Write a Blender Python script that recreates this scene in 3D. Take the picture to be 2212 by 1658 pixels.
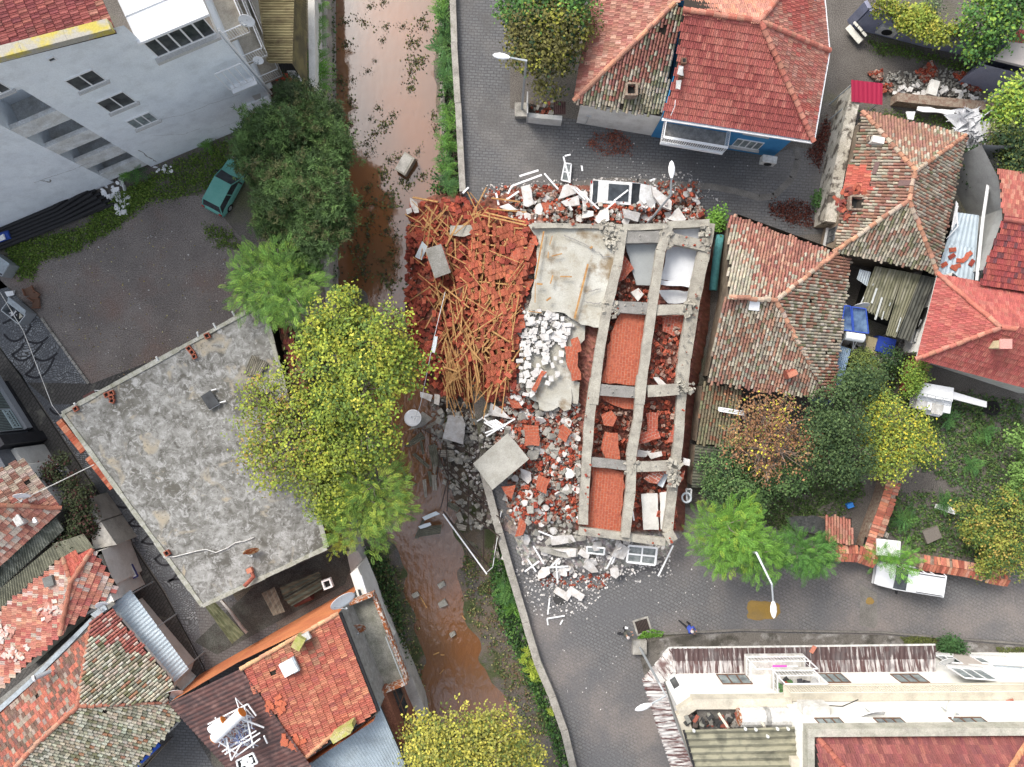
import bpy,math,random
import numpy as np
from mathutils import Vector,Matrix
R=math.radians
rnd=random.Random(7)
nr=np.random.RandomState(11)
for o in list(bpy.data.objects):bpy.data.objects.remove(o)
SC=bpy.context.scene
COL=SC.collection
HC,FL=50.0,1560.0
cam_d=bpy.data.cameras.new('camera');cam=bpy.data.objects.new('camera',cam_d);COL.objects.link(cam)
cam.location=(0,0,HC);cam.rotation_euler=(0,0,0)
cam_d.sensor_width=36;cam_d.lens=FL/2212*36;cam_d.clip_start=.5;cam_d.clip_end=2000
SC.camera=cam
SUN_EL,SUN_AZ=R(46),R(-38)
wd=bpy.data.worlds.new('World');SC.world=wd;wd.use_nodes=True
wn=wd.node_tree.nodes;wl=wd.node_tree.links
for n in list(wn):wn.remove(n)
sky=wn.new('ShaderNodeTexSky');sky.sky_type='NISHITA';sky.sun_disc=False
sky.sun_elevation=SUN_EL;sky.sun_rotation=SUN_AZ;sky.air_density=1.0;sky.dust_density=4.0;sky.ozone_density=.6
hs=wn.new('ShaderNodeHueSaturation');hs.inputs['Saturation'].default_value=.42
bg=wn.new('ShaderNodeBackground');bg.inputs['Strength'].default_value=.15
wo=wn.new('ShaderNodeOutputWorld')
wl.new(sky.outputs[0],hs.inputs['Color']);wl.new(hs.outputs[0],bg.inputs[0]);wl.new(bg.outputs[0],wo.inputs[0])
sd=bpy.data.lights.new('sun','SUN');sd.energy=.95;sd.angle=R(18);sd.color=(1.0,.93,.82)
sun=bpy.data.objects.new('sun',sd);COL.objects.link(sun)
sdir=Vector((math.sin(SUN_AZ)*math.cos(SUN_EL),math.cos(SUN_AZ)*math.cos(SUN_EL),math.sin(SUN_EL)))
sun.rotation_euler=sdir.to_track_quat('Z','Y').to_euler();sun.location=sdir*120
SC.view_settings.view_transform='Standard';SC.view_settings.look='None'
SC.view_settings.exposure=1.0;SC.view_settings.gamma=1.0
SC.view_settings.use_curve_mapping=False
SC.cycles.max_bounces=5;SC.cycles.diffuse_bounces=3;SC.cycles.glossy_bounces=2;SC.cycles.transparent_max_bounces=4
def P(u,v,z=.0):
 return Vector(((u-1106)/FL*(HC-z),-(v-829)/FL*(HC-z),z))
OX=(0,561.9,1123.8,1587.7);OY=(0,405.8,811.6,1189.4)
def g(cr,x,y):
 return(OX[cr//10]+x*.28236,OY[cr%10]+y*.28236)
def G(cr,*xy):
 return[g(cr,xy[i],xy[i+1])for i in range(0,len(xy),2)]
def PZ(pts,z):
 return[P(p[0],p[1],z)for p in pts]
def inpoly(x,y,poly):
 c=False;n=len(poly);j=n-1
 for i in range(n):
  xi,yi=poly[i][0],poly[i][1];xj,yj=poly[j][0],poly[j][1]
  if(yi>y)!=(yj>y)and x<(xj-xi)*(y-yi)/(yj-yi)+xi:c=not c
  j=i
 return c
def bbox(poly):
 xs=[p[0]for p in poly];ys=[p[1]for p in poly]
 return min(xs),min(ys),max(xs),max(ys)
def randin(poly,r=rnd):
 x0,y0,x1,y1=bbox(poly)
 while True:
  x,y=r.uniform(x0,x1),r.uniform(y0,y1)
  if inpoly(x,y,poly):return x,y
MATS={}
def lin(c):
 return tuple(((x/255)/12.92 if x/255<=.04045 else((x/255+.055)/1.055)**2.4)for x in c)
def mat(name,col,col2=None,scale=3.0,rough=.85,attr=False,bump=.0,bscale=20,spec=.3,metal=0,det=6,lo=.35,hi=.65,col3=None,scale3=.4,fine=.12,lo3=.5,hi3=.68,ior=1.45,grime=0,grimec=(.1,.09,.08),alpha=None):
 if name in MATS:return MATS[name]
 m=bpy.data.materials.new(name);m.use_nodes=True;MATS[name]=m
 nt=m.node_tree;N=nt.nodes;L=nt.links;b=N['Principled BSDF']
 b.inputs['Roughness'].default_value=rough;b.inputs['Metallic'].default_value=metal
 b.inputs['Specular IOR Level'].default_value=spec;b.inputs['IOR'].default_value=ior
 tc=N.new('ShaderNodeNewGeometry');pos=tc.outputs['Position']
 def noise(s,d=6):
  n=N.new('ShaderNodeTexNoise');n.inputs['Scale'].default_value=s;n.inputs['Detail'].default_value=d
  n.inputs['Roughness'].default_value=.6
  L.new(pos,n.inputs['Vector']);return n.outputs['Fac']
 def ramp(f,a,z):
  r=N.new('ShaderNodeMapRange');r.inputs[1].default_value=a;r.inputs[2].default_value=z;L.new(f,r.inputs[0]);return r.outputs[0]
 def mix(f,a,z,mode='MIX'):
  x=N.new('ShaderNodeMix');x.data_type='RGBA';x.blend_type=mode
  for i,s in((0,f),(6,a),(7,z)):
   if hasattr(s,'is_output'):L.new(s,x.inputs[i])
   elif i==0:x.inputs[0].default_value=s
   else:x.inputs[i].default_value=(*s,1)
  return x.outputs[2]
 out=col
 if attr:
  at=N.new('ShaderNodeAttribute');at.attribute_name='Col';out=at.outputs['Color']
  if col!=(1,1,1):out=mix(1.0,out,col,'MULTIPLY')
 if col2 is not None:out=mix(ramp(noise(scale,det),lo,hi),out,col2)
 if col3 is not None:out=mix(ramp(noise(scale3,5),lo3,hi3),out,col3)
 if grime:
  f=N.new('ShaderNodeMath');f.operation='MULTIPLY';L.new(ramp(noise(1.3,9),.48,.75),f.inputs[0]);f.inputs[1].default_value=grime
  out=mix(f.outputs[0],out,grimec)
 if fine:
  r=N.new('ShaderNodeMapRange');r.inputs[1].default_value=.3;r.inputs[2].default_value=.7
  r.inputs[3].default_value=1-fine*2;r.inputs[4].default_value=1+fine;L.new(noise(14,4),r.inputs[0])
  hv=N.new('ShaderNodeHueSaturation');L.new(r.outputs[0],hv.inputs['Value'])
  if hasattr(out,'is_output'):L.new(out,hv.inputs['Color'])
  else:hv.inputs['Color'].default_value=(*out,1)
  out=hv.outputs[0]
 if hasattr(out,'is_output'):L.new(out,b.inputs['Base Color'])
 else:b.inputs['Base Color'].default_value=(*out,1)
 if bump:
  bn=N.new('ShaderNodeBump');bn.inputs['Strength'].default_value=bump;bn.inputs['Distance'].default_value=.05
  L.new(noise(bscale,5),bn.inputs['Height']);L.new(bn.outputs[0],b.inputs['Normal'])
 return m
def brickmat(name,c1,c2,mortar,w,h,gap,rot=0,rough=.85,off=.5,warp=.0,stain=None,stain_s=.15,objc=False,lo=.45,hi=.65,bumps=.3,stain2=None):
 """blocks laid in courses: paving, brick infill"""
 if name in MATS:return MATS[name]
 m=bpy.data.materials.new(name);m.use_nodes=True;MATS[name]=m
 nt=m.node_tree;N=nt.nodes;L=nt.links;b=N['Principled BSDF']
 b.inputs['Roughness'].default_value=rough;b.inputs['Specular IOR Level'].default_value=.3
 tc=N.new('ShaderNodeTexCoord')if objc else N.new('ShaderNodeNewGeometry')
 pos=tc.outputs['Object']if objc else tc.outputs['Position']
 src=pos
 if warp:
  nz=N.new('ShaderNodeTexNoise');nz.inputs['Scale'].default_value=.5;L.new(pos,nz.inputs['Vector'])
  vm=N.new('ShaderNodeVectorMath');vm.operation='MULTIPLY_ADD';L.new(nz.outputs['Color'],vm.inputs[0])
  vm.inputs[1].default_value=(warp,warp,0);L.new(pos,vm.inputs[2]);src=vm.outputs[0]
 mp=N.new('ShaderNodeMapping');mp.inputs['Rotation'].default_value=(0,0,rot);L.new(src,mp.inputs['Vector'])
 br=N.new('ShaderNodeTexBrick');br.offset=off;br.inputs['Scale'].default_value=1
 br.inputs['Color1'].default_value=(*c1,1);br.inputs['Color2'].default_value=(*c2,1);br.inputs['Mortar'].default_value=(*mortar,1)
 br.inputs['Brick Width'].default_value=w;br.inputs['Row Height'].default_value=h;br.inputs['Mortar Size'].default_value=gap
 br.inputs['Mortar Smooth'].default_value=.3
 L.new(mp.outputs[0],br.inputs['Vector']);out=br.outputs['Color']
 def noise(s,d=7):
  n=N.new('ShaderNodeTexNoise');n.inputs['Scale'].default_value=s;n.inputs['Detail'].default_value=d;n.inputs['Roughness'].default_value=.62
  L.new(pos,n.inputs['Vector']);return n.outputs['Fac']
 for sc_,st in((stain_s,stain),(stain_s*3.7,stain2)):
  if st is None:continue
  r=N.new('ShaderNodeMapRange');r.inputs[1].default_value=lo;r.inputs[2].default_value=hi;r.inputs[4].default_value=.8;L.new(noise(sc_),r.inputs[0])
  x=N.new('ShaderNodeMix');x.data_type='RGBA';L.new(r.outputs[0],x.inputs[0]);L.new(out,x.inputs[6]);x.inputs[7].default_value=(*st,1);out=x.outputs[2]
 r=N.new('ShaderNodeMapRange');r.inputs[1].default_value=.3;r.inputs[2].default_value=.7;r.inputs[3].default_value=.72;r.inputs[4].default_value=1.2;L.new(noise(9),r.inputs[0])
 hv=N.new('ShaderNodeHueSaturation');L.new(r.outputs[0],hv.inputs['Value']);L.new(out,hv.inputs['Color']);L.new(hv.outputs[0],b.inputs['Base Color'])
 bn=N.new('ShaderNodeBump');bn.inputs['Strength'].default_value=bumps;bn.inputs['Distance'].default_value=.03;bn.invert=True
 L.new(br.outputs['Fac'],bn.inputs['Height']);L.new(bn.outputs[0],b.inputs['Normal'])
 return m
ROOTLOC={}
class MB:
 def __init__(s):s.v=[];s.f=[];s.c=[];s.cur=(1,1,1);s.sm=False
 def add(s,vs,fs,col=None):
  b=len(s.v);s.v.extend([tuple(p)for p in vs]);s.f.extend([tuple(i+b for i in f)for f in fs])
  s.c.extend([col or s.cur]*len(vs));return s
 def box(s,c,size,M=None,col=None,jit=0,taper=1):
  x,y,z=size[0]/2,size[1]/2,size[2]/2
  vs=[Vector((sx*x*(taper if sz>0 else 1),sy*y*(taper if sz>0 else 1),sz*z))for sz in(-1,1)for sx,sy in((-1,-1),(1,-1),(1,1),(-1,1))]
  if jit:vs=[p+Vector((rnd.uniform(-jit,jit),rnd.uniform(-jit,jit),rnd.uniform(-jit,jit)))for p in vs]
  if M is not None:vs=[M@p for p in vs]
  c=Vector(c)
  return s.add([p+c for p in vs],[(3,2,1,0),(4,5,6,7),(0,1,5,4),(1,2,6,5),(2,3,7,6),(3,0,4,7)],col)
 def bar(s,a,b,w,h=None,col=None,roll=0):
  a,b=Vector(a),Vector(b);d=b-a;L=d.length
  if L<1e-5:return s
  q=d.to_track_quat('X','Z').to_matrix()
  if roll:q=q@Matrix.Rotation(roll,3,'X')
  return s.box((a+b)/2,(L,w,h or w),q,col)
 def tube(s,path,r,n=8,col=None,r1=None,caps=True):
  path=[Vector(p)for p in path];K=len(path);vs=[]
  for i,p in enumerate(path):
   d=(path[min(i+1,K-1)]-path[max(i-1,0)]);d=d.normalized()if d.length>1e-6 else Vector((0,0,1))
   a=d.orthogonal().normalized()if i==0 else(pa-d*pa.dot(d)).normalized()
   pa=a;bb=d.cross(a);rr=r if r1 is None else r+(r1-r)*i/max(K-1,1)
   for k in range(n):
    t=2*math.pi*k/n;vs.append(p+a*math.cos(t)*rr+bb*math.sin(t)*rr)
  fs=[(i*n+k,i*n+(k+1)%n,(i+1)*n+(k+1)%n,(i+1)*n+k)for i in range(K-1)for k in range(n)]
  if caps:fs+=[tuple(range(n-1,-1,-1)),tuple((K-1)*n+k for k in range(n))]
  return s.add(vs,fs,col)
 def lathe(s,prof,c,M=None,n=20,col=None):
  c=Vector(c);vs=[]
  for r,z in prof:
   for k in range(n):
    t=2*math.pi*k/n;p=Vector((r*math.cos(t),r*math.sin(t),z));vs.append((M@p if M is not None else p)+c)
  K=len(prof)
  fs=[(i*n+k,i*n+(k+1)%n,(i+1)*n+(k+1)%n,(i+1)*n+k)for i in range(K-1)for k in range(n)]
  return s.add(vs,fs,col)
 def prism(s,top,drop,col=None):
  n=len(top);top=[Vector(p)for p in top]
  if sum((top[i].x*top[(i+1)%n].y-top[(i+1)%n].x*top[i].y)for i in range(n))<0:top=top[::-1];drop=drop[::-1]if isinstance(drop,list)else drop
  bot=[Vector(p)for p in drop]if isinstance(drop,list)else[p-Vector((0,0,drop))for p in top]
  return s.add(top+bot,[tuple(range(n)),tuple(range(2*n-1,n-1,-1))]+[(i,i+n,(i+1)%n+n,(i+1)%n)for i in range(n)],col)
 def poly(s,pts,col=None):
  return s.add(pts,[tuple(range(len(pts)))],col)
 def walls(s,pts,z0,z1,col=None):
  n=len(pts)
  zt=z1 if isinstance(z1,list)else[z1]*n
  return s.add([(p[0],p[1],z0)for p in pts]+[(p[0],p[1],zt[i])for i,p in enumerate(pts)],[(i,(i+1)%n,(i+1)%n+n,i+n)for i in range(n)],col)
 def build(s,name,m,parent=None,smooth=False,local=False):
  me=bpy.data.meshes.new(name);me.from_pydata(s.v,[],s.f);me.update()
  if any(c!=(1,1,1)for c in s.c[:50])or(s.c and s.c[-1]!=(1,1,1)):
   a=me.color_attributes.new('Col','FLOAT_COLOR','POINT')
   a.data.foreach_set('color',np.array([(*c,1)for c in s.c],dtype=np.float32).ravel())
  me.materials.append(m)
  if smooth:me.polygons.foreach_set('use_smooth',[True]*len(me.polygons))
  return link(name,me,parent,local)
def link(name,me,parent=None,local=False):
 o=bpy.data.objects.new(name,me);COL.objects.link(o)
 if parent is not None:
  o.parent=parent
  if not local and parent.name in ROOTLOC:o.matrix_parent_inverse=Matrix.Translation(-ROOTLOC[parent.name])
 return o
def npmesh(name,V,Fc,C,m,parent=None,local=False):
 me=bpy.data.meshes.new(name);k=Fc.shape[1]
 me.vertices.add(len(V));me.vertices.foreach_set('co',V.astype(np.float32).ravel())
 me.loops.add(Fc.size);me.loops.foreach_set('vertex_index',Fc.astype(np.int32).ravel())
 me.polygons.add(len(Fc));me.polygons.foreach_set('loop_start',np.arange(0,Fc.size,k,dtype=np.int32))
 me.update(calc_edges=True)
 a=me.color_attributes.new('Col','FLOAT_COLOR','POINT')
 a.data.foreach_set('color',np.concatenate([C,np.ones((len(C),1))],1).astype(np.float32).ravel())
 me.materials.append(m);return link(name,me,parent,local)
def tag(o,label,cat,group=None):
 o['label']=label;o['category']=cat
 if group:o['group']=group
 o['kind']='thing'
 return o
def thing(name,label,cat,loc=(0,0,0),rz=0,group=None):
 o=bpy.data.objects.new(name,None);COL.objects.link(o);o.location=loc;o.rotation_euler=(0,0,rz)
 o.empty_display_size=.3
 ROOTLOC[o.name]=Vector(loc);return tag(o,label,cat,group)
def kind(o,k):o['kind']=k;return o
def kids(o):return[c for c in bpy.data.objects if c.parent==o]
def dup(root,loc,rot=None,label=None,group=None,scale=None):
 def rec(o,par):
  c=o.copy();COL.objects.link(c);c.parent=par
  for k in CH.get(o.name,[]):rec(k,c)
  return c
 r=rec(root,None);r.location=loc
 if rot is not None:r.rotation_euler=rot
 if scale is not None:r.scale=scale
 if label:r['label']=label
 if group:r['group']=group
 return r
CH={}
def remember(root):
 def rec(o):
  CH[o.name]=kids(o)
  for k in CH[o.name]:rec(k)
 rec(root);return root
def jc(c,a=.12,r=rnd):
 k=1+r.uniform(-a,a);return tuple(max(0,min(1,x*k*(1+r.uniform(-a,a)*.3)))for x in c)
M_tile=mat('clay_tile',(1,1,1),attr=True,rough=.8,fine=.16,bump=.15,bscale=30)
M_under=mat('roof_underlay',(.03,.025,.02),rough=.95)
def frame(poly,dirxy=None):
 n=Vector((0,0,0));K=len(poly)
 for i in range(K):
  a,b=poly[i],poly[(i+1)%K]
  n+=Vector(((a.y-b.y)*(a.z+b.z),(a.z-b.z)*(a.x+b.x),(a.x-b.x)*(a.y+b.y)))
 n.normalize()
 if n.z<0:n=-n
 if dirxy is not None:d=Vector((*dirxy,0));d=(d-n*d.dot(n)).normalized()
 else:d=Vector((0,0,-1));d=(d+n*n.z).normalized()
 return n,d,n.cross(d)
def tiles(mb,poly,style,w,l,pal,jit=.1,dirxy=None,holes=(),rough=.0):
 """lays real tiles on one roof slope; pal(x, y, rnd) gives the tile's own colour"""
 n,d,a=frame(poly,dirxy);o=poly[0]
 q=[((p-o).dot(a),(p-o).dot(d))for p in poly]
 hq=[[((p-o).dot(a),(p-o).dot(d))for p in h]for h in holes]
 x0,y0,x1,y1=bbox(q)
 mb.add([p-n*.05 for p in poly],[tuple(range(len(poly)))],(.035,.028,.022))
 if style=='flat':prof=[(0,0),(.18,.03),(.36,.004),(.64,.004),(.82,.03),(1,0)]
 elif style=='barrel':prof=[(.04,-.02),(.16,.055),(.5,.092),(.84,.055),(.96,-.02)]
 K=len(prof);V=mb.v;F=mb.f;C=mb.c
 rows=int((y1-y0)/l)+2;cols=int((x1-x0)/w)+2
 wob=[rnd.uniform(-1,1)for _ in range(cols+3)]
 for i in range(rows):
  y=y1-i*l
  for j in range(-1,cols):
   x=x0+j*w+(0 if style=='barrel' or i%2==0 else w*.5)
   jx,jy=rnd.uniform(-1,1)*jit,rnd.uniform(-1,1)*jit
   yy=y+(wob[j]*.12*l/.3*min(1,jit*8)if style=='barrel' else 0)
   cx,cy=x+w/2,yy-l*.5
   if not inpoly(cx,cy,q)or any(inpoly(cx,cy,h)for h in hq):continue
   if rough and rnd.random()<rough:continue
   col=pal(cx+o.x,cy+o.y,rnd)
   ro=rnd.uniform(-1,1)*jit*.5;L2=l*(1.12+rnd.uniform(0,.1));base=len(V)
   sag=rnd.uniform(-.012,.012)*(1+3*jit)
   for e,lift in((0,.0),(1,.045)):
    ty=yy-L2*(1-e)+jy*l*.4
    for k,(px,pz)in enumerate(prof):
     sx=(px-.5)*(w if e else w*(.86 if style=='barrel' else 1))
     X=cx+sx+(ro*(1-2*e))*l*.5+jx*w*.25
     p=o+a*X+d*ty+n*(pz*(w/.22)+lift+sag)
     V.append((p.x,p.y,p.z));C.append(col)
   for k in range(K):
    p=Vector(V[base+K+k])-n*.055;V.append((p.x,p.y,p.z));C.append(tuple(x*.5 for x in col))  # butt edges coloured darker, for wear and painted-in shade along the tile rows
   for k in range(K-1):
    F.append((base+k+1,base+k,base+K+k,base+K+k+1))
    F.append((base+K+k+1,base+K+k,base+2*K+k,base+2*K+k+1))
def ridge(mb,p0,p1,pal,r=.14,seg=.4,jit=.02,lift=.07):
 p0,p1=Vector(p0),Vector(p1);d=p1-p0;L=d.length;d.normalize();n=max(1,int(L/seg))
 side=d.cross(Vector((0,0,1))).normalized();up=side.cross(d)
 for i in range(n):
  a=p0+d*(L*i/n);b=p0+d*(L*(i+1.12)/n);col=pal(a.x,a.y,rnd)
  s=side*rnd.uniform(-jit,jit);vs=[]
  for q,rr,hh in((a,r*.86,0),(b,r*1.08,.03)):
   for k in range(6):
    t=math.pi*k/5;vs.append(q+s+side*math.cos(t)*rr+up*(math.sin(t)*rr*.9+lift-.06+hh))
  mb.add(vs,[(k,k+1,k+7,k+6)for k in range(5)]+[tuple(range(6,12))],col)
def patch(seed,s):
 r=random.Random(seed);W=[(r.uniform(-1,1)/s,r.uniform(-1,1)/s,r.uniform(0,6.28))for _ in range(9)]
 return lambda x,y:sum(math.sin(x*a+y*b+c)for a,b,c in W)/5
def palette(cols,wts,seed=1,s=1.2,alt=None,jit=.14,th=.35):
 f=patch(seed,s)
 def fn(x,y,r):
  c=(alt if alt and f(x,y)+r.uniform(-.35,.35)>th else r.choices(cols,wts)[0])
  if isinstance(c,list):c=r.choice(c)
  if c[0]>2.2*c[1]:c=(c[0]*.84,c[1]*1.0+.012,c[2]+.022)
  return jc(c,jit,r)
 return fn
RED=(.50,.095,.055);RED2=(.58,.15,.085);RED3=(.40,.065,.04);PALE=(.62,.30,.19);DKR=(.22,.05,.035)
LIC=[(.36,.33,.26),(.43,.38,.30),(.30,.28,.22),(.35,.30,.23)];MOSS=(.17,.165,.10);OCH=(.52,.24,.12);WHT=(.62,.56,.5)
M_eave=mat('eave_timber',(.12,.09,.07),rough=.9)
class Wall:
 """vertical wall through ground points A, B (A at the left when looked at from outside)"""
 def __init__(s,A,B):
  s.A=Vector((A[0],A[1],0));s.B=Vector((B[0],B[1],0));s.d=(s.B-s.A).normalized();s.n=Vector((s.d.y,-s.d.x,0));s.L=(s.B-s.A).length
 def sz(s,u,v,off=0):
  g0=P(u,v,0);c=Vector((0,0,HC));r=g0-c;A=s.A+s.n*off
  t=(A-c).dot(s.n)/r.dot(s.n);p=c+r*t
  return(p-A).dot(s.d),p.z
 def pt(s,a,z,off=0):
  return s.A+s.d*a+Vector((0,0,z))+s.n*off
 def rect(s,uv,off=0):
  q=[s.sz(u,v,off)for u,v in uv];xs=[a for a,_ in q];zs=[b for _,b in q]
  return min(xs),min(zs),max(xs),max(zs)
 def slab(s,mb,a0,z0,a1,z1,o0,o1,col=None):
  c=s.pt((a0+a1)/2,(z0+z1)/2,(o0+o1)/2)
  M=Matrix((s.d,s.n,Vector((0,0,1)))).transposed()
  return mb.box(c,(abs(a1-a0),abs(o1-o0),abs(z1-z0)),M,col)
M_glass=mat('window_glass',(.03,.035,.04),(.09,.1,.1),scale=1.5,rough=.12,spec=.6)
M_curt=mat('curtained_glass',(.30,.36,.36),(.12,.14,.15),scale=1.3,rough=.2,spec=.6)
M_wfr=mat('white_frame',(.75,.76,.77),rough=.5,fine=.04)
M_brfr=mat('brown_frame',(.16,.09,.06),rough=.6)
M_sill=mat('concrete_sill',(.5,.5,.49),rough=.9)
def window(W,r,parent,n=2,fm=None,gm=None,dep=.12,sill=True,fw=.07,name='window'):
 a0,z0,a1,z1=r;fm=fm or M_wfr;m=MB()
 for x in[a0+(a1-a0)*k/n for k in range(n+1)]:
  W.slab(m,max(a0,x-fw/2),z0,min(a1,x+fw/2),z1,-.02,.055)
 W.slab(m,a0-.003,z0-.003,a1+.003,z0+fw,-.02,.06);W.slab(m,a0-.003,z1-fw,a1+.003,z1+.003,-.02,.06)
 f=m.build('frame' if name=='window' else name+'_frame',fm)
 p=MB();W.slab(p,a0+.02,z0+.02,a1-.02,z1-.02,-.01,.02);pa=p.build('pane',gm or M_glass)
 if parent.name in ROOTLOC:
  f.parent=parent;f.matrix_parent_inverse=Matrix.Translation(-ROOTLOC[parent.name])
 else:f.parent=parent
 f.name=name;f.data.name=name;pa.parent=f
 if sill:
  q=MB();W.slab(q,a0-.12,z0-.1,a1+.12,z0-.01,-.02,.2);q.build('sill',M_sill,f)
 return f
def house(name,label,cat,pts):
 c=sum((Vector((p[0],p[1],0))for p in pts),Vector((0,0,0)))/len(pts)
 return thing(name,label,cat,c)
def inset(pts,k):
 n=len(pts);out=[]
 A=sum(pts[i].x*pts[(i+1)%n].y-pts[(i+1)%n].x*pts[i].y for i in range(n));sg=1 if A>0 else-1
 for i in range(n):
  a,b,c=pts[i-1],pts[i],pts[(i+1)%n]
  e1=Vector((b.x-a.x,b.y-a.y)).normalized();e2=Vector((c.x-b.x,c.y-b.y)).normalized()
  n1=Vector((-e1 .y,e1 .x))*sg;n2=Vector((-e2 .y,e2 .x))*sg;m=(n1+n2)
  m=m/max(m.length_squared,.3)*2;out.append(Vector((b.x+m.x*k,b.y+m.y*k,0)))
 return out
M_dirt=mat('dirt',(.17,.155,.14),(.125,.112,.1),scale=.5,rough=.95,bump=.5,bscale=7,col3=(.13,.135,.075),scale3=.13,lo3=.53,hi3=.66,fine=.3)
M_gravel=mat('gravel',(.265,.235,.215),(.19,.168,.155),scale=.35,rough=.95,bump=.6,bscale=9,col3=(.24,.18,.155),scale3=.25,fine=.34,det=9)
M_mud=mat('mud',(.12,.11,.105),(.17,.13,.09),scale=.5,rough=.7,bump=.5,bscale=6,col3=(.07,.085,.035),scale3=.6,lo3=.5,hi3=.6,fine=.25)
M_pave=brickmat('block_paving',(.145,.146,.15),(.122,.123,.128),(.078,.078,.08),.42,.2,.028,rot=.06,stain=(.2,.185,.17),stain_s=.1,warp=.12,stain2=(.1,.097,.095),lo=.47,hi=.68)
M_pave2=brickmat('block_paving_rough',(.155,.154,.158),(.13,.13,.134),(.095,.093,.092),.34,.22,.03,rot=.5,stain=(.23,.2,.185),stain_s=.11,warp=.25,stain2=(.12,.12,.126),lo=.46,hi=.66)
M_pave3=brickmat('old_paving',(.095,.09,.085),(.075,.071,.067),(.05,.048,.045),.42,.2,.03,rot=-.98,stain=(.17,.165,.14),stain_s=.7,warp=.15,lo=.56,hi=.66)
M_cob=brickmat('cobbles',(.30,.315,.33),(.13,.135,.145),(.06,.06,.06),.2,.18,.03,rot=-.4,stain=(.10,.105,.115),stain_s=.35,warp=2.2,lo=.42,hi=.55)
M_conc=mat('weathered_concrete',(.42,.405,.37),(.27,.255,.225),scale=1.6,rough=.92,bump=.3,grime=.7,fine=.15,det=9)
M_conc2=mat('pale_concrete',(.52,.5,.46),(.40,.38,.34),scale=1.1,rough=.92,bump=.2,grime=.5,fine=.12,det=9)
M_wet=mat('concrete_strip',(.2,.19,.175),(.14,.132,.122),scale=1.4,rough=.9,fine=.18,det=9,bump=.2)
M_walk=mat('sidewalk',(.15,.138,.125),(.32,.31,.3),scale=.9,rough=.92,fine=.2,det=9,lo=.52,hi=.66,bump=.3,col3=(.07,.065,.055),scale3=.7,lo3=.5,hi3=.62)
WE=[(700,-100),(702,300),(706,600),(730,900),(752,1160),(800,1280),(850,1400),(902,1530),(945,1760)]
EE=[(975,-100),(982,100),(990,230),(1000,420),(1008,600),(1015,800),(1040,1000),(1080,1150),(1105,1240),(1135,1340),(1162,1430),(1192,1500),(1217,1570),(1262,1760)]
def at_y(line,v):
 for(u0,v0),(u1,v1)in zip(line,line[1:]):
  if v0<=v<=v1:return u0+(u1-u0)*(v-v0)/(v1-v0)
 return line[0][0]if v<line[0][1]else line[-1][0]
BIG=260
m=MB();W_=PZ(WE,0);E_=PZ(EE,0)
def strip(line,xfar):
 xs=[(line[0].x,BIG)]+[(p.x,p.y)for p in line]+[(line[-1].x,-BIG)]
 vs=[(x,y,0)for x,y in xs]+[(xfar,y,0)for x,y in xs];n=len(xs)
 m.add(vs,[(i,i+1,i+1+n,i+n)for i in range(n-1)])
strip(W_,-BIG);strip(E_,BIG)
kind(m.build('ground',M_dirt),'structure')
ZW=-2.6
WATER=[(714,-120),(714,200),(718,400),(724,520),(735,620),(790,640),(815,760),(820,880),(838,960),(858,1050),(836,1130),(866,1200),(888,1290),(893,1330),(908,1400),(916,1500),(926,1560),(940,1780),(1130,1780),(1118,1620),(1092,1510),(1052,1430),(1014,1350),(990,1270),(982,1180),(985,1100),(960,1000),(950,880),(1010,830),(1010,600),(1003,470),(958,400),(946,300),(940,200),(950,100),(950,-120)]
def pdist(x,y,poly):
 d=1e9
 for i in range(len(poly)):
  ax,ay=poly[i-1][:2];bx,by=poly[i][:2];dx,dy=bx-ax,by-ay
  t=max(0,min(1,((x-ax)*dx+(y-ay)*dy)/(dx*dx+dy*dy+1e-9)));d=min(d,math.hypot(x-ax-t*dx,y-ay-t*dy))
 return d
WP=[(p.x,p.y)for p in PZ(WATER,ZW)]
fb1,fb2,fb3=patch(3,1.1),patch(4,.35),patch(5,3)
def bedz(x,y):
 d=pdist(x,y,WP);d=-d if inpoly(x,y,WP)else d
 d+=fb1(x,y)*.5+fb2(x,y)*.22
 return ZW-.02+max(-.4,min(.55,d*.16))+fb2(x,y)*.03
m=MB();NR,NC=260,44;vs=[]
for i in range(NR):
 v=-110+(1880)*i/(NR-1);y=P(0,v).y;xa=P(at_y(WE,v),v).x-.3;xb=P(at_y(EE,v),v).x+.3
 for j in range(NC):
  x=xa+(xb-xa)*j/(NC-1);vs.append((x,y,bedz(x,y)))
m.add(vs,[(i*NC+j,(i+1)*NC+j,(i+1)*NC+j+1,i*NC+j+1)for i in range(NR-1)for j in range(NC-1)])
kind(m.build('river_bed',M_mud,smooth=True),'structure')
mw=bpy.data.materials.new('muddy_water');mw.use_nodes=True;N=mw.node_tree.nodes;L=mw.node_tree.links;b=N['Principled BSDF']
b.inputs['Base Color'].default_value=(.25,.11,.05,1);b.inputs['Roughness'].default_value=.06;b.inputs['IOR'].default_value=2.0;b.inputs['Specular IOR Level'].default_value=.5
ge=N.new('ShaderNodeNewGeometry');mp=N.new('ShaderNodeMapping');mp.inputs['Scale'].default_value=(1,.55,1);L.new(ge.outputs['Position'],mp.inputs[0])
n1=N.new('ShaderNodeTexNoise');n1 .inputs['Scale'].default_value=2.6;n1 .inputs['Detail'].default_value=4;L.new(mp.outputs[0],n1 .inputs['Vector'])
n2=N.new('ShaderNodeTexNoise');n2 .inputs['Scale'].default_value=.3;n2 .inputs['Detail'].default_value=6;L.new(ge.outputs['Position'],n2 .inputs['Vector'])
rp=N.new('ShaderNodeMapRange');rp.inputs[1].default_value=.35;rp.inputs[2].default_value=.65;L.new(n2 .outputs[0],rp.inputs[0])
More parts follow.
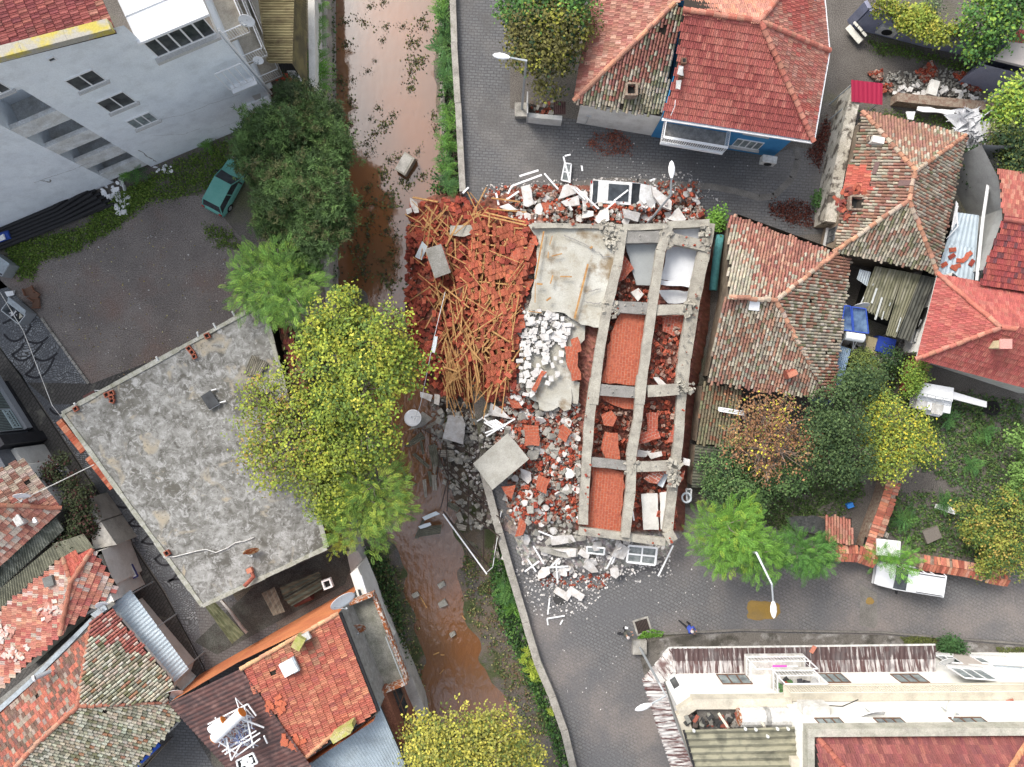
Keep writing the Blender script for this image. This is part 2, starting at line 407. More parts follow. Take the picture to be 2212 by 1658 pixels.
mx=N.new('ShaderNodeMix');mx.data_type='RGBA';mx.inputs[6].default_value=(.20,.085,.035,1);mx.inputs[7].default_value=(.165,.085,.045,1);L.new(rp.outputs[0],mx.inputs[0]);L.new(mx.outputs[2],b.inputs['Base Color'])
sx=N.new('ShaderNodeSeparateXYZ');L.new(ge.outputs['Position'],sx.inputs[0])
mr=N.new('ShaderNodeMapRange');mr.inputs[1].default_value=9;mr.inputs[2].default_value=-2;mr.inputs[3].default_value=.05;mr.inputs[4].default_value=.75;L.new(sx.outputs['Y'],mr.inputs[0])
bn=N.new('ShaderNodeBump');bn.inputs['Distance'].default_value=.12;L.new(mr.outputs[0],bn.inputs['Strength']);L.new(n1 .outputs[0],bn.inputs['Height']);L.new(bn.outputs[0],b.inputs['Normal'])
m=MB();m.add([(-30,BIG,ZW),(-30,-BIG,ZW),(14,-BIG,ZW),(14,BIG,ZW)],[(0,1,2,3)])
kind(m.build('river',mw),'structure')
def sheet(name,pts,mt,z,k='structure'):
 m=MB();m.poly(PZ(pts,z));o=m.build(name,mt);kind(o,k);return o
sheet('parking_lot',[(-60,560),(60,560),(120,520),(300,440),(440,420),(560,560),(700,560),(706,700),(560,720),(200,870),(192,829),(93,691),(20,620),(-60,640)],M_gravel,.004)
road_n=[(980,-100),(1100,-100),(1102,235),(1240,258),(1420,285),(1680,330),(1720,318),(1790,330),(1778,505),(1530,520),(1008,520),(1002,420),(994,230),(986,100)]
sheet('street',road_n,M_pave,.004)
cs=MB()
cline=[(1003,452),(1120,418),(1230,400),(1330,390),(1450,398),(1540,404),(1600,416),(1640,428),(1672,424),(1712,385),(1724,345),(1718,318)]
for(a,b_),(c_,d_)in zip(cline,cline[1:]):
 A,B=P(a,b_,.008),P(c_,d_,.008);n_=(B-A).cross(Vector((0,0,1))).normalized()*.22;cs.add([A-n_,A+n_,B+n_,B-n_],[(0,1,2,3)])
kind(cs.build('gutter_strip',M_wet),'structure')
road_s=[(1109,1240),(1040,1010),(1500,1100),(1900,1190),(2300,1235),(2300,1400),(1440,1368),(1392,1362),(1370,1395),(1405,1460),(1470,1600),(1510,1760),(1266,1760),(1222,1570),(1196,1500),(1166,1430),(1139,1340)]
sheet('street',road_s,M_pave2,.004)
sheet('concrete_patch',G(33,950,260,1010,290,1085,330,1090,570,1060,600,950,570,960,380),M_wet,.008)
sheet('sidewalk',[(1378,1396),(1440,1376),(1600,1367),(1900,1372),(2300,1404),(2300,1500),(1400,1500)],M_walk,.06)
m=MB()
for a,b_ in zip([(1396,1364),(1440,1369),(1600,1361),(1900,1366)],[(1440,1369),(1600,1361),(1900,1366),(2300,1398)]):m.bar(P(*a,.05),P(*b_,.05),.13,.14)
kind(m.build('kerb',M_wet),'structure')
M_pud=mat('yellow_puddle',(.3,.19,.05),(.2,.14,.06),scale=.8,rough=.1,spec=.5,fine=.08)
fl=patch(8,.3)
def blob(cx,cy,rx,ry,z,mt,name,n=26,k='structure',sq=1):
 m=MB();pts=[]
 for i in range(n):
  t=2*math.pi*i/n;c_,s_=math.cos(t),math.sin(t);r=(1+.07*math.sin(3*t+cx)+.05*math.sin(8*t))/(abs(c_)**(2*sq)+abs(s_)**(2*sq))**(1/(2*sq))*1.0
  pts.append(P(cx+rx*c_*r,cy+ry*s_*r,z))
 m.poly(pts);return kind(m.build(name,mt),k)
blob(1648,1319,35,20,.008,M_pud,'puddle',sq=2.4);blob(1637,1332,4,4,.012,M_pud,'puddle');blob(*g(33,1032,388),9,8,.012,M_pud,'puddle')
M_brst=mat('red_brown_stain',(.14,.05,.04),(.08,.035,.03),scale=3,rough=.9,fine=.3)
sheet('street',[(-60,690),(0,753),(48,812),(85,874),(353,1280),(455,1480),(455,1760),(-60,1760)],M_pave3,.004)
sheet('cobbled_walk',[(-60,560),(0,605),(93,695),(192,833),(245,905),(520,1310),(520,1500),(462,1500),(358,1280),(88,872),(0,750),(-60,685)],M_cob,.004)
sheet('street',G(1,210,1490,700,1500,1150,1330,1300,1330,1300,1500,700,1658,400,1658,240,1520),M_pave3,.012)
sheet('street',[(420,1300),(520,1300),(600,1350),(530,1500),(455,1500)],M_pave,.008)
sheet('street',[(280,1760),(280,1600),(370,1500),(520,1760)],M_pave,.012)
m=MB()
def arc3(a,b_,c_,n=12):
 out=[]
 for i in range(n+1):
  t=i/n;q=[(1-t)*(1-2*t),4*t*(1-t),t*(2*t-1)];out.append((sum(k*p[0]for k,p in zip(q,(a,b_,c_))),sum(k*p[1]for k,p in zip(q,(a,b_,c_)))))
 return out
for cr,pts in((1,(30,1120,130,1172,240,1055)),(1,(190,1160,285,1190,370,1140)),(1,(90,1270,190,1318,330,1185)),(1,(265,1300,350,1322,440,1262)),(1,(200,1432,320,1440,415,1300)),(1,(270,1310,250,1380,190,1432)),(1,(180,1190,150,1240,95,1275)),(1,(-40,960,60,910,110,890)),(1,(20,1040,80,1010,120,980)),(2,(380,250,480,290,615,140)),(2,(860,980,910,1005,975,1010)),(2,(975,1140,1010,1110,1040,1090)),(2,(985,1140,1035,1155,1085,1150)),(2,(1080,1280,1120,1240,1150,1220)),(2,(1085,1270,1140,1290,1205,1280)),(2,(1180,1410,1215,1380,1250,1355)),(2,(1185,1400,1240,1450,1310,1440)),(2,(1280,1580,1330,1550,1360,1500)),(2,(1290,1570,1380,1560,1440,1590))):
 q=G(cr,*pts);L_=[P(*p,.009)for p in arc3(*q)]
 for A,B in zip(L_,L_[1:]):
  n_=(B-A).cross(Vector((0,0,1))).normalized()*.075;m.add([A-n_,A+n_,B+n_,B-n_],[(0,1,2,3)])
kind(m.build('cobble_arcs',mat('dark_setts',(.035,.035,.04),rough=.9,fine=.25)),'structure')
m=MB()
L_=[(0,753),(48,818),(85,874),(353,1280),(440,1440),(462,1510)]
for a,b_ in zip(L_,L_[1:]):m.bar(P(*a,.01),P(*b_,.01),.07,.05)
kind(m.build('gutter_line',mat('dark_gap',(.03,.03,.028),rough=.95)),'structure')
m=MB()
for k in range(14):
 t0,t1=k/14,(k+.9)/14;a=(90+103*t0,688+142*t0);b_=(90+103*t1,688+142*t1);m.bar(P(*a,.06),P(*b_,.06),.16,.14)
kind(m.build('kerb',M_conc),'structure')
M_rwall=mat('river_wall_concrete',(.40,.38,.34),(.3,.28,.25),scale=1.5,rough=.93,bump=.35,grime=.6,fine=.15,det=9,col3=(.16,.17,.1),scale3=.8,lo3=.58,hi3=.7)
def rwall(name,label,line,w,zt,zb,mt,off=0,joints=True):
 t=thing(name,label,'retaining wall',P(*line[0],0));cap=MB();face=MB()
 pts=[P(*p,0)for p in line];n=len(pts)
 for i in range(n-1):
  A,B=pts[i],pts[i+1];K=max(1,int((B-A).length/3.2))
  for k in range(K):
   a,b_=A.lerp(B,k/K),A.lerp(B,(k+.992)/K);d=(b_-a).normalized();nn=Vector((d.y,-d.x,0));j=rnd.uniform(-.02,.02)
   a=a+nn*(off+j);b_=b_+nn*(off+j)
   cap.prism([a+nn*w/2+Vector((0,0,zt)),b_+nn*w/2+Vector((0,0,zt)),b_-nn*w/2+Vector((0,0,zt)),a-nn*w/2+Vector((0,0,zt))],.5)
  d=(B-A).normalized();nn=Vector((d.y,-d.x,0));a,b_=A+nn*off,B+nn*off;w2=w-.06
  z=Vector((0,0,zt-.45));face.prism([a+nn*w2/2+z,b_+nn*w2/2+z,b_-nn*w2/2+z,a-nn*w2/2+z],zt-.45-zb)
 cap.build('coping',mt,t);face.build('wall_face',mt,t);return t
rwall('river_wall','long grey concrete parapet wall between the river and the upper paved street',EE[:4],.42,.55,-3.1,M_rwall)
rwall('river_wall','grey concrete parapet wall along the lower street, cracked and curving past the rubble',EE[6:],.5,.6,-3.1,M_rwall)
rwall('river_ledge','low narrow concrete ledge overgrown with weeds in front of the lower river wall',[(1068,1190),(1085,1260),(1110,1340),(1140,1425),(1186,1540),(1215,1630),(1235,1760)],.3,-1.3,-3.1,M_rwall)
rwall('river_ledge','low concrete ledge under bushes in front of the upper river wall',[(945,-60),(948,120),(952,250),(960,400)],.3,-1.9,-3.1,M_rwall)
rwall('river_wall','mossy stone-grey embankment wall on the left bank beside the pine',WE[:4],.4,.05,-3.1,M_rwall)
rwall('river_wall','pale concrete embankment wall below the orange house on the left bank',WE[3:],.55,.06,-3.1,M_conc2)
def plane_hit(refs,u,v):
 a,b,c=[P(*r)for r in refs];n=(b-a).cross(c-a);g0=P(u,v,0);o=Vector((0,0,HC));r=g0-o
 return o+r*((a-o).dot(n)/r.dot(n))
def facet(refs,outline):return[plane_hit(refs,*p)for p in outline]
def corr(mb,q,pitch,amp,col=(1,1,1),rows=1,colf=None,ragged=0,saw=False):
 """corrugated sheet over the quad q = (top-left, top-right, bottom-right, bottom-left); waves run from top to bottom"""
 a,b,c,d=[Vector(p)for p in q];n=(b-a).cross(d-a).normalized();n=n if n.z>0 else-n
 W=max((b-a).length,(c-d).length);K=max(2,int(W/pitch))*4
 for r in range(rows):
  t0,t1=r/rows,(r+1)/rows+(.02 if r<rows-1 else 0);base=len(mb.v);lift=.015
  for t,l in((t0,0),(t1,lift)):
   for i in range(K+1):
    s=i/K;p=a.lerp(b,s).lerp(d.lerp(c,s),t)
    h=((0,1,1,0)[i%4]if saw else math.sin(i*math.pi/2))*amp
    if ragged and r==rows-1 and l:p=p.lerp(a.lerp(b,s),rnd.uniform(0,ragged)if i%4==0 else 0)
    p=p+n*(h+l);mb.v.append(tuple(p));mb.c.append(colf(s,t)if colf else col)
  mb.f+=[(base+i,base+K+1+i,base+K+2+i,base+i+1)for i in range(K)]
def streak(name,c1,c2,c3,rot,thr=(.45,.55),along=.5,across=7,rough=.7):
 """sheet metal whose paint peels in streaks that run down the slope (rot = direction of the slope in plan)"""
 if name in MATS:return MATS[name]
 m=bpy.data.materials.new(name);MATS[name]=m;m.use_nodes=True;N=m.node_tree.nodes;L=m.node_tree.links;b=N['Principled BSDF'];b.inputs['Roughness'].default_value=rough
 ge=N.new('ShaderNodeNewGeometry');ro=N.new('ShaderNodeVectorRotate');ro.rotation_type='Z_AXIS';ro.inputs['Angle'].default_value=-rot;L.new(ge.outputs['Position'],ro.inputs['Vector'])
 mp=N.new('ShaderNodeMapping');mp.inputs['Scale'].default_value=(along,across,1);L.new(ro.outputs[0],mp.inputs[0])
 n=N.new('ShaderNodeTexNoise');n.inputs['Scale'].default_value=1;n.inputs['Detail'].default_value=6;n.inputs['Roughness'].default_value=.7;L.new(mp.outputs[0],n.inputs['Vector'])
 n2=N.new('ShaderNodeTexNoise');n2 .inputs['Scale'].default_value=1.5;n2 .inputs['Detail'].default_value=8;L.new(ge.outputs['Position'],n2 .inputs['Vector'])
 r=N.new('ShaderNodeMapRange');r.inputs[1].default_value=thr[0];r.inputs[2].default_value=thr[1];L.new(n.outputs[0],r.inputs[0])
 r2=N.new('ShaderNodeMapRange');r2 .inputs[1].default_value=.5;r2 .inputs[2].default_value=.7;L.new(n2 .outputs[0],r2 .inputs[0])
 x=N.new('ShaderNodeMix');x.data_type='RGBA';x.inputs[6].default_value=(*c1,1);x.inputs[7].default_value=(*c2,1);L.new(r.outputs[0],x.inputs[0])
 y=N.new('ShaderNodeMix');y.data_type='RGBA';L.new(r2 .outputs[0],y.inputs[0]);L.new(x.outputs[2],y.inputs[6]);y.inputs[7].default_value=(*c3,1);L.new(y.outputs[2],b.inputs['Base Color'])
 return m
M_wwall=mat('white_plaster_wall',(.80,.85,.89),(.71,.76,.81),scale=.55,rough=.9,fine=.05,bump=.1,grime=.25,grimec=(.27,.28,.28),det=8)
M_wpl=mat('cream_plaster',(.74,.73,.69),(.62,.61,.57),scale=.8,rough=.9,fine=.06,bump=.15,grime=.35,grimec=(.3,.27,.22))
M_white=mat('white_paint',(.80,.81,.82),rough=.55,fine=.05)
M_dirtyw=mat('dirty_white',(.68,.68,.66),(.5,.49,.46),scale=4,rough=.8,fine=.12,grime=.4)
M_par=mat('parapet_render',(.40,.38,.33),(.5,.42,.1),scale=.28,rough=.9,fine=.1,lo=.55,hi=.6)
M_steel=mat('galvanised_steel',(.42,.45,.47),rough=.45,metal=.4,fine=.08)
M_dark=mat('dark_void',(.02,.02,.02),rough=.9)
M_black=mat('black_metal',(.02,.02,.022),rough=.5)
M_rust=mat('rusty_steel',(.30,.10,.035),(.55,.5,.45),scale=6,rough=.8,lo=.5,hi=.56)
def rail(mb,a,b,h=.9,n=None,r=.02,step=.13):
 a,b=Vector(a),Vector(b);L=(b-a).length;n=n or max(2,int(L/step));up=Vector((0,0,h))
 mb.bar(a+up,b+up,.05,.04);mb.bar(a+up*.08,b+up*.08,.03,.03)
 for i in range(n+1):p=a.lerp(b,i/n);mb.bar(p,p+up,r,r)
def dish(name,label,loc,r,tilt,az,mt=None,group=None):
 """satellite dish: bowl, feed arm and mast"""
 t=thing(name,label,'satellite dish',loc,0,group);loc=Vector(loc)
 M=Matrix.Rotation(az,3,'Z')@Matrix.Rotation(tilt,3,'Y')
 up=Vector((0,0,.55));c=loc+up;m=MB()
 prof=[(r*k/6,.22*r*(k/6)**2)for k in range(1,7)]
 m.lathe([(.001,0)]+prof+[(r*.99,.22*r-.025),(r*.5,.03*r),(.001,-.02)],c,M,22);m.build('bowl',mt or M_white,t,True)
 f=c+M@Vector((0,0,r*.95));a=MB();a.bar(c+M@Vector((0,-r*.85,.1)),f,.03);a.tube([f,f+M@Vector((0,0,-.12))],.05);a.build('feed_arm',M_steel,t)
 s=MB();s.tube([loc,c],.03);s.build('mast',M_steel,t);return t
t=thing('apartment_building','tall white plastered apartment block with bluish blank side, top left of the photo','building',P(200,300,0))
W1=Wall(P(-300,624),P(612,241));BK=-W1 .n
def SZ(*uv):return[W1 .sz(*p)for p in uv]
sR=W1 .sz(285,336)[0];sL=W1 .sz(231,387)[0]
top=SZ((491,68),(342,124),(310,85),(285,48),(0,121));sl=(top[4][1]-top[3][1])/(top[4][0]-top[3][0])
zr=W1 .sz(*g(0,430,850))[1];z3=[W1 .sz(*g(0,x,y))[1]for x,y in((430,850),(690,990),(900,1110))]
ztop=z3[0]+1.9+1.0
m=MB();f=lambda a,z,o=0:W1 .pt(a,z,o)
zt0=top[4][1]+sl*(0-top[4][0])
m.add([f(0,0),f(sL,0),f(sL,top[4][1]+sl*(sL-top[4][0])),f(0,zt0)],[(0,1,2,3)])
m.add([f(sL,ztop),f(sR,ztop),f(sR,top[4][1]+sl*(sR-top[4][0])),f(sL,top[4][1]+sl*(sL-top[4][0]))],[(0,1,2,3)])
zp=top[3][1]
m.add([f(sR,0),f(top[1][0],0),f(top[1][0],zp),f(sR,top[4][1]+sl*(sR-top[4][0]))],[(0,1,2,3)])
m.add([f(top[1][0],0),f(W1 .L,0),f(W1 .L,top[0][1]),f(top[1][0],top[1][1])],[(0,1,2,3)])
m.add([f(sR,0),f(sR,ztop),f(sR,ztop,-2),f(sR,0,-2)],[(0,1,2,3)]);m.add([f(sL,0),f(sL,0,-2),f(sL,ztop,-2),f(sL,ztop)],[(0,1,2,3)])
m.add([f(sL,0,-2),f(sR,0,-2),f(sR,ztop,-2),f(sL,ztop,-2)],[(0,1,2,3)]);m.add([f(sL,ztop),f(sL,ztop,-2),f(sR,ztop,-2),f(sR,ztop)],[(0,1,2,3)])
m.add([f(W1 .L,0),f(W1 .L,0,-14),f(W1 .L,top[0][1],-14),f(W1 .L,top[0][1])],[(0,1,2,3)])
m.build('wall',M_wwall,t)
for i,z in enumerate(z3+[z3[-1]-2.7]):
 m=MB();W1 .slab(m,sL+.003,z-1.15,sR-.003,z,-.28,-.01);W1 .slab(m,sL+.003,z-1.3,sR-.003,z-1.15,-1.99,-.01);m.build('balcony',mat('balcony_render',(.72,.75,.77),(.55,.55,.53),scale=1.2,rough=.9,grime=.4),t)
 if i<3:
  W2=Wall(f(0,0,-2),f(5,0,-2));aa=sR-(sR-sL)*.42;window(W2,(aa-.45,z-.1,aa+.35,z+.75),t,1,sill=False)
for uv,n in(((500,620,700,530,820,620,610,700),2),((740,780,930,705,1050,785,840,860),2),((960,930,1130,860,1220,920,1040,985),3),((-160,690,-20,640,100,690,-20,740),2)):
 r=W1 .rect(G(0,*uv),.02);cx,cz,w,h=(r[0]+r[2])/2,(r[1]+r[3])/2,(r[2]-r[0]),(r[3]-r[1])
 window(W1,(r[0],r[1]+.08,r[2],r[3]),t,n,gm=M_glass if n==2 else M_curt)
q=G(0,360,455,395,432,435,452,395,472);window(W1,W1 .rect(q),t,1,sill=False)
r=(top[1][0],top[1][1]+.02,W1 .L-.05,top[1][1]+1.75);fr=window(W1,r,t,5,fw=.09)
m=MB();W1 .slab(m,top[1][0]-.2,top[1][1]-.25,W1 .L+.05,top[1][1],-.05,.3);m.build('ledge',M_sill,t)
zf=r[3]+.2
m=MB();a0,a1=r[0]-.15,W1 .L+.35;nb=5
m.prism([f(a0,zf,.2),f(a1,zf,.2),f(a1,zf+1.2,-8),f(a0,zf+1.2,-8)],.12)
for k in range(nb+1):
 o=.18-k*1.4;zz=zf+1.2*(.2-o)/8.2+.03;W1 .slab(m,a0,zz-.03,a1,zz+.03,o-.05,o)
m.build('terrace_roof',M_white,t)
m=MB();m.walls([f(r[0],0),f(r[0],0,-8),f(W1 .L,0,-8),f(W1 .L,0)],r[1]-.4,r[1]+.3);m.build('terrace_wall',M_wpl,t)
m=MB();pf=[f(-4,zt0+sl*-4+.12,.15),f(top[1][0]-.5,zp-.1,.15),f(top[1][0]-.5,zp-.1,-9),f(-4,zt0+sl*-4+.12,-9)]
tiles(m,pf,'flat',.25,.42,palette([(.30,.06,.045),(.26,.05,.04),(.36,.085,.06),DKR],[4,3,2,1],3,1.5,(.42,.15,.1),th=.75),.05,rough=.004);m.build('roof',M_tile,t)
m=MB()
for k in range(16):
 s0=-4+(top[1][0]+3.5)*k/16;s1=s0+(top[1][0]+3.5)/16-.01
 h0=zt0+sl*s0;h1=zt0+sl*s1
 if s1>top[1][0]-4.5:pass
 m.prism([f(s0,h0+.2,.2),f(s1,h1+.2,.2),f(s1,h1+.2,-.35),f(s0,h0+.2,-.35)],.4)
m.build('parapet',M_par,t)
m=MB()
for z in(2.9,5.8,8.7):
 a=f(W1 .L,z);q=[a+BK*.8,a+BK*.8+W1 .d*1.25,a+BK*11+W1 .d*1.25,a+BK*11];m.prism(q,.16);m.walls([q[1],q[2]],z,z+.85)
m.build('side_balcony',mat('balcony_beige',(.52,.49,.42),(.4,.36,.3),scale=1,rough=.9,grime=.5),t)
m=MB()
for z in(2.9,5.8,8.7):
 a=f(W1 .L,z);rail(m,a+BK*.8+W1 .d*1.3,a+BK*11+W1 .d*1.3,1.1,step=.25);rail(m,a+BK*.8,a+BK*.8+W1 .d*1.3,1.0)
for o in(.0,.12):m.tube([f(W1 .L+.1,0,-.2-o),f(W1 .L+.1,top[0][1],-.2-o)],.05)
m.build('railing',M_white,t)
m=MB();a=f(W1 .L,5.8);q=[a+BK*.1,a+BK*.1-W1 .d*1.6,a-W1 .d*1.6-BK*.5,a-BK*.5];m.prism([p+Vector((0,0,-.1))for p in q],.15);m.prism([p+Vector((0,0,-2.9))for p in q],.12);rail(m,q[2]-Vector((0,0,3)),q[3]-Vector((0,0,3)),.9)
for k in range(5):a=f(W1 .L-1.6+k*.4,6.2,.45);m.bar(a,a+Vector((0,0,2.2)),.05)
m.bar(f(W1 .L-1.6,8.4,.45),f(W1 .L,8.4,.45),.06);m.bar(f(W1 .L-1.6,6.2,.45),f(W1 .L,6.2,.45),.06);m.build('front_balcony',M_wfr,t)
dish('satellite_dish','white satellite dish on the side balcony of the white apartment block',P(*g(0,1915,190),9.4),.45,R(72),R(-88))
dish('satellite_dish','small white satellite dish lower on the side of the white apartment block',P(*g(0,2000,490),6.4),.32,R(70),R(-85))
m=MB()
def crack(W,pts,w=.035):
 L_=[W.pt(*W.sz(*p),.006)for p in pts]
 out=[]
 for A,B in zip(L_,L_[1:]):
  for k in range(6):out.append(A.lerp(B,k/6)+W.d*rnd.uniform(-.05,.05)+Vector((0,0,rnd.uniform(-.05,.05))))
 out.append(L_[-1])
 for A,B in zip(out,out[1:]):
  n_=(B-A).cross(W.n).normalized()*w*rnd.uniform(.2,.7);m.add([A-n_,A+n_,B+n_,B-n_],[(0,1,2,3)])
crack(W1,G(0,1230,915,1400,880,1600,800,1840,720),.02);crack(W1,G(0,1060,1150,1160,1220,1200,1240),.06);crack(W1,G(0,260,1400,400,1350,560,1300,700,1240),.03);crack(W1,G(0,1150,1040,1400,1030,1530,985),.02);crack(W1,G(0,1650,990,1900,900),.015);crack(W1,G(0,300,1380,380,1395,385,1375),.09)
m.build('crack',mat('crack_dark',(.25,.24,.23),rough=.95),t)
m=MB();q=[W1 .pt(*W1 .sz(*p),.008)for p in G(0,1925,735,1990,715,2000,760,2040,790,1990,808,1960,780)];m.poly(q);m.build('bare_render',M_sill,t)
t=thing('corrugated_shed','shed with olive corrugated two-pitch roof beside the river, open end showing black pipes','shed',P(600,60,0))
M_oliv=streak('olive_sheet',(.235,.205,.105),(.17,.14,.07),(.13,.10,.055),R(0),along=.6,across=2.4,rough=.85)
z=4.2;m=MB()
corr(m,[P(545,-90,z),P(551,-90,z),P(584,134,z),P(576,134,z)],.3,.02)
for k in range(5):
 v0,v1=-90+k*44.8,-90+(k+1)*44.8+3;a,b_=lambda v:551+(v+90)*.13,lambda v:638-(v+90)*.028
 j=rnd.uniform(-2,2)
 corr(m,[P(b_(v0),v0,z+.55),P(b_(v1),v1,z+.6),P(a(v1)-1+j,v1,z+.03),P(a(v0)-1+j,v0,z)],.17,.03)
m.build('roof',M_oliv,t)
m=MB();corr(m,[P(638,-90,z+.5),P(631,138,z+.5),P(664,192,3.4),P(661,-90,3.4)],.17,.03);m.build('lean_to_roof',streak('olive_sheet_grid',(.2,.165,.075),(.13,.11,.06),(.1,.085,.05),R(90),along=.5,across=2.5,rough=.85),t)
m=MB();m.prism(PZ([(664,-90),(679,-90),(681,205),(668,215)],1.9),1.9);m.walls(PZ([(556,-90),(585,128)],0),0,4.1);m.build('wall',M_wpl,t)
m=MB();m.box(P(641,172,1.7),(.5,.06,2.6));m.box(P(654,190,1.5),(.06,.9,2.4),Matrix.Rotation(R(-10),3,'Z'));m.build('door_panel',M_white,t)
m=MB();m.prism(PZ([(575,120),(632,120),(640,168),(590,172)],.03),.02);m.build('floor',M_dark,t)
kp=0
for i in range(13):
 for j in range(2):
  u=584+i*3.9;m=MB();a=P(u+4,118,.35+j*.3);b_=P(u+9+rnd.uniform(-1,1),160+j*4+rnd.uniform(-5,5)+(i>8)*4,.3+j*.3)
  o=MB();o.tube([a,b_],.075,8);tt=thing('plumbing_pipe','black pipe with red end cap in the bundle under the olive shed roof','pipe',b_,0,'red-capped pipes in the shed');o.build('pipe',M_black,tt)
  m.tube([b_,b_+(b_-a).normalized()*.2],.1,8);m.build('cap',mat('red_plastic',(.55,.05,.03),rough=.5),tt)
m=MB();m.prism([P(*p[:2],p[2])for p in((*g(0,2030,690),2.6),(*g(0,2185,645),2.6),(*g(10,340,690),2.2),(*g(10,210,760),2.2),(*g(0,2080,770),2.4))],.08);tag(m.build('rusty_sheet',mat('rust_brown',(.09,.045,.03),(.05,.03,.025),rough=.8)),'dark brown rusty sheet roof piece between the white block and the shed','metal sheet')
def old_pal(seed,base='grey'):
 if base=='grey':return palette([LIC,MOSS,(.34,.15,.1),(.22,.2,.15)],[6,1.2,1.5,1.5],seed,1.1,[(.27,.14,.10),(.25,.13,.09)],th=.5,jit=.15)
 if base=='mixed':return palette([LIC,MOSS,(.29,.15,.11),(.35,.20,.14),(.22,.17,.13)],[6,.4,2,1.8,1.6],seed,1.3,[(.33,.13,.09),(.36,.16,.1)],th=.42,jit=.14)
 if base=='red':return palette([(.36,.12,.08),(.40,.16,.105),LIC,(.27,.09,.06),(.42,.26,.19)],[4,3,1.5,2,1],seed,1.2,LIC,th=.4,jit=.14)
t=thing('old_house','cream-walled old house, roof half pale red and half grey mossy, next to the blue house','house',P(1330,150,0))
hp=(*g(20,1180,30),6.4);sw=(*g(20,408,775),3.5);se=(*g(20,1068,890),3.5)
Ff=facet((sw,se,hp),G(20,408,775,440,800,640,830,760,850,1068,890,1110,800,1150,560,1215,230,1255,60,1180,30))
Lf=facet((sw,hp,(*g(20,540,0),3.5)),G(20,408,775,1180,30,1290,-20,1290,-300,590,-300,540,0))
m=MB();hole=facet((sw,se,hp),G(20,1060,195,1110,200,1105,260,1065,260));hole2=facet((sw,se,hp),G(20,805,670,880,675,870,740,820,740))
tiles(m,Ff,'barrel',.2,.32,palette([LIC,MOSS,(.2,.19,.13),(.15,.14,.1)],[7,1.6,2,1],21,1.0,[(.34,.12,.08),(.3,.1,.07)],th=.5,jit=.22),.16,holes=[hole,hole2],rough=.01)
pl_red=palette([(.44,.16,.11),(.48,.2,.14),(.39,.12,.085),(.5,.29,.22)],[4,3,2,1],22,.8,[(.42,.34,.3),(.5,.42,.38),(.25,.13,.11)],th=.5,jit=.15)
tiles(m,Lf,'flat',.26,.38,pl_red,.06)
ridge(m,Ff[0],plane_hit((sw,se,hp),*g(20,1180,30)),palette([(.5,.2,.13),PALE],[1,1],5),.17,.42)
m.build('roof',M_tile,t)
m=MB();fpA,fpB=P(*g(20,430,942)),P(*g(20,1003,1040));m.walls([fpA,fpB,fpB+Vector((1,9,0)),fpA+Vector((3,14,0))],0,3.55);m.walls([fpB,fpA+Vector((3,14,0))],0,3.5);m.build('wall',M_wpl,t)
m=MB();c_=plane_hit((sw,se,hp),*g(20,843,705))
for dx,dy,sx,sy in((-.32,0,.14,.8),(.32,0,.14,.8),(0,.36,.5,.12),(0,-.36,.5,.12)):m.box(c_+Vector((dx,dy,.15)),(sx,sy,.7))
m.build('chimney',mat('old_brick',(.2,.12,.09),(.33,.28,.22),scale=5,rough=.95,bump=.4),t)
m=MB();m.box(c_,(.5,.6,.3));m.build('chimney_opening',M_dark,t)
W3=Wall(fpA,fpB);m=MB();a_,zz_=W3 .sz(*g(20,528,888));W3 .slab(m,a_-.2,zz_-.02,a_+.15,zz_+.06,0,.08);m.tube([W3 .pt(a_,zz_,.04),W3 .pt(a_-.1,.1,.04)],.025,6);m.build('cable_box',M_sill,t)
M_blue=mat('blue_wall_paint',(.045,.20,.42),(.06,.26,.5),scale=.8,rough=.85,fine=.06,grime=.15)
t=thing('blue_house','two-storey blue-walled house with a large bright red tiled hip roof','house',P(1550,170,0))
EL,ER,RR,AP,TLf=(*g(20,1088,900),5.8),(*g(30,597,1078),5.8),(*g(30,716,392),5.8),(*g(30,190,168),8.8),(*g(20,1250,78),8.5)
TT=(*g(30,640,-400),5.8);TT2=(*g(20,1290,-420),5.8)
ref1=(EL,ER,AP)
Ff=facet(ref1,[EL[:2],ER[:2],AP[:2],TLf[:2],g(20,1215,290),g(20,1185,560),g(20,1150,700)])
brt=palette([(.47,.115,.08),(.51,.14,.10),(.44,.095,.07)],[4,3,2],31,.9,(.36,.07,.05),th=.45,jit=.09)
brt2=palette([(.50,.17,.12),(.47,.13,.09),(.52,.21,.15)],[3,3,3],32,.8,(.48,.1,.07),th=.5,jit=.13)
brt3=palette([(.55,.25,.17),(.52,.2,.14),(.57,.28,.2)],[3,3,2],33,.8,(.56,.2,.13),th=.5,jit=.1)
m=MB();tiles(m,Ff,'flat',.25,.40,brt,.03)
tiles(m,[P(*AP),P(*ER),P(*RR)],'flat',.25,.40,brt2,.03)
tiles(m,[P(*AP),P(*RR),P(*TT)],'flat',.25,.40,brt2,.03)
tiles(m,[P(*AP),P(*TT),P(*TT2),Ff[3]],'flat',.25,.40,brt3,.03,dirxy=(-.05,1))
rp_=palette([(.52,.14,.09),(.56,.2,.13)],[1,1],8)
for a,b_ in((P(*AP),P(*ER)),(P(*AP),P(*RR)),(P(*AP),P(*TT)),(P(*AP),Ff[3])):ridge(m,a+Vector((0,0,.03)),b_+Vector((0,0,.03)),rp_,.16)
m.build('roof',M_tile,t)
A,B=P(*g(20,1000,1047)),P(*g(20,1932,1203));W4=Wall(A,B)
fr_=inset([P(*RR),P(*TT)],.4)if 0 else[P(*RR)+Vector((-.7,-.2,0)),P(*TT)+Vector((-.7,-.4,0))]
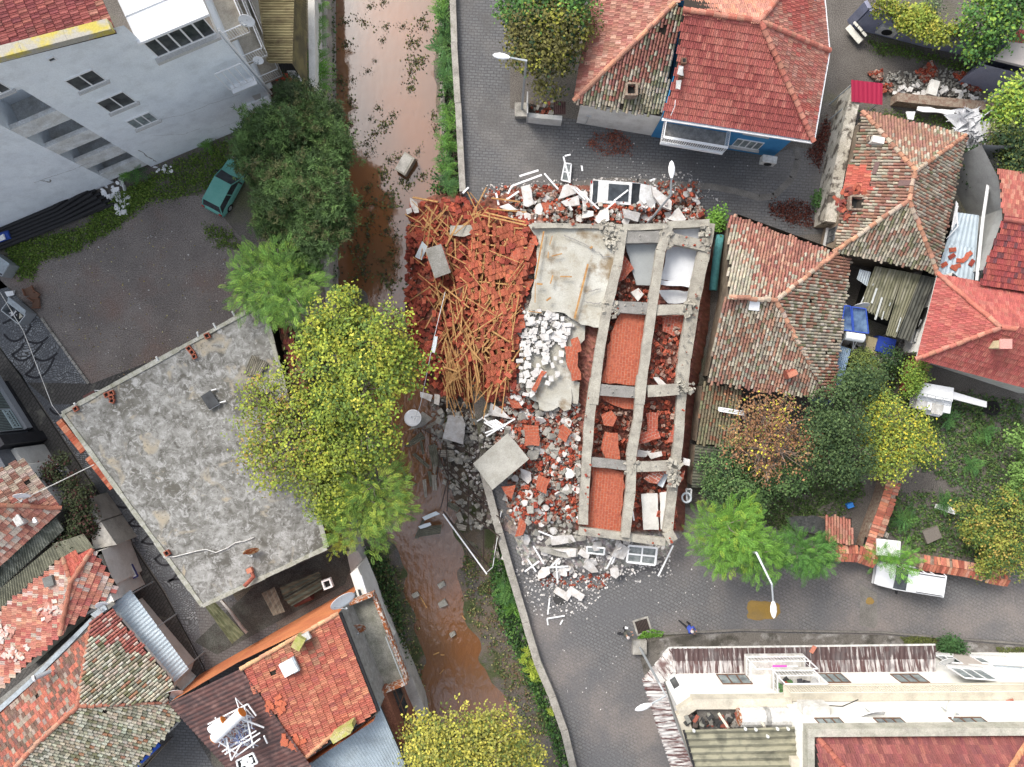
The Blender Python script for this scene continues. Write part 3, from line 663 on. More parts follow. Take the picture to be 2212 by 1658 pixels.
m=MB();m.walls([A,B,fr_[0],fr_[1],P(*TT2),A+Vector((1.9,8,0))],0,5.75);m.build('wall',M_blue,t)
m=MB();pts=[P(*EL),P(*ER),P(*RR),P(*TT)]
for a,b_ in zip(pts,pts[1:]):
 dz=Vector((0,0,-.12));d_=(b_-a).cross(Vector((0,0,1))).normalized()*.08;m.bar(a+dz+d_,b_+dz+d_,.14,.12)
m.build('gutter',M_white,t)
m=MB();q=[P(EL[0],EL[1],5.62),P(ER[0],ER[1],5.62),Vector((fr_[0].x,fr_[0].y,5.62)),B+Vector((0,0,5.62)),A+Vector((0,0,5.62))];m.poly([q[0],q[1],q[3],q[4]]);m.poly([q[1],q[2],q[3]]);m.build('soffit',M_wfr,t)
r=W4 .rect(G(20,1640,1090,1840,1115,1800,1160,1600,1130));w=window(W4,(r[0],.9,r[2],2.3),t,4,gm=M_curt)
r2=W4 .rect(G(20,1100,1015,1240,1035,1250,1060,1095,1040));window(W4,(r2[0],1.0,r2[2],2.2),t,3,gm=M_curt)
r3=W4 .rect(G(20,1720,1010,1890,1040));window(W4,(r3[0],3.6,r3[2],4.8),t,3,gm=M_curt)
a0=W4 .sz(*g(20,1330,1090))[0];m=MB();W4 .slab(m,a0,.02,a0+1.0,2.1,-.02,.03);m.build('door',M_brfr,t)
b0=W4 .rect(G(20,1070,985,1540,1060));m=MB();W4 .slab(m,b0[0],2.75,b0[2],2.9,0,1.35);m.build('balcony_floor',mat('balcony_tiles',(.34,.33,.31),(.2,.19,.18),scale=3,rough=.8),t)
m=MB();W4 .slab(m,b0[0],2.7,b0[2],2.95,1.25,1.42);rail(m,W4 .pt(b0[0],2.95,1.34),W4 .pt(b0[2],2.95,1.34),1.0,step=.14,r=.03);rail(m,W4 .pt(b0[0],2.95,1.34),W4 .pt(b0[0],2.95,0),1.0);rail(m,W4 .pt(b0[2],2.95,1.34),W4 .pt(b0[2],2.95,0),1.0)
m.bar(W4 .pt(b0[0],3.95,1.34),W4 .pt(b0[2],3.95,1.34),.16,.05);m.build('railing',M_white,t)
def acunit(name,label,W,a,z,s=1.0,off=.5,grp=None):
 c_=W.pt(a,z,off);M=Matrix((W.d,W.n,Vector((0,0,1)))).transposed();t=thing(name,label,'air conditioner',c_,0,grp)
 m=MB();m.box(c_,(.85*s,.5,.6*s),M);o=m.build('casing',M_dirtyw,t);bv=o.modifiers.new('bevel','BEVEL');bv.width=.03;bv.segments=2
 m=MB();m.lathe([(.001,.01),(.2*s,.01),(.23*s,.03),(.23*s,0)],c_+W.n*.25,M@Matrix.Rotation(R(-90),3,'X'),16);m.build('fan_grille',M_black,t)
 return t
acunit('outdoor_air_unit','white-grey metal box unit on the blue wall at the house corner',W4,W4 .sz(*g(20,1885,1170))[0],1.25,1.15,.75)
a_=[P(*g(20,1185,770),6.6),P(*g(20,1180,820),6.5),P(*g(20,1150,890),6.1)];m=MB();m.tube([p+Vector((0,0,.08))for p in a_],.02,5,caps=False);tag(m.build('roof_cable',M_white),'thin white cable lying on the left edge of the bright red roof','cable')
dish('satellite_dish','dark satellite dish with white arm at the top right of the bright red roof',P(*g(30,610,10),7.2),.42,R(40),R(60),M_dark)
for i,(x,y)in enumerate(((1246,478),(1226,585))):
 c_=plane_hit(ref1,*g(20,x,y));q=thing('roof_vent',('upper','lower')[i]+' small square hole with grey flashing at the left edge of the bright red roof','vent',c_)
 m=MB();m.box(c_,(.3,.34,.5));m.build('shaft',M_brfr,q);m=MB();m.box(c_+Vector((0,0,.25)),(.18,.22,.02));m.build('opening',M_dark,q)
 m=MB();m.box(c_+Vector((-.15,-.5,.02)),(.3,.5,.06),Matrix.Rotation(.2,3,'X'),jit=.05);m.build('flashing',M_sill,q)
M_redbr=mat('weathered_brick',(.38,.10,.065),(.2,.08,.06),scale=5,rough=.95,bump=.3)
t=thing('low_wall','low cream wall with broken top left of the cream-walled old house','wall',P(1180,250));m=MB()
for i,(a,b_,z)in enumerate((((1141,255),(1175,259),1.1),((1175,259),(1213,262),1.15))):m.bar(P(*a,z/2),P(*b_,z/2),.3,z)
m.build('wall_face',M_wpl,t);m=MB();m.bar(P(1139,210,.9),P(1139,256,.9),.08,1.8);m.build('end_post',M_sill,t)
m=MB();corr(m,PZ([(1196,218),(1222,220),(1222,248),(1196,247)],1.5),.12,.02);tag(m.build('brown_metal_sheet',mat('brown_sheet',(.06,.03,.03),(.1,.05,.045),rough=.6)),'small dark brown corrugated sheet by the cream house corner','metal sheet')
m=MB()
for k in range(40):u,v=rnd.uniform(1148,1195),rnd.uniform(220,246);m.box(P(u,v,rnd.uniform(.1,.5)),(rnd.uniform(.1,.35),rnd.uniform(.1,.3),.12),Matrix.Rotation(rnd.uniform(0,3),3,'Z'),jc(rnd.choice([(.3,.09,.06),(.35,.33,.3),(.15,.12,.1)])))
kind(tag(m.build('rubble_heap',mat('heap',(1,1,1),attr=True,rough=.95)),'heap of broken bricks and stones behind the low cream wall','rubble'),'stuff')
m=MB();corr(m,[P(*g(20,418,-80),3),P(*g(20,548,-80),3),P(*g(20,520,125),3),P(*g(20,402,112),3)],.16,.02);tag(m.build('grey_lean_to_roof',mat('grey_sheet',(.2,.21,.2),(.15,.15,.14),rough=.8)),'small grey corrugated roof between the dark trees and the old house','roof sheet')
M_brick=mat('old_brick',(.2,.12,.09),(.33,.28,.22),scale=5,rough=.95,bump=.4)
M_mudw=mat('brown_render',(.30,.25,.19),(.2,.15,.11),scale=1.2,rough=.95,grime=.6,fine=.15)
def old_house(name,label,slopes,ridges,fp,ze,wm,pal,w=.2,l=.32,jit=.15,rp=None,holes=(),gable=None):
 t=house(name,label,'house',fp);m=MB()
 for sl_ in slopes:tiles(m,sl_[0],sl_[2]if len(sl_)>2 else 'barrel',(sl_[3]if len(sl_)>3 else w),(sl_[4]if len(sl_)>4 else l),sl_[1],jit if len(sl_)<6 else sl_[5],holes=holes,rough=.004)
 for a,b_ in ridges:ridge(m,a,b_,rp or palette([(.42,.17,.1),(.5,.26,.17),(.45,.36,.28)],[3,2,2],6),.15,.4,.04)
 m.build('roof',M_tile,t);m=MB();m.walls(fp,0,ze if not gable else gable);m.build('wall',wm,t);return t
NW,NE,SE,SW_=(*g(30,975,850),3.5),(*g(30,1768,1038),3.5),(*g(31,1545,655),3.5),(*g(31,758,492),3.5)
AN,AS=(*g(30,1380,1310),5.5),(*g(30,1330,1530),5.5)
c_=[P(*p)for p in(NW,NE,SE,SW_)];an,as_=P(*AN),P(*AS)
wref=(NW,SW_,AS)
hole=[plane_hit(wref,*p)for p in G(30,885,1530,975,1530,975,1590,885,1590)]
redp=[plane_hit(wref,*p)for p in G(30,862,1262,1005,1272,1048,1470,826,1450)]
t=old_house('old_house','old house whose mossy tiled roof has a bright red patch and open chimney hole',[([c_[0],c_[1],an],old_pal(41,'mixed')),([c_[1],c_[2],as_,an],old_pal(42,'mixed')),([c_[2],c_[3],as_],old_pal(43,'grey')),([c_[3],c_[0],an,as_],old_pal(44,'mixed'))],[(c_[0],an),(c_[1],an),(an,as_),(as_,c_[3]),(as_,c_[2])],inset(c_,.35),3.35,M_mudw,None,holes=[hole,redp])
m=MB();tiles(m,[p+Vector((0,0,.06))for p in redp],'flat',.24,.36,palette([(.52,.1,.06),(.56,.15,.09)],[2,1],4),.06);m.build('new_tile_patch',M_tile,t)
m=MB();hc=sum(hole,Vector())/4
for k in range(70):
 a=rnd.uniform(0,6.28);r_=rnd.uniform(.55,1.3);m.box(hc+Vector((math.cos(a)*r_*1.1,math.sin(a)*r_*.9,rnd.uniform(-.02,.2)+math.cos(a)*.3)),(.36,.2,.035),Matrix.Rotation(rnd.uniform(0,3.1),3,'Z')@Matrix.Rotation(rnd.uniform(-.4,.4),3,'X'),jc(rnd.choice([(.36,.1,.06),(.28,.07,.05),(.2,.06,.05)])))
kind(m.build('broken_tiles',M_tile,t),'stuff')
m=MB();m.box(hc+Vector((0,0,-.15)),(.95,.75,.2));m.build('roof_opening',M_dark,t)
m=MB()
for dx,dy,sx,sy in((-.5,0,.14,.9),(.5,0,.14,.9),(0,.42,.86,.13),(0,-.42,.86,.13)):m.box(hc+Vector((dx,dy,.1)),(sx,sy,.4),jit=.02)
m.build('chimney_base',M_brick,t)
for i,(pts,z)in enumerate(((G(30,1062,1245,1102,1250,1068,1340,1040,1335),.1),(G(30,1245,1385,1362,1385,1368,1418,1235,1432),.1))):
 m=MB();m.prism([plane_hit(wref,*p)+Vector((0,0,.14))for p in pts],.03);tag(m.build('metal_flashing',mat('brown_flashing',(.13,.075,.07),rough=.6)),('short','long')[i]+' dark brown metal strip lying on the mossy roof with the red patch','metal strip')
q=thing('chimney','pale concrete chimney block with a square hole on the west slope of the mossy roof','chimney',plane_hit(wref,*g(30,1060,1085)));b_=plane_hit(wref,*g(30,1072,1088));m=MB();m.box(b_+Vector((0,0,.2)),(.75,.4,.5),Matrix.Rotation(R(-12),3,'Z'));m.build('block',M_wpl,q)
m=MB();b_=plane_hit(wref,*g(30,1022,1073));m.box(b_+Vector((0,0,.2)),(.32,.32,.4));m.build('flue',M_brick,q);m=MB();m.box(b_+Vector((0,0,.4)),(.2,.2,.02));m.build('opening',M_dark,q)
fp=inset(c_,.35);W5=Wall(fp[0],fp[3])if(Wall(fp[0],fp[3]).n.x<0)else Wall(fp[3],fp[0])
for uv in(G(30,770,1440,835,1375),G(31,710,340,770,300)):
 r=W5 .rect(uv);window(W5,(r[0],1.1,r[0]+1.0,2.3),t,2,fm=mat('grey_frame',(.12,.12,.13),rough=.6))
M_peel=mat('peeling_plaster',(.50,.46,.38),(.14,.12,.1),scale=1.4,rough=.95,bump=.5,bscale=6,lo=.48,hi=.56,fine=.2,det=10,col3=(.62,.58,.5),scale3=1.1,lo3=.5,hi3=.56)
def gwall(name,label,pts,w,z,mt,cap=None,z0=0):
 t=thing(name,label,'wall',P(*pts[0]));m=MB()
 for a,b_ in zip(pts,pts[1:]):
  A,B=P(*a),P(*b_);d=(B-A).normalized();n_=Vector((d.y,-d.x,0))*w/2;Z=Vector((0,0,z));K=max(1,int((B-A).length/1.0))
  for k in range(K):
   p,q=A.lerp(B,k/K),A.lerp(B,(k+1)/K);j=rnd.uniform(-.04,.04);Zk=Vector((0,0,z+j))
   m.prism([p+n_+Zk,q+n_+Zk,q-n_+Zk,p-n_+Zk],z+j-z0)
 m.build('masonry',mt,t)
 if cap:
  m=MB()
  for a,b_ in zip(pts,pts[1:]):
   A,B=P(*a),P(*b_);d=(B-A).normalized();n_=Vector((d.y,-d.x,0));K=int((B-A).length/.2)
   for k in range(K):
    for s_ in(-1,1):
     if rnd.random()<.05:continue
     c0=A.lerp(B,(k+.5)/K)+Vector((0,0,z+.05));M=Matrix((d,n_,Vector((0,0,1)))).transposed()@Matrix.Rotation(s_*-.35+rnd.uniform(-.1,.1),3,'X')@Matrix.Rotation(rnd.uniform(-.1,.1),3,'Z')
     m.box(c0+n_*s_*w*.36,(.19,w*.72,.04),M,jc(rnd.choice(cap),.2))
  m.build('tile_coping',M_tile,t)
 return t
gwall('garden_wall','old garden wall with peeling white plaster top along the alley by the blue house',[g(30,835,735),g(30,735,1200),g(30,665,1560),g(31,640,310)],.75,2.0,M_peel)
gwall('garden_wall','grey weathered garden wall behind the mossy house, running up to the dark bushes',[g(30,1830,1560),g(30,1900,1000)],.6,1.6,M_peel)
m=MB();corr(m,[P(*g(30,888,612),2.4),P(*g(30,1130,640),2.4),P(*g(30,1127,805),2.1),P(*g(30,890,780),2.1)],.28,.035,saw=True)
t=thing('metal_canopy','small crimson red ribbed metal roof beside the brick rubble','canopy',P(*g(30,1000,700)));m.build('roof_sheet',mat('crimson_metal',(.36,.02,.06),rough=.45,fine=.05),t)
m=MB()
for p in G(30,905,640,1115,660,1110,785,905,765):a=P(*p,2.1);m.tube([(a.x*.97,a.y*.97,0),(a.x,a.y,2.1)],.04)
m.build('post',M_steel,t)
m=MB();c4=[P(*p,1.5)for p in G(30,850,820,905,820,890,1010,825,1000)]
tiles(m,c4,'barrel',.2,.3,old_pal(45,'mixed'),.15,dirxy=(-1,0));t=thing('tiled_coping','short strip of grey and red barrel tiles between garden wall and the mossy house','tile strip',c4[0]);m.build('tile_course',M_tile,t)
m=MB();m.walls([p*1 for p in inset(c4,.05)],0,1.45);m.build('wall',M_mudw,t)
NW,NE,E_,SE,SW_=(*g(21,1600,205),3.6),(*g(31,768,502),3.6),(*g(31,888,545),3.6),(*g(31,742,1615),3.6),(*g(21,1425,1488),3.6)
J=(*g(31,312,862),6.0);U=(NW,NE,J);Lo=(SW_,(*g(31,700,1600),3.6),J);Ri=(NE,SE,J)
up=facet(U,[NW[:2],NE[:2],J[:2],g(21,1592,835),g(21,1585,500)]);lo=facet(Lo,[SW_[:2],g(31,350,1575),g(31,700,1605),J[:2],g(21,1592,840),g(21,1555,870)])
ri=facet(Ri,[NE[:2],E_[:2],SE[:2],g(31,690,1600),J[:2]])
pu=lambda x,y,r,a=old_pal(51,'red'),b_=old_pal(52,'mixed'):(a if x+r.uniform(-1.2,1.2)<15.2 else b_)(x,y,r)
t=old_house('old_house','large old house with mossy grey-red barrel tile roof right beside the collapsed building',[(up,pu),(lo,old_pal(53,'mixed')),(ri,old_pal(54,'grey'))],[(plane_hit(U,*g(21,1592,835)),P(*J)),(P(*J),P(*NE)),(P(*J),plane_hit(Lo,*g(31,700,1605)))],[P(*g(21,1545,290)),P(NE[0]-30,NE[1]+18),P(SE[0]-38,SE[1]-36),P(*g(21,1395,1440)),P(*g(21,1510,850))],None,M_mudw,None,gable=[3.4,3.4,3.4,3.4,5.6])
q=thing('chimney','reddish brick chimney near the lower edge of the large mossy roof','chimney',plane_hit(Lo,*g(31,400,1430)));b_=plane_hit(Lo,*g(31,398,1425));m=MB();m.box(b_+Vector((0,0,.3)),(.5,.5,.9),Matrix.Rotation(.3,3,'Z'));m.build('shaft',M_redbr,q);m=MB();m.box(b_+Vector((.05,0,.79)),(.66,.34,.06),Matrix.Rotation(.4,3,'Z')@Matrix.Rotation(.2,3,'Y'));m.build('cap',mat('terracotta',(.5,.2,.13),rough=.9),q)
m=MB();m.prism([plane_hit(Lo,*p)+Vector((0,0,.16))for p in G(31,112,843,188,848,178,945,97,938)],.03);tag(m.build('white_board',M_white),'white square board lying on the ridge of the large mossy roof','board')
m=MB();pts=[P(*p,.9)for p in G(21,1530,365,1500,560,1475,785)];m.tube(pts,.27,12);t=tag(m.build('rolled_awning',mat('turquoise_cloth',(.10,.33,.34),(.07,.22,.23),scale=3,rough=.8),smooth=True),'faded turquoise roll lying in the gap beside the large mossy house','awning')
c4=[P(*g(22,1400,60),2.9),P(*g(22,1700,110),2.9),P(*g(22,1650,545),2.2),P(*g(22,1345,525),2.2)]
old_r=palette([(.34,.12,.06),(.28,.09,.05),MOSS],[3,2,2],56);old_d=palette([MOSS,(.17,.14,.09),(.2,.1,.06)],[2,2,1],57)
m=MB();tiles(m,c4,'barrel',.2,.3,lambda x,y,r:(old_r if y<-5.2+r.uniform(-.5,.5)else old_d)(x,y,r),.15)
t=thing('tiled_annex','low annex with dark mossy and rusty orange tiles under the brown-leaved tree','annex',c4[0]);m.build('roof',M_tile,t);m=MB();m.walls(inset(c4,.15),0,2.1);m.build('wall',M_mudw,t)
c4=[P(*g(22,1340,530),2.1),P(*g(22,1640,560),2.1),P(*g(22,1600,865),2.0),P(*g(22,1310,855),2.0)]
M_dksheet=streak('dark_green_sheet',(.05,.055,.04),(.10,.10,.07),(.03,.035,.025),0,along=.6,across=3,rough=.8)
m=MB();corr(m,[c4[0],c4[3],c4[2],c4[1]],.19,.03);t=thing('sheet_annex','low annex with dark green-black corrugated roof half covered by bushes','annex',c4[0]);m.build('roof',M_dksheet,t);m=MB();m.walls(inset(c4,.1),0,1.95);m.build('wall',M_mudw,t)
NW,SW_,AP=(*g(31,1550,662),3.8),(*g(31,1388,1310),3.8),(*g(31,2030,1070),6.2)
t=thing('red_roof_house','house with clean red hip roof with orange glow near its peak, right edge','house',P(2120,740))
NEr,SEr=(2300,g(31,0,845)[1],3.8),(2300,g(31,0,1612)[1],3.8);Up=(NW,NEr,AP);Lw=(SW_,SEr,AP)
m=MB();bp=palette([(.45,.095,.07),(.41,.08,.06),(.48,.125,.09)],[3,2,2],61,.9);op=palette([(.62,.28,.13),(.6,.22,.11)],[2,1],62)
apx=P(*AP);gl=lambda x,y,r:(op if(x-apx.x)**2+(y-apx.y)**2<(3.2+r.uniform(-.5,.5))**2 and y>apx.y-.3+(x-apx.x)*.0 and y<apx.y+1.8 else bp)(x,y,r)
tiles(m,[P(*NW),P(*SW_),apx],'flat',.24,.36,bp,.03);tiles(m,facet(Up,[NW[:2],NEr[:2],(2300,g(31,0,1120)[1]),AP[:2]]),'flat',.24,.36,bp,.03);tiles(m,facet(Lw,[SW_[:2],SEr[:2],(2300,g(31,0,1128)[1]),AP[:2]]),'flat',.24,.36,bp,.03)
for a,b_ in((apx,P(*NW)),(apx,P(*SW_)),(apx,plane_hit(Up,2300,g(31,0,1122)[1]))):ridge(m,a+Vector((0,0,.03)),b_+Vector((0,0,.03)),rp_,.15)
m.build('roof',M_tile,t)
m=MB();a,b_,c_=P(*NW),P(*SW_),P(*SEr)
for p,q_ in((a,b_),(b_,c_)):n_=(q_-p).cross(Vector((0,0,1))).normalized()*-.1;m.bar(p+n_-Vector((0,0,.1)),q_+n_-Vector((0,0,.1)),.15,.12)
m.build('gutter',M_dirtyw,t)
m=MB();m.walls([P(NW[0]-38,NW[1]+14),P(2200,790),P(2200,850),P(SW_[0]-40,SW_[1]-12)],0,3.7);m.build('wall',M_wpl,t)
q=thing('chimney','cream chimney with a pinkish cap on the right red roof','chimney',plane_hit(Lw,*g(31,2000,1200)));b_=plane_hit(Lw,*g(31,1985,1205));m=MB();m.box(b_+Vector((0,0,.35)),(.5,.45,1.0),Matrix.Rotation(-.1,3,'Z'));m.build('shaft',mat('cream_chimney',(.6,.5,.32),rough=.9),q);m=MB();m.box(b_+Vector((.1,.03,.88)),(.75,.6,.07));m.build('cap',mat('pink_cap',(.6,.3,.26),rough=.9),q)
t=thing('dark_red_house','house with darker red tiled roof and grey side wall at the right edge','house',P(2160,480))
A_,B_,C_,D_=(*g(30,2010,1312),4.3),(*g(31,2050,240),5.2),(*g(31,1872,722),4.3),(2320,g(31,0,850)[1],4.3)
R1=(B_,(2320,g(31,0,320)[1],5.2),A_);R2=(B_,C_,(2320,g(31,0,320)[1],5.2))
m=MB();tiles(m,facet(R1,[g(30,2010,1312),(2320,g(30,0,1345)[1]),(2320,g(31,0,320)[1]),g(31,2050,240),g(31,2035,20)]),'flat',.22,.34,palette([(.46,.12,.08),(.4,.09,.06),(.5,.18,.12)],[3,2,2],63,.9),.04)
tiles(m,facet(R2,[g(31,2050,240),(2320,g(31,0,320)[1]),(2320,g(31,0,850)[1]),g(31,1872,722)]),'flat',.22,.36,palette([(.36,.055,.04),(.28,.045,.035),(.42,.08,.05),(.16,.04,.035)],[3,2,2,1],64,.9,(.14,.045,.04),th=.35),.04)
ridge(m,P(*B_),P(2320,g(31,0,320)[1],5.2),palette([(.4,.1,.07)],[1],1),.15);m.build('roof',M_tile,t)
M_gwall=mat('grey_render',(.40,.41,.40),(.33,.335,.33),scale=.7,rough=.92,fine=.07,grime=.35)
m=MB();m.walls([P(2035,g(30,0,1262)[1]),P(2300,g(30,0,1300)[1]),P(2300,640),P(g(31,1640,0)[0],g(31,0,690)[1]),P(g(31,1800,0)[0],g(31,0,250)[1])],0,4.2)
m.build('wall',M_gwall,t)
m=MB();pts=[P(*p,3.0)for p in G(30,1955,1290,1900,1655)]+[P(*p,3.0)for p in G(31,1885,350,1850,710)];m.tube(pts,.1,8);m.build('gutter_pipe',M_white,t)
c4=[P(*p,2.5)for p in G(31,1705,190,1868,212,1825,712,1545,655)]
t=thing('metal_lean_to','pale blue-white ribbed metal lean-to roof with loose red tiles and white sticks','lean-to',c4[0]);m=MB()
corr(m,[P(*p,2.5)for p in G(31,1700,190,1868,212,1846,470,1610,440)],.3,.03,saw=True);corr(m,[P(*p,2.53)for p in G(31,1612,435,1848,462,1825,712,1545,657)],.3,.03,saw=True)
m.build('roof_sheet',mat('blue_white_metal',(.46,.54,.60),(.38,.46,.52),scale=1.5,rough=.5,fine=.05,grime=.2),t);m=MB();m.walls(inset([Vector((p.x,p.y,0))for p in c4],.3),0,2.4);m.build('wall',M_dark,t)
m=MB()
for k in range(11):
 a=P(*g(31,1690+rnd.uniform(-12,20),100+rnd.uniform(0,40)),2.7+rnd.uniform(0,.1));b_=P(*g(31,1650+rnd.uniform(0,70),290+rnd.uniform(-30,40)),2.7+rnd.uniform(0,.1));m.bar(a,b_,.035)
m.bar(P(*g(31,1618,390),2.7),P(*g(31,1710,290),2.75),.04)
kind(tag(m.build('white_slats',M_white),'bundle of thin white slats on the blue-white metal roof','slats'),'stuff')
M_moss_sheet=streak('mossy_sheet',(.14,.135,.085),(.23,.22,.17),(.06,.062,.035),R(70),along=.4,across=5,rough=.9,thr=(.5,.62))
M_dark_sheet=streak('dark_sheet',(.045,.047,.04),(.085,.085,.07),(.03,.03,.025),R(70),along=.4,across=4,rough=.9)
t=thing('courtyard_shed','courtyard shed with rotting mossy and dark corrugated sheets between three houses','shed',P(*g(31,1200,900)))
m=MB();z=2.5
corr(m,[P(*g(31,1072,600),z+.1),P(*g(31,1292,640),z+.1),P(*g(31,1165,1020),z-.1),P(*g(31,945,925),z-.1)],.2,.035,ragged=.06)
corr(m,[P(*g(31,1294,640),z+.1),P(*g(31,1425,668),z+.1),P(*g(31,1228,1150),z-.15),P(*g(31,1150,1130),z-.15)],.2,.035,ragged=.04)
m.build('roof',M_moss_sheet,t);m=MB();corr(m,[P(*g(31,1427,668),z+.1),P(*g(31,1532,690),z+.1),P(*g(31,1338,1180),z-.15),P(*g(31,1238,1148),z-.15)],.2,.035,ragged=.03);m.build('dark_roof',M_dark_sheet,t)
m=MB();corr(m,[P(*g(31,955,625),z),P(*g(31,1040,645),z),P(*g(31,1010,755),z-.1),P(*g(31,930,700),z-.1)],.16,.03);m.build('pale_sheet',mat('pale_sheet',(.4,.46,.5),(.3,.33,.35),scale=3,rough=.6),t)
m=MB()
for a,b_ in(((1085,770),(1045,885)),((1125,840),(1072,1010)),((1060,735),(1052,750)),((985,835),(950,920)),((1190,880),(1180,905)),((1270,995),(1235,1105)),((1140,945),(1122,1010))):m.bar(P(*g(31,*a),z+.1),P(*g(31,*b_),z+.0),.13 if a[0]>1080 and a[0]<1130 else.07,.02)
m.build('translucent_strip',mat('strip_white',(.5,.52,.5),rough=.7,fine=.15),t)
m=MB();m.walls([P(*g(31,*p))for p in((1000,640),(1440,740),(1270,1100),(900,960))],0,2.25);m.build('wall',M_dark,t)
for a,b_ in(((1400,985),(1345,1190)),((1425,1010),(1375,1180))):
 m=MB();m.tube([P(*g(31,*a),2.0),P(*g(31,*b_),1.9)],.07,8);tag(m.build('grey_pipe',M_gwall),'grey plastic pipe on the dark shed edge beside the red roof house','pipe','grey pipes by the shed')
def solar(name,label,panels,tank,zt,tr,cap_m,leg=.9,txt=None):
 t=thing(name,label,'solar heater',P(*tank[0],zt-leg));
 for q in panels:
  pp=[P(*p)for p in q];m=MB();m.prism(pp,.07);f=m.build('panel',mat('solar_glass',(.02,.045,.13),(.16,.25,.38),scale=.7,rough=.1,spec=.7,fine=.05,lo=.42,hi=.62),t)
  m=MB();up=Vector((0,0,.02))
  for a,b_ in zip(pp,pp[1:]+pp[:1]):m.bar(a+up,b_+up,.06,.07)
  m.build('panel_frame',mat('blue_frame',(.04,.09,.42),rough=.5),f)
 m=MB();a,b_=P(*tank[0],zt),P(*tank[1],zt);d=(b_-a).normalized();m.tube([a,a+d*.03,b_-d*.03,b_],tr,18);m.build('tank',M_white,t,smooth=False)
 m=MB();m.tube([a-d*.05,a+d*.02],tr*.96,18);m.tube([b_-d*.02,b_+d*.05],tr*.96,18);m.build('end_cap',cap_m,t)
 m=MB();s_=Vector((-d.y,d.x,0))
 for e in(a.lerp(b_,.12),a.lerp(b_,.88)):
  for k in(-1,1):m.bar(e-Vector((0,0,tr)),e+s_*k*.8-Vector((0,0,leg)),.045)
  m.bar(e+s_*.8-Vector((0,0,leg-.01)),e-s_*.8-Vector((0,0,leg-.01)),.04)
 m.build('stand',M_white,t);return t
solar('solar_water_heater','blue solar water heater with white tank in the cluttered courtyard',[[(*g(31,838,903),3.5),(*g(31,882,908),3.5),(*g(31,900,1100),3.1),(*g(31,808,1085),3.1)],[(*g(31,893,912),3.5),(*g(31,1000,928),3.5),(*g(31,1020,1115),3.1),(*g(31,908,1100),3.1)]],(g(31,840,1130),g(31,978,1152)),2.9,.3,M_steel)
dish('satellite_dish','pale satellite dish seen edge-on above the blue solar panels',P(*g(31,935,900),2.6),.5,R(74),R(-88))
m=MB();corr(m,[P(*g(31,795,1205),2.2),P(*g(31,888,1235),2.2),P(*g(31,790,1590),2.2),P(*g(31,735,1560),2.2)],.14,.03);t=thing('metal_canopy','narrow pale blue corrugated canopy along the large mossy roof','canopy',P(*g(31,830,1400)));m.build('roof_sheet',mat('sky_blue_sheet',(.22,.33,.48),(.3,.4,.5),scale=2,rough=.6,fine=.08,grime=.3),t)
m=MB();corr(m,[P(*g(32,740,60),2.2),P(*g(32,815,80),2.2),P(*g(32,745,225),2.0),P(*g(32,570,190),2.0)],.14,.03);m.build('lower_sheet',MATS['sky_blue_sheet'],t)
m=MB()
for p in((840,1250),(770,1500)):a=P(*g(31,*p),2.1);m.tube([(a.x,a.y,0),a],.05)
m.build('post',M_steel,t)
M_lav=mat('lavender_wall',(.30,.31,.41),(.25,.26,.34),scale=.6,rough=.9,fine=.1,grime=.2)
t=gwall('garden_wall','long lavender-grey garden wall with vines hanging over its top',[g(30,868,150),g(30,900,205),g(30,1440,345),g(30,1960,455),g(30,2260,520)],.25,2.4,M_lav)
t=thing('pale_house','pale pinkish house corner with small red roof at the top right','house',P(2190,110));m=MB()
q=[P(*g(30,1978,448),3.2),P(*g(30,2105,325),3.2),P(*g(30,2330,345),3.2),P(*g(30,2330,535),3.2)];m.prism(q,.25);m.build('terrace_slab',mat('pinkish_render',(.55,.5,.46),rough=.9,fine=.05),t)
m=MB();m.walls([Vector((p.x*.985,p.y*.985,0))for p in q],0,3.0);m.build('wall',M_lav,t)
m=MB();tiles(m,[P(*g(30,2095,315),4.2),P(*g(30,2140,225),4.8),P(*g(30,2330,250),4.8),P(*g(30,2330,345),4.2)],'flat',.24,.36,palette([(.46,.1,.06),(.36,.07,.05)],[2,1],5),.06);m.build('roof',M_tile,t)
m=MB();m.walls(inset([P(*g(30,2095,315),0),P(*g(30,2140,225),0),P(*g(30,2330,250),0),P(*g(30,2330,345),0)],.3),3.0,4.1);m.build('upper_wall',M_wpl,t)
t=thing('apartment_building','cream-white apartment building with peeling metal canopy along the lower street','building',P(1800,1450))
A,B=P(1440,1414),P(2300,1408);W=Wall(B,A);C_=P(1415,1431);D_=P(1476,1608);sx=W.L-(P(1606,0).x-A.x)
ZT=W.sz(*g(23,1700,1162))[1];ZT2=W.sz(*g(33,1200,1375))[1]
m=MB();m.walls([B,A,C_,D_,D_+Vector((1.3,-8,0))],0,ZT);s_=W.pt(sx,0)
m.walls([W.pt(0,0),W.pt(sx,0),W.pt(sx,0,-14)],ZT,ZT2);m.build('wall',mat('cream_wall',(.80,.79,.75),(.74,.73,.68),scale=.8,rough=.9,fine=.04,grime=.15,grimec=(.45,.42,.36)),t)
WC=Wall(A,C_);WW=Wall(C_,D_)
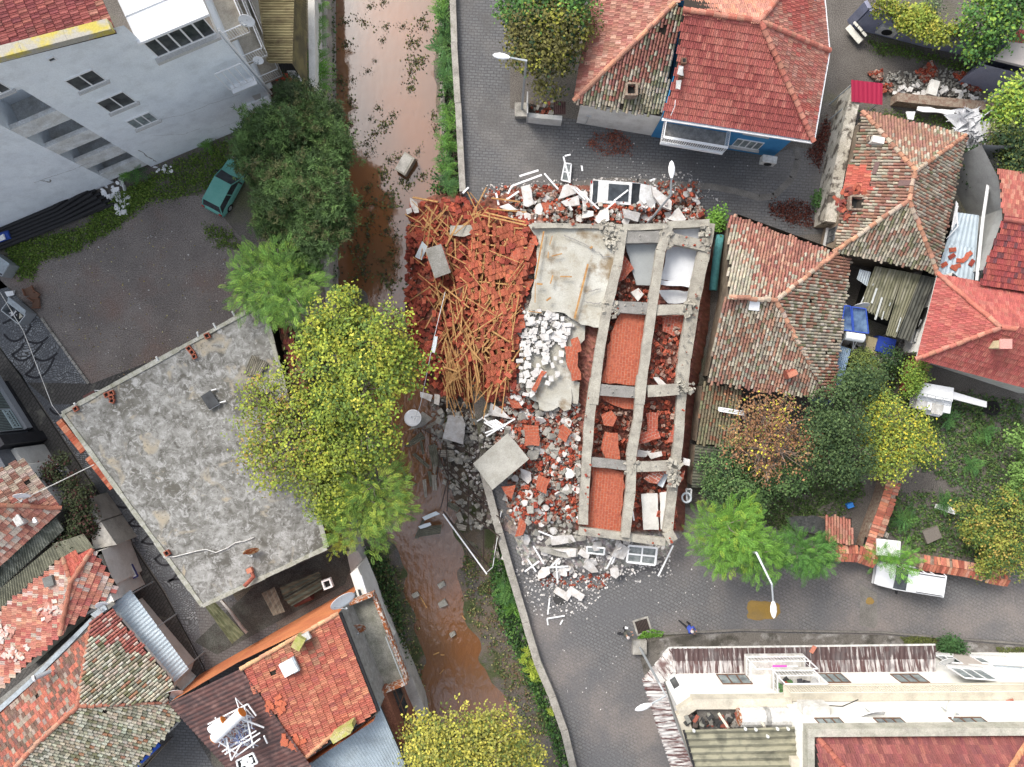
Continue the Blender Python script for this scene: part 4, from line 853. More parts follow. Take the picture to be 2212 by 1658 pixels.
for cr,uv,n in((23,(1510,960,1720,950,1780,1025,1550,1025),3),(23,(1625,1122,1830,1112,1875,1148,1650,1148),3),(33,(640,950,810,945,885,1015,700,1015),3),(33,(1215,950,1400,948,1490,1015,1270,1015),3),(33,(820,1105,980,1100,1015,1138,850,1138),3),(33,(1415,1105,1610,1095,1645,1135,1440,1135),3),(33,(610,1290,780,1285,835,1325,640,1325),3),(33,(1060,1290,1260,1285,1310,1325,1100,1325),3),(33,(1640,1285,1880,1280,1935,1320,1680,1320),3)):
 r=W.rect(G(cr,*uv));window(W,(r[0],r[1],r[2],max(r[3],r[1]+.8)),t,n,fm=M_brfr,gm=M_curt,sill=False)
r=WC.rect(G(23,1150,1010,1185,960,1230,1040,1165,1045));window(WC,r,t,1)
M_cr2=mat('cream_trim',(.62,.58,.48),(.5,.46,.38),scale=.7,rough=.9,grime=.4,fine=.08)
m=MB();W.slab(m,sx-.3,ZT-.35,W.L+.15,ZT+.35,-.25,.35);WC.slab(m,-.1,ZT-.3,WC.L+.1,ZT+.33,-.25,.3);WW.slab(m,0,ZT-.3,WW.L,ZT+.3,-.3,.3);m.build('cornice',M_cr2,t)
m=MB();W.slab(m,-1,ZT2-.6,sx+.1,ZT2+.1,-.3,.12);W.slab(m,sx-.25,ZT2-.6,sx+.12,ZT2+.08,-9,-.3);m.build('parapet',mat('grimy_parapet',(.5,.48,.42),(.36,.36,.3),scale=1.5,rough=.9,grime=.4),t)
m=MB();W.slab(m,1,ZT-.12,sx+.05,ZT,0,1.0);W.slab(m,1,ZT-.12,sx,ZT+.0,0,.02);m.build('balcony_floor',M_cr2,t)
M_rail=mat('cream_rail',(.7,.66,.55),rough=.6)
m=MB();a1=sx+.02;rail(m,W.pt(2.0,ZT,.97),W.pt(a1,ZT,.97),1.0,step=.16,r=.025);m.build('railing',M_rail,t)
M_bal=mat('balcony_white',(.7,.7,.68),(.5,.48,.44),scale=2,rough=.8,fine=.1,grime=.4)
bx=[W.sz(*g(33,160,900))[0],W.sz(*g(33,600,900))[0]];b1,b0=W.sz(*g(33,380,1000),)[0],0
s1=W.sz(*g(33,330,955),1.3)[0];s0=W.sz(*g(33,650,955),1.3)[0]
q1=W.sz(*g(33,155,890),1.3)[0];q0=W.sz(*g(33,625,890),1.3)[0]
for(x0,x1,z,nm)in((q0,q1,3.6,0),(s0,s1,5.2+.6,1)):
 m=MB();W.slab(m,x0,z-.15,x1,z,0,1.3);W.slab(m,x0,z,x1,z+.22,1.15,1.3);W.slab(m,x0,z,x0+.12,z+.2,0,1.15);W.slab(m,x1-.12,z,x1,z+.2,0,1.15);m.build('balcony',M_bal,t)
 m=MB();rail(m,W.pt(x0,z+.2,1.24),W.pt(x1,z+.2,1.24),.8,step=.2);rail(m,W.pt(x0,z+.2,0),W.pt(x0,z+.2,1.2),.8,step=.25);rail(m,W.pt(x1,z+.2,0),W.pt(x1,z+.2,1.2),.8,step=.25);m.bar(W.pt(x0,z+2.2,1.24),W.pt(x1,z+2.2,1.24),.06);m.bar(W.pt(x0,z,1.24),W.pt(x0,z+2.2,1.24),.06);m.bar(W.pt(x1,z,1.24),W.pt(x1,z+2.2,1.24),.06);m.build('balcony_railing',M_white,t)
for i,(cr,x,y,z,s,c,nm)in enumerate(((33,340,932,4.3,(1.0,.05,.8),(.75,.08,.5),'pink'),(33,420,935,4.3,(1.1,.05,.7),(.7,.74,.78),'pale grey'))):
 m=MB();p=P(*g(cr,x,y),z)
 for k in range(4):m.box(p+Vector((0,k*.22-.3,.02*k)),(s[0]*.9,.2,.02),Matrix.Rotation(.2*(-1)**k,3,'X'),c)
 tag(m.build('laundry',mat('laundry_'+nm.replace(' ','_'),c,rough=.9)),nm+' laundry hung on the lower balcony of the cream building','laundry')
m=MB();p=P(*g(33,560,1040),6.0)
for k in range(16):m.box(p+Vector((rnd.uniform(-2.2,.6),rnd.uniform(-.4,.4),rnd.uniform(0,.3))),(rnd.uniform(.15,.5),rnd.uniform(.15,.4),rnd.uniform(.1,.4)),Matrix.Rotation(rnd.uniform(0,3),3,'Z'),rnd.choice([(.05,.05,.05),(.4,.1,.06),(.5,.5,.5),(.1,.2,.08),(.08,.08,.09)]))
kind(tag(m.build('balcony_clutter',MATS['heap']),'dark clutter of pots and boxes on the upper projecting balcony','clutter'),'stuff')
m=MB();p=P(*g(33,600,1215),8.9);m.box(p,(1.5,.7,.9));t2=thing('outdoor_tank','grey box-shaped tank with pipes behind the balcony railing of the cream building','tank',p);m.build('casing',M_bal,t2);m=MB();m.tube([p+Vector((.7,.3,.2)),p+Vector((1.6,.2,.1)),p+Vector((2.6,.5,-.1))],.03);m.build('pipe',M_dark,t2)
for i,(x,y,z,r_,lb)in enumerate(((1000,1210,9.2,.75,'large white satellite dish on the balcony railing of the cream building'),(1580,1200,9.2,.62,'second white satellite dish, tilted edge-on, on the cream building railing'),(1085,1295,9.0,.4,'small pale satellite dish against the top floor wall of the cream building'))):
 dish('satellite_dish',lb,P(*g(33,x,y),z-.5),r_,R(50 if i!=1 else 75),R(-80 if i!=1 else-10))
dish('satellite_dish','white satellite dish at the right end of the peeling canopy',P(*g(33,1575,815),2.8),.5,R(45),R(-80))
zc=ZT+.15;m=MB();m.poly([W.pt(sx,zc-.2,-.2),W.pt(W.L-.1,zc-.2,-.2),D_+Vector((0,0,zc-.2)),D_+Vector((9,-6,zc-.2))]);m.build('terrace_floor',M_wet,t)
for i,x in enumerate((1790,1975)):
 c_=P(*g(23,x,1275),zc+.5);m=MB();m.tube([c_+Vector((-.85,0,0)),c_+Vector((-.8,0,0)),c_+Vector((.8,0,0)),c_+Vector((.85,0,0))],.55,16);o=thing('water_tank',('left','right')[i]+' white cylinder tank in the dark terrace gap of the cream building','water tank',c_,0,'terrace tanks');m.build('tank_body',M_dirtyw,o);m=MB();m.tube([c_+Vector((-.95,0,0)),c_+Vector((-.84,0,0))],.48,14);m.build('end_cap',M_rust,o)
m=MB()
for k in range(60):m.box(P(*g(23,rnd.uniform(1270,1680),rnd.uniform(1270,1340)),zc+rnd.uniform(0,.3)),(rnd.uniform(.1,.5),rnd.uniform(.1,.3),rnd.uniform(.05,.3)),Matrix.Rotation(rnd.uniform(0,3),3,'Z'),jc(rnd.choice([(.1,.08,.07),(.3,.1,.07),(.25,.24,.22),(.05,.05,.05)])))
kind(tag(m.build('terrace_clutter',MATS['heap']),'dark rubbish and broken pieces on the terrace of the cream building','clutter'),'stuff')
M_grncor=streak('grey_green_corrugated',(.26,.25,.18),(.17,.165,.12),(.10,.10,.075),R(90),along=2,across=.5,rough=.9)
zr0=ZT+1.5;m=MB();a,b_,c_,d_=P(*g(23,1250,1375),zr0),P(*g(33,585,1345),zr0),P(*g(33,585,1900),zr0+.6),P(*g(23,1400,1900),zr0+.6)
corr(m,[a,d_,c_,b_],.36,.07,rows=1);m.build('corrugated_roof',M_grncor,t)
m=MB();m.bar(a,d_,.12);m.build('drain_pipe',M_black,t)
m=MB()
for x,y in((1520,1250),(1800,1245)):m=MB();m.bar(P(*g(23,x,y),ZT+.4),P(*g(23,x+70,y+105),zr0-.05),.14,.14);m.build('beam',M_cr2,t)
for x,y in((1322,1368),(1715,1355),(1795,1360),(1885,1412),(1960,1355),(2040,1355),(2105,1355)):
 c_=P(*g(23,x,y),zr0+.05);m=MB();m.lathe([(.001,.3),(.07,.28),(.1,.2),(.06,.08),(.05,0)],c_,None,8);tag(m.build('roof_bottle',mat('clear_plastic',(.6,.62,.6),rough=.3)),'small clear plastic bottle stuck on the grey-green corrugated roof','bottle','bottles on the corrugated roof')
t2=t;m=MB();e0,e1=P(*g(33,630,1418),ZT2-.3),P(*g(33,2260,1425),ZT2-.3)
ref=((*g(33,630,1418),ZT2-.3),(*g(33,2200,1425),ZT2-.3),(*g(33,1300,1700),ZT2+1.4))
pp=palette([(.27,.065,.05),(.23,.055,.045),(.32,.09,.065)],[3,2,2],71,.9);po=palette([(.46,.19,.11),(.42,.14,.09),(.4,.36,.33)],[3,3,.5],72);yy=P(*g(33,1300,1560),ZT2+.7).y
tiles(m,facet(ref,[g(33,630,1418),g(33,2260,1425),g(33,2260,1950),g(33,625,1950)]),'flat',.25,.52,lambda x,y,r:(po if y<yy+r.uniform(-.2,.2)and abs(x-23.2)<3.2 else pp)(x,y,r),.06)
ridge(m,plane_hit(ref,*g(33,640,1440)),plane_hit(ref,*g(33,860,1700)),palette([(.4,.1,.06)],[1],2),.17);ridge(m,plane_hit(ref,*g(33,2220,1480)),plane_hit(ref,*g(33,2080,1700)),palette([(.6,.3,.16)],[1],2),.17)
m.build('roof',M_tile,t)
m=MB();W.slab(m,sx-.28,ZT2-2.2,sx-.02,ZT2-.61,-9,-.02);m.build('brick_edge',mat('orange_brick',(.6,.24,.08),(.4,.3,.2),scale=3,rough=.9),t)
m=MB();p=P(*g(23,2140,1615),zr0+.5);m.box(p,(1.1,.45,.4));m.bar(p+Vector((-.2,-.2,0)),p+Vector((-.4,-1.2,.1)),.06);tag(m.build('concrete_block',M_cr2),'cream block with short pipe on the edge of the grey-green corrugated roof','block')
M_peelN=streak('peeling_canopy_north',(.075,.035,.033),(.42,.4,.39),(.16,.14,.14),R(90),thr=(.46,.54),along=.35,across=5)
M_peelW=streak('peeling_canopy_west',(.085,.035,.033),(.46,.45,.44),(.13,.08,.075),R(12),thr=(.45,.52),along=.3,across=5)
t=thing('metal_canopy','long canopy of dark brown metal sheets peeling to white, wrapping the cream building','canopy',P(1700,1430,0));m=MB();m2=MB();zh,zl=3.3,2.7
for k in range(6):
 u0,u1=1449+k*95.2,1449+(k+1)*95.2+.6
 va,vb_,vc=1456-k*.6,1429-k*.7,1398-k*.8;corr(m,[P(u0,vb_,3.0),P(u1,vb_,3.0),P(u1,vc,zl),P(u0,vc,zl)],.3,.035,saw=True);corr(m2,[P(u0,va,zh),P(u1,va,zh),P(u1,vb_-.5,3.01),P(u0,vb_-.5,3.01)],.3,.035,saw=True)
m.build('front_sheets',streak('peeling_canopy_outer',(.06,.033,.032),(.36,.34,.33),(.085,.07,.07),R(90),thr=(.54,.6),along=.35,across=5),t);m2 .build('inner_sheets',M_peelN,t)
m=MB();corr(m,[P(*g(23,1195,935),zh),P(*g(23,1150,935),zh),P(*g(23,1135,742),zl),P(*g(23,1150,742),zl)],.3,.03,saw=True)
corr(m,[P(*g(23,1180,940),zh),P(*g(23,1090,1015),zh),P(*g(23,925,990),zl),P(*g(23,1135,745),zl)],.24,.035,saw=True,ragged=.12)
m.build('corner_sheets',streak('peeling_canopy_corner',(.075,.035,.033),(.52,.5,.48),(.12,.07,.065),R(130),thr=(.43,.49),along=.35,across=5),t)
m=MB();corr(m,[P(*g(23,1100,1010),zh),P(*g(23,1180,1300),zh),P(*g(23,1040,1330),zl),P(*g(23,930,990),zl)],.24,.035,saw=True,ragged=.14);corr(m,[P(*g(23,1180,1300),zh+.02),P(*g(23,1420,1900),zh),P(*g(23,1250,1950),zl),P(*g(23,1035,1320),zl)],.24,.035,saw=True,ragged=.12);m.build('side_sheets',M_peelW,t)
m=MB();m.bar(P(*g(23,1140,745),zl+.03),P(2020,1393,zl+.03),.1,.08);m.bar(P(*g(23,1140,745),zl+.03),P(*g(23,1092,798),zl+.03),.12,.08);m.build('edge_trim',M_dirtyw,t)
m=MB()
pass
for i,(x,y,w_)in enumerate(((320,838,.62),(392,840,.66))):
 c_=P(*g(33,x,y),3.2);m=MB();o=thing('plastic_crate',('dark','white-rimmed')[i]+' open crate standing on the peeling canopy','crate',c_)
 for dx,dy,sx_,sy_ in((-w_/2,0,.06,.5),(w_/2,0,.06,.5),(0,.25,w_,.06),(0,-.25,w_,.06)):m.box(c_+Vector((dx,dy,.12)),(sx_,sy_,.26))
 m.build('rim',(M_rust,M_white)[i],o);m=MB();m.box(c_,(w_-.05,.45,.05));m.build('base',M_dark,o)
m=MB();m.box(P(*g(33,597,758),2.95),(.26,.5,.08),Matrix.Rotation(-.5,3,'Z')@Matrix.Rotation(.1,3,'X'));tag(m.build('floor_tile',mat('salmon',(.5,.2,.14),rough=.8)),'single salmon tile lying on the peeling canopy','tile')
t=thing('corner_building','beige and white building with white-framed windows at the lower right edge','building',P(2200,1450));A2,B2=P(2026,1405),P(2300,1424);W2=Wall(B2,A2)
m=MB();m.walls([B2,A2,P(2010,1420)],0,3.3);m.build('lower_wall',mat('beige_wall',(.5,.45,.41),rough=.9,fine=.06,grime=.25),t)
m=MB();W2 .slab(m,.0,3.3,W2 .L,6.9,-.15,.35);m.walls([W2 .pt(W2 .L,0),W2 .pt(W2 .L,0,-1)],3.3,6.8);m.build('upper_wall',MATS['cream_wall'],t)
W2b=Wall(B2+W2 .n*.35,A2+W2 .n*.35)
window(W2b,W2b.rect(G(33,1665,905,1880,915,1975,985,1760,980)),t,3,gm=M_curt);window(W2,W2 .rect(G(33,1850,825,2060,835,2110,868,1890,865)),t,3,gm=M_curt);window(W2,W2 .rect(G(33,1610,815,1660,815,1735,862,1620,860)),t,2)
m=MB();m.prism([P(*p,7.4)for p in G(33,2050,1145,2300,1165,2300,1400,2050,1345)],.15);m.build('terrace_slab',M_bal,t)
m=MB();tiles(m,[P(*p,7.6)for p in G(33,2065,1150,2330,1165,2330,1330,2120,1250)],'flat',.24,.36,palette([(.5,.14,.08)],[1],4),.06,dirxy=(1,.3));m.build('roof',M_tile,t)
m=MB();rail(m,P(*g(33,2050,1180),7.6),P(*g(33,2230,1330),7.6),.9);rail(m,P(*g(33,2050,1180),7.6),P(*g(33,2060,1330),7.6),.9);m.build('railing',M_rail,t)
m=MB();m.bar(P(*g(33,1980,915),3.5),P(*g(33,2300,935),3.5),.6,.15);m.build('awning',MATS['pale_sheet'],t)
M_or=mat('orange_wall',(.58,.22,.09),(.47,.15,.07),scale=.7,rough=.9,fine=.12,grime=.3,grimec=(.3,.14,.08))
t=thing('orange_house','orange-walled house with red tile and dark brown metal roofs beside the river','house',P(760,1450))
Nn,Ww,Ee,Ss=(*g(13,600,480),7.0),(*g(3,1845,905),8.0),(*g(13,893,1235),7.0),(*g(13,350,1582),8.0)
m=MB();op_=palette([(.46,.12,.065),(.42,.09,.05),(.52,.17,.09),(.36,.08,.05)],[4,3,2,1],81,1.0,(.34,.13,.07),th=.5)
c4=facet((Ww,Nn,Ee),[p[:2]for p in(Ww,Nn,Ee,Ss)]);Ss=(*Ss[:2],c4[3].z);tiles(m,c4,'flat',.24,.4,op_,.05,rough=.003)
ridge(m,P(*Nn),P(*Ww),palette([(.62,.28,.15),(.6,.36,.2)],[1,1],3),.13);ridge(m,P(*Ee)+Vector((-1.6,-.4,.2)),P(*Ss),palette([(.6,.25,.13)],[1],3),.13)
for k in range(26):m.box((plane_hit((Ww,Nn,Ee),*g(13,rnd.uniform(180,330),rnd.uniform(1400,1530)))if k>12 else plane_hit((Ww,Nn,Ee),*g(13,rnd.uniform(60,180),rnd.uniform(1120,1230))))+Vector((0,0,.09)),(.42,.24,.04),Matrix.Rotation(rnd.uniform(0,3),3,'Z'),jc((.46,.13,.07)))
m.build('roof',M_tile,t)
m=MB();m.bar(P(*Nn)+Vector((.1,0,-.08)),P(*Ee)+Vector((.1,0,-.08)),.16,.14);m.build('gutter',M_black,t)
bN,bE=P(*g(13,700,150)),P(*g(13,1220,1330));bW=P(*g(3,1600,905));bN2=P(782,1258);bE2=P(856,1444);bW2=P(*g(3,1450,1050))
bWp=P(Ww[0]+85,Ww[1]-108);
ww=Wall(bWp,bN2);m=MB();k0=[P(431,1458),bN2]
m.add([(k0[0].x,k0[0].y,0),(bN2 .x,bN2 .y,0),(bN2 .x,bN2 .y,6.9),(bWp.x,bWp.y,7.9),(k0[0].x,k0[0].y,4.3)],[(0,1,2,3,4)]);m.build('gable_wall',M_or,t)
wr=Wall(bE2+(bE2-bN2)*.0,bN2);m=MB();m.walls([bN2,bE2],0,6.9);m.walls([bE2,bE2-Vector((4,3,0))],0,6.9);m.build('wall',M_dirtyw,t)
wr=Wall(bE2,bN2)
m=MB();wr.slab(m,.3,3.55,wr.L-.2,3.7,0,1.5);m.build('balcony_floor',mat('balcony_screed',(.33,.32,.28),(.2,.2,.16),scale=2,rough=.95,fine=.2,grime=.4),t)
m=MB();wr.slab(m,.3,3.5,wr.L-.2,3.95,1.4,1.62);wr.slab(m,.2,3.5,.4,4.6,0,1.62);wr.slab(m,wr.L-.32,3.5,wr.L-.15,4.4,0,1.62);m.build('balcony_parapet',M_rust,t)
m=MB();rail(m,wr.pt(.3,3.95,1.5),wr.pt(wr.L*.55,3.95,1.5),.8,step=.5,r=.03);m.build('railing',M_steel,t)
for a0 in(1.0,3.4):
 window(wr,(a0,1.0,a0+1.3,2.4),t,3)
m=MB();m.prism([P(*p,.3)for p in G(13,660,10,745,0,830,150,905,340,1010,560,1060,720,1130,900,1290,1300,1180,1330,960,800,700,200)],.3);m.build('river_terrace',mat('terrace_concrete',(.52,.5,.47),(.42,.4,.37),scale=1.2,rough=.9,fine=.08,grime=.3),t)
m=MB();m.prism([P(*p,3.0)for p in G(13,690,180,745,130,830,330,915,620,985,740,905,810,800,520)],2.9);m.build('white_annex',M_wpl,t)
m=MB();wl_=Wall(P(*g(13,990,1060)),P(*g(13,850,700)))
pts=G(13,745,300,765,300,830,480,810,510);m.prism([P(*p,3.04)for p in pts],.03);m.build('skylight',M_glass,t)
m=MB()
for o in(0,):m.tube([P(*g(13,770,195),3.1),P(*g(13,830,380),3.1),P(*g(13,915,640),3.1)],.07)
m.build('white_pipe',M_white,t)
m=MB();q=[P(*p,3.2)for p in G(13,935,820,990,810,1140,1190,1090,1360)];m.prism(q,.06);m.build('lattice_window',M_glass,t)
m=MB()
for a,b_ in zip(q,q[1:]+q[:1]):m.bar(a+Vector((0,0,.05)),b_+Vector((0,0,.05)),.1)
for k in(.25,.5,.75):m.bar(q[0].lerp(q[3],k)+Vector((0,0,.05)),q[1].lerp(q[2],k)+Vector((0,0,.05)),.08)
m.bar(q[0],q[2].lerp(q[3],.5),.07);m.build('lattice_frame',M_brfr,t)
m=MB();m.prism([P(*p,4.6)for p in G(13,885,1090,950,1060,1060,1350,1130,1500,1060,1500)],4.6);m.build('brick_wall',mat('brown_brick',(.30,.13,.08),(.22,.09,.06),scale=4,rough=.9,fine=.25),t)
m=MB();a,b_,c_,d_=P(*g(3,1845,905),8.0),P(*g(13,345,1585),8.0),P(*g(3,1990,1950),4.5),P(*g(3,1290,1170),4.5)
b2=a+(b_-a)*1.25;corr(m,[a,b2,c_,d_],.27,.04,saw=True);m.build('brown_metal_roof',streak('brown_ribbed',(.10,.045,.04),(.06,.035,.035),(.16,.09,.08),R(206),along=.3,across=3,rough=.55),t)
m=MB();a,b_,c_,d_=P(*g(13,330,1640),6.2),P(*g(13,900,1150),6.2),P(*g(13,1110,1640),5.6),P(*g(13,800,2100),5.6)
corr(m,[a,b_,c_,d_],.22,.035,saw=True);m.build('pale_metal_roof',mat('grey_blue_metal',(.38,.45,.50),(.32,.38,.42),scale=1.5,rough=.5,fine=.06,grime=.25),t)
m=MB();a,b_=P(*g(13,895,1240),6.1),P(*g(13,350,1600),6.1);m.walls([(a.x,a.y),(b_.x,b_.y)],6.2,7.2);m.build('upper_wall',M_or,t)
q=thing('roof_hatch','white square roof hatch on the orange house tiles','hatch',P(*g(13,220,895),7.6));m=MB();m.prism([P(*p,7.95)for p in G(13,140,880,240,828,290,920,190,975)],.25);m.build('lid',M_white,q);m=MB();m.prism([P(*p,7.9)for p in G(13,225,830,255,815,303,920,260,945)],.2);m.build('side_flap',MATS['pale_sheet'],q)
q=thing('chimney','low chimney with mossy yellow cover on the lower roof edge of the orange house','chimney',P(*g(13,620,1410),7.5));m=MB();m.prism([P(*p,8.1)for p in G(13,545,1415,700,1325,715,1360,690,1400,560,1480)],.9);m.build('shaft',mat('mossy_chimney',(.45,.38,.2),(.3,.32,.08),scale=2,rough=.95),q);m=MB();m.prism([P(*p,8.2)for p in G(13,530,1435,640,1380,695,1400,560,1482)],.08);m.build('cover',mat('yellow_moss',(.38,.38,.08),(.45,.4,.25),scale=4,rough=.95),q)
q=thing('chimney','small stone chimney stub at the orange ridge of the orange house roof','chimney',P(*g(13,310,690),7.6));m=MB();m.box(P(*g(13,300,700),7.9),(.55,.75,.6),Matrix.Rotation(-.5,3,'Z'));m.build('shaft',MATS['mossy_chimney'],q);m=MB();m.box(P(*g(13,345,660),7.7),(.6,.4,.3),Matrix.Rotation(.5,3,'Z'),jit=.05);m.build('pot',M_sill,q)
dish('satellite_dish','large white satellite dish on the river corner of the orange house',P(*g(13,640,350),6.9),.78,R(60),R(-50))
dish('satellite_dish','rusty orange-brown satellite dish on the balcony parapet of the orange house',P(*g(13,760,570),4.2),.5,R(42),R(-70),M_rust)
s=solar('solar_water_heater','white twin-tank solar heater with tangled broken tubes on the brown metal roof',[],(g(3,1640,1440),g(3,1850,1240)),8.6,.30,mat('orange_rust_cap',(.5,.16,.03),rough=.7),leg=1.0)
m=MB();a,b_=P(*g(3,1610,1375),8.5),P(*g(3,1705,1300),8.5);m.tube([a,b_],.24,16);m.build('small_tank',M_white,s);m=MB();d_=(b_-a).normalized();m.tube([b_,b_+d_*.05],.235,14);m.build('small_cap',MATS['orange_rust_cap'],s)
m=MB();fr_=lambda x,y,z:P(*g(3,x,y),z)
for a,b_ in(((1590,1330),(1895,1175)),((1895,1175),(1960,1265)),((1870,1200),(1940,1510)),((1850,1290),(2020,1355)),((1720,1560),(1990,1395)),((1770,1605),(1730,1430)),((1800,1580),(1990,1440)),((1640,1440),(1820,1560)),((1700,1540),(1960,1380)),((2020,1420),(2045,1475)),((1770,1605),(1850,1470))):m.bar(fr_(*a,rnd.uniform(7.7,8.5)),fr_(*b_,rnd.uniform(7.7,8.3)),.07)
m.build('broken_frame',M_white,s)
m=MB()
for k in range(150):
 x,y=rnd.uniform(1690,1920),rnd.uniform(1260,1480);a=rnd.gauss(.9 if rnd.random()<.6 else 2.3,.5);l=rnd.uniform(20,75);m.bar(fr_(x,y,7.6+rnd.uniform(0,.4)),fr_(x+math.cos(a)*l,y+math.sin(a)*l,7.6+rnd.uniform(0,.4)),rnd.uniform(.02,.045),col=rnd.choice([(.75,.77,.8),(.6,.63,.66),(.45,.5,.6),(.2,.25,.45)]))
kind(m.build('broken_tubes',MATS['heap'],s),'stuff')
q=thing('window_frame','broken white frame with dark pane and white cloth on the brown metal roof','window frame',fr_(1890,1600,7.7))
m=MB();pts=[fr_(*p,7.9)for p in((1810,1610),(1935,1550),(1970,1625),(1900,1650),(1830,1700))]
for a,b_ in zip(pts,pts[1:]+pts[:1]):m.bar(a,b_,.09)
m.build('frame',M_white,q);m=MB();m.prism([p-Vector((0,0,.03))for p in pts],.02);m.build('pane',M_dark,q)
m=MB()
for k in range(9):m.box(fr_(1890+rnd.uniform(-30,40),1615+rnd.uniform(-30,40),8.0),(.3,.22,.12),Matrix.Rotation(rnd.uniform(0,3),3,'Z'),jit=.06)
m.build('cloth',M_white,q)
M_flat=bpy.data.materials.new('stained_flat_roof');M_flat.use_nodes=True;N=M_flat.node_tree.nodes;L=M_flat.node_tree.links;b=N['Principled BSDF'];b.inputs['Roughness'].default_value=.95
ge=N.new('ShaderNodeNewGeometry')
def nz(s,d=8,dist=.0,ro=.6):
 n=N.new('ShaderNodeTexNoise');n.inputs['Scale'].default_value=s;n.inputs['Detail'].default_value=d;n.inputs['Distortion'].default_value=dist;n.inputs['Roughness'].default_value=ro;L.new(ge.outputs['Position'],n.inputs['Vector']);return n.outputs['Fac']
def mr_(f,a,z):
 r=N.new('ShaderNodeMapRange');r.inputs[1].default_value=a;r.inputs[2].default_value=z;L.new(f,r.inputs[0]);return r.outputs[0]
def mx_(f,a,z):
 x=N.new('ShaderNodeMix');x.data_type='RGBA';L.new(f,x.inputs[0])
 for i,s_ in((6,a),(7,z)):
  if hasattr(s_,'is_output'):L.new(s_,x.inputs[i])
  else:x.inputs[i].default_value=(*s_,1)
 return x.outputs[2]
o=mx_(mr_(nz(1.1,10,.9,.7),.38,.62),(.09,.086,.075),(.31,.31,.295));o=mx_(mr_(nz(.3,4,.5),.5,.68),o,(.10,.095,.08));o=mx_(mr_(nz(2.6,10,.7,.75),.5,.62),o,(.36,.36,.35));o=mx_(mr_(nz(.5,3,1),.58,.68),o,(.33,.29,.22));o=mx_(mr_(nz(6,6,.3,.7),.56,.64),o,(.12,.115,.1));L.new(o,b.inputs['Base Color'])
bn=N.new('ShaderNodeBump');bn.inputs['Strength'].default_value=.25;L.new(nz(5,6),bn.inputs['Height']);L.new(bn.outputs[0],b.inputs['Normal'])
t=thing('flat_roof_building','building with large stained grey concrete flat roof, left of the river','building',P(430,980));z=4.0
q4=[P(135,893,z),P(567,656,z),P(706,1183,z),P(438,1309,z)]
m=MB()
out=[]
for a,b_ in zip(q4,q4[1:]+q4[:1]):
 for k in range(18):out.append(a.lerp(b_,k/18)+Vector((rnd.uniform(-.05,.05),rnd.uniform(-.05,.05),0)))
m.prism(out,.28);m.build('roof_slab',M_flat,t)
m=MB()
for a,b_ in zip(q4,q4[1:]+q4[:1]):
 for k in range(12):
  p,q=a.lerp(b_,k/12),a.lerp(b_,(k+.99)/12);d_=(b_-a).cross(Vector((0,0,1))).normalized()*.1;m.bar(p-d_*-1*0+Vector((0,0,.03+rnd.uniform(-.01,.02))),q+Vector((0,0,.03)),.26+rnd.uniform(-.04,.06),.1)
m.build('roof_edge',mat('edge_mortar',(.42,.42,.38),(.28,.28,.22),scale=3,rough=.95,fine=.15,grime=.3),t)
m=MB();m.walls(inset([Vector((p.x,p.y,0))for p in q4],.35),0,3.75);m.build('wall',M_mudw,t)
M_tc=mat('hollow_brick',(.36,.12,.07),(.28,.09,.06),scale=6,rough=.9,fine=.12)
m=MB()
ea,eb=P(*g(2,455,345),3.5),P(*g(2,868,862),3.5)
for k in range(24):
 if 11<=k<=12:continue
 p,q=ea.lerp(eb,k/24),ea.lerp(eb,(k+.94)/24);m.bar(p,q,.42,.2,jc(rnd.choice([(.42,.12,.065),(.5,.2,.12),(.35,.09,.05)])))
m.build('brick_course',mat('brick_course',(1,1,1),attr=True,rough=.9),t)
def hollow(name,label,u,v,z,n=1,rot=0,s=.3,group=None,mt=None):
 c_=P(u,v,z);o=thing(name,label,'brick',c_,0,group);m=MB();M=Matrix.Rotation(rot,3,'Z')
 for k in range(n):
  p=c_+M@Vector((k*s*1.03,0,0))
  for dx,dy,sx_,sy_ in((-s*.42,0,s*.16,s),(s*.42,0,s*.16,s),(0,s*.42,s*.68,s*.16),(0,-s*.42,s*.68,s*.16)):m.box(p+M@Vector((dx,dy,s*.3)),(sx_,sy_,s*.6),M)
 m.build('brick_body',mt or M_tc,o);m=MB()
 for k in range(n):m.box(c_+M@Vector((k*s*1.03,0,s*.2)),(s*.66,s*.66,.02),M)
 m.build('brick_hole',M_dark,o)
zz=4.05
hollow('hollow_brick','pair of hollow bricks near the upper left corner of the flat roof',*g(1,825,1585),zz,2,R(20),.32);hollow('hollow_brick','hollow brick nearest the upper left corner cluster, lying lower',*g(1,865,1630),zz,1,R(-15),.3);hollow('hollow_brick','hollow brick beside the pair, middle of the upper left cluster',*g(1,858,1600),zz,1,R(30),.3)
hollow('hollow_brick','two hollow bricks in a row near the middle of the upper roof edge',*g(1,1452,1232),zz,2,R(-50),.3);hollow('hollow_brick','tilted hollow brick just below the two by the upper roof edge',*g(1,1493,1293),zz,1,R(20),.28);hollow('hollow_brick','hollow brick set into the upper roof edge beside the white pipe',*g(1,1592,1135),zz,1,R(25),.34);hollow('hollow_brick','hollow brick at the top right corner of the flat roof',*g(1,2008,905),zz,1,R(20),.3)
hollow('hollow_brick','hollow brick on the lower left edge where the white cable starts',*g(2,1285,1355),zz,1,R(30),.34);hollow('hollow_brick','solid orange brick at the corner next to the short white pipe',*g(2,588,255),zz,1,R(30),.3)
M_pvc=mat('pvc_white',(.72,.74,.72),rough=.5)
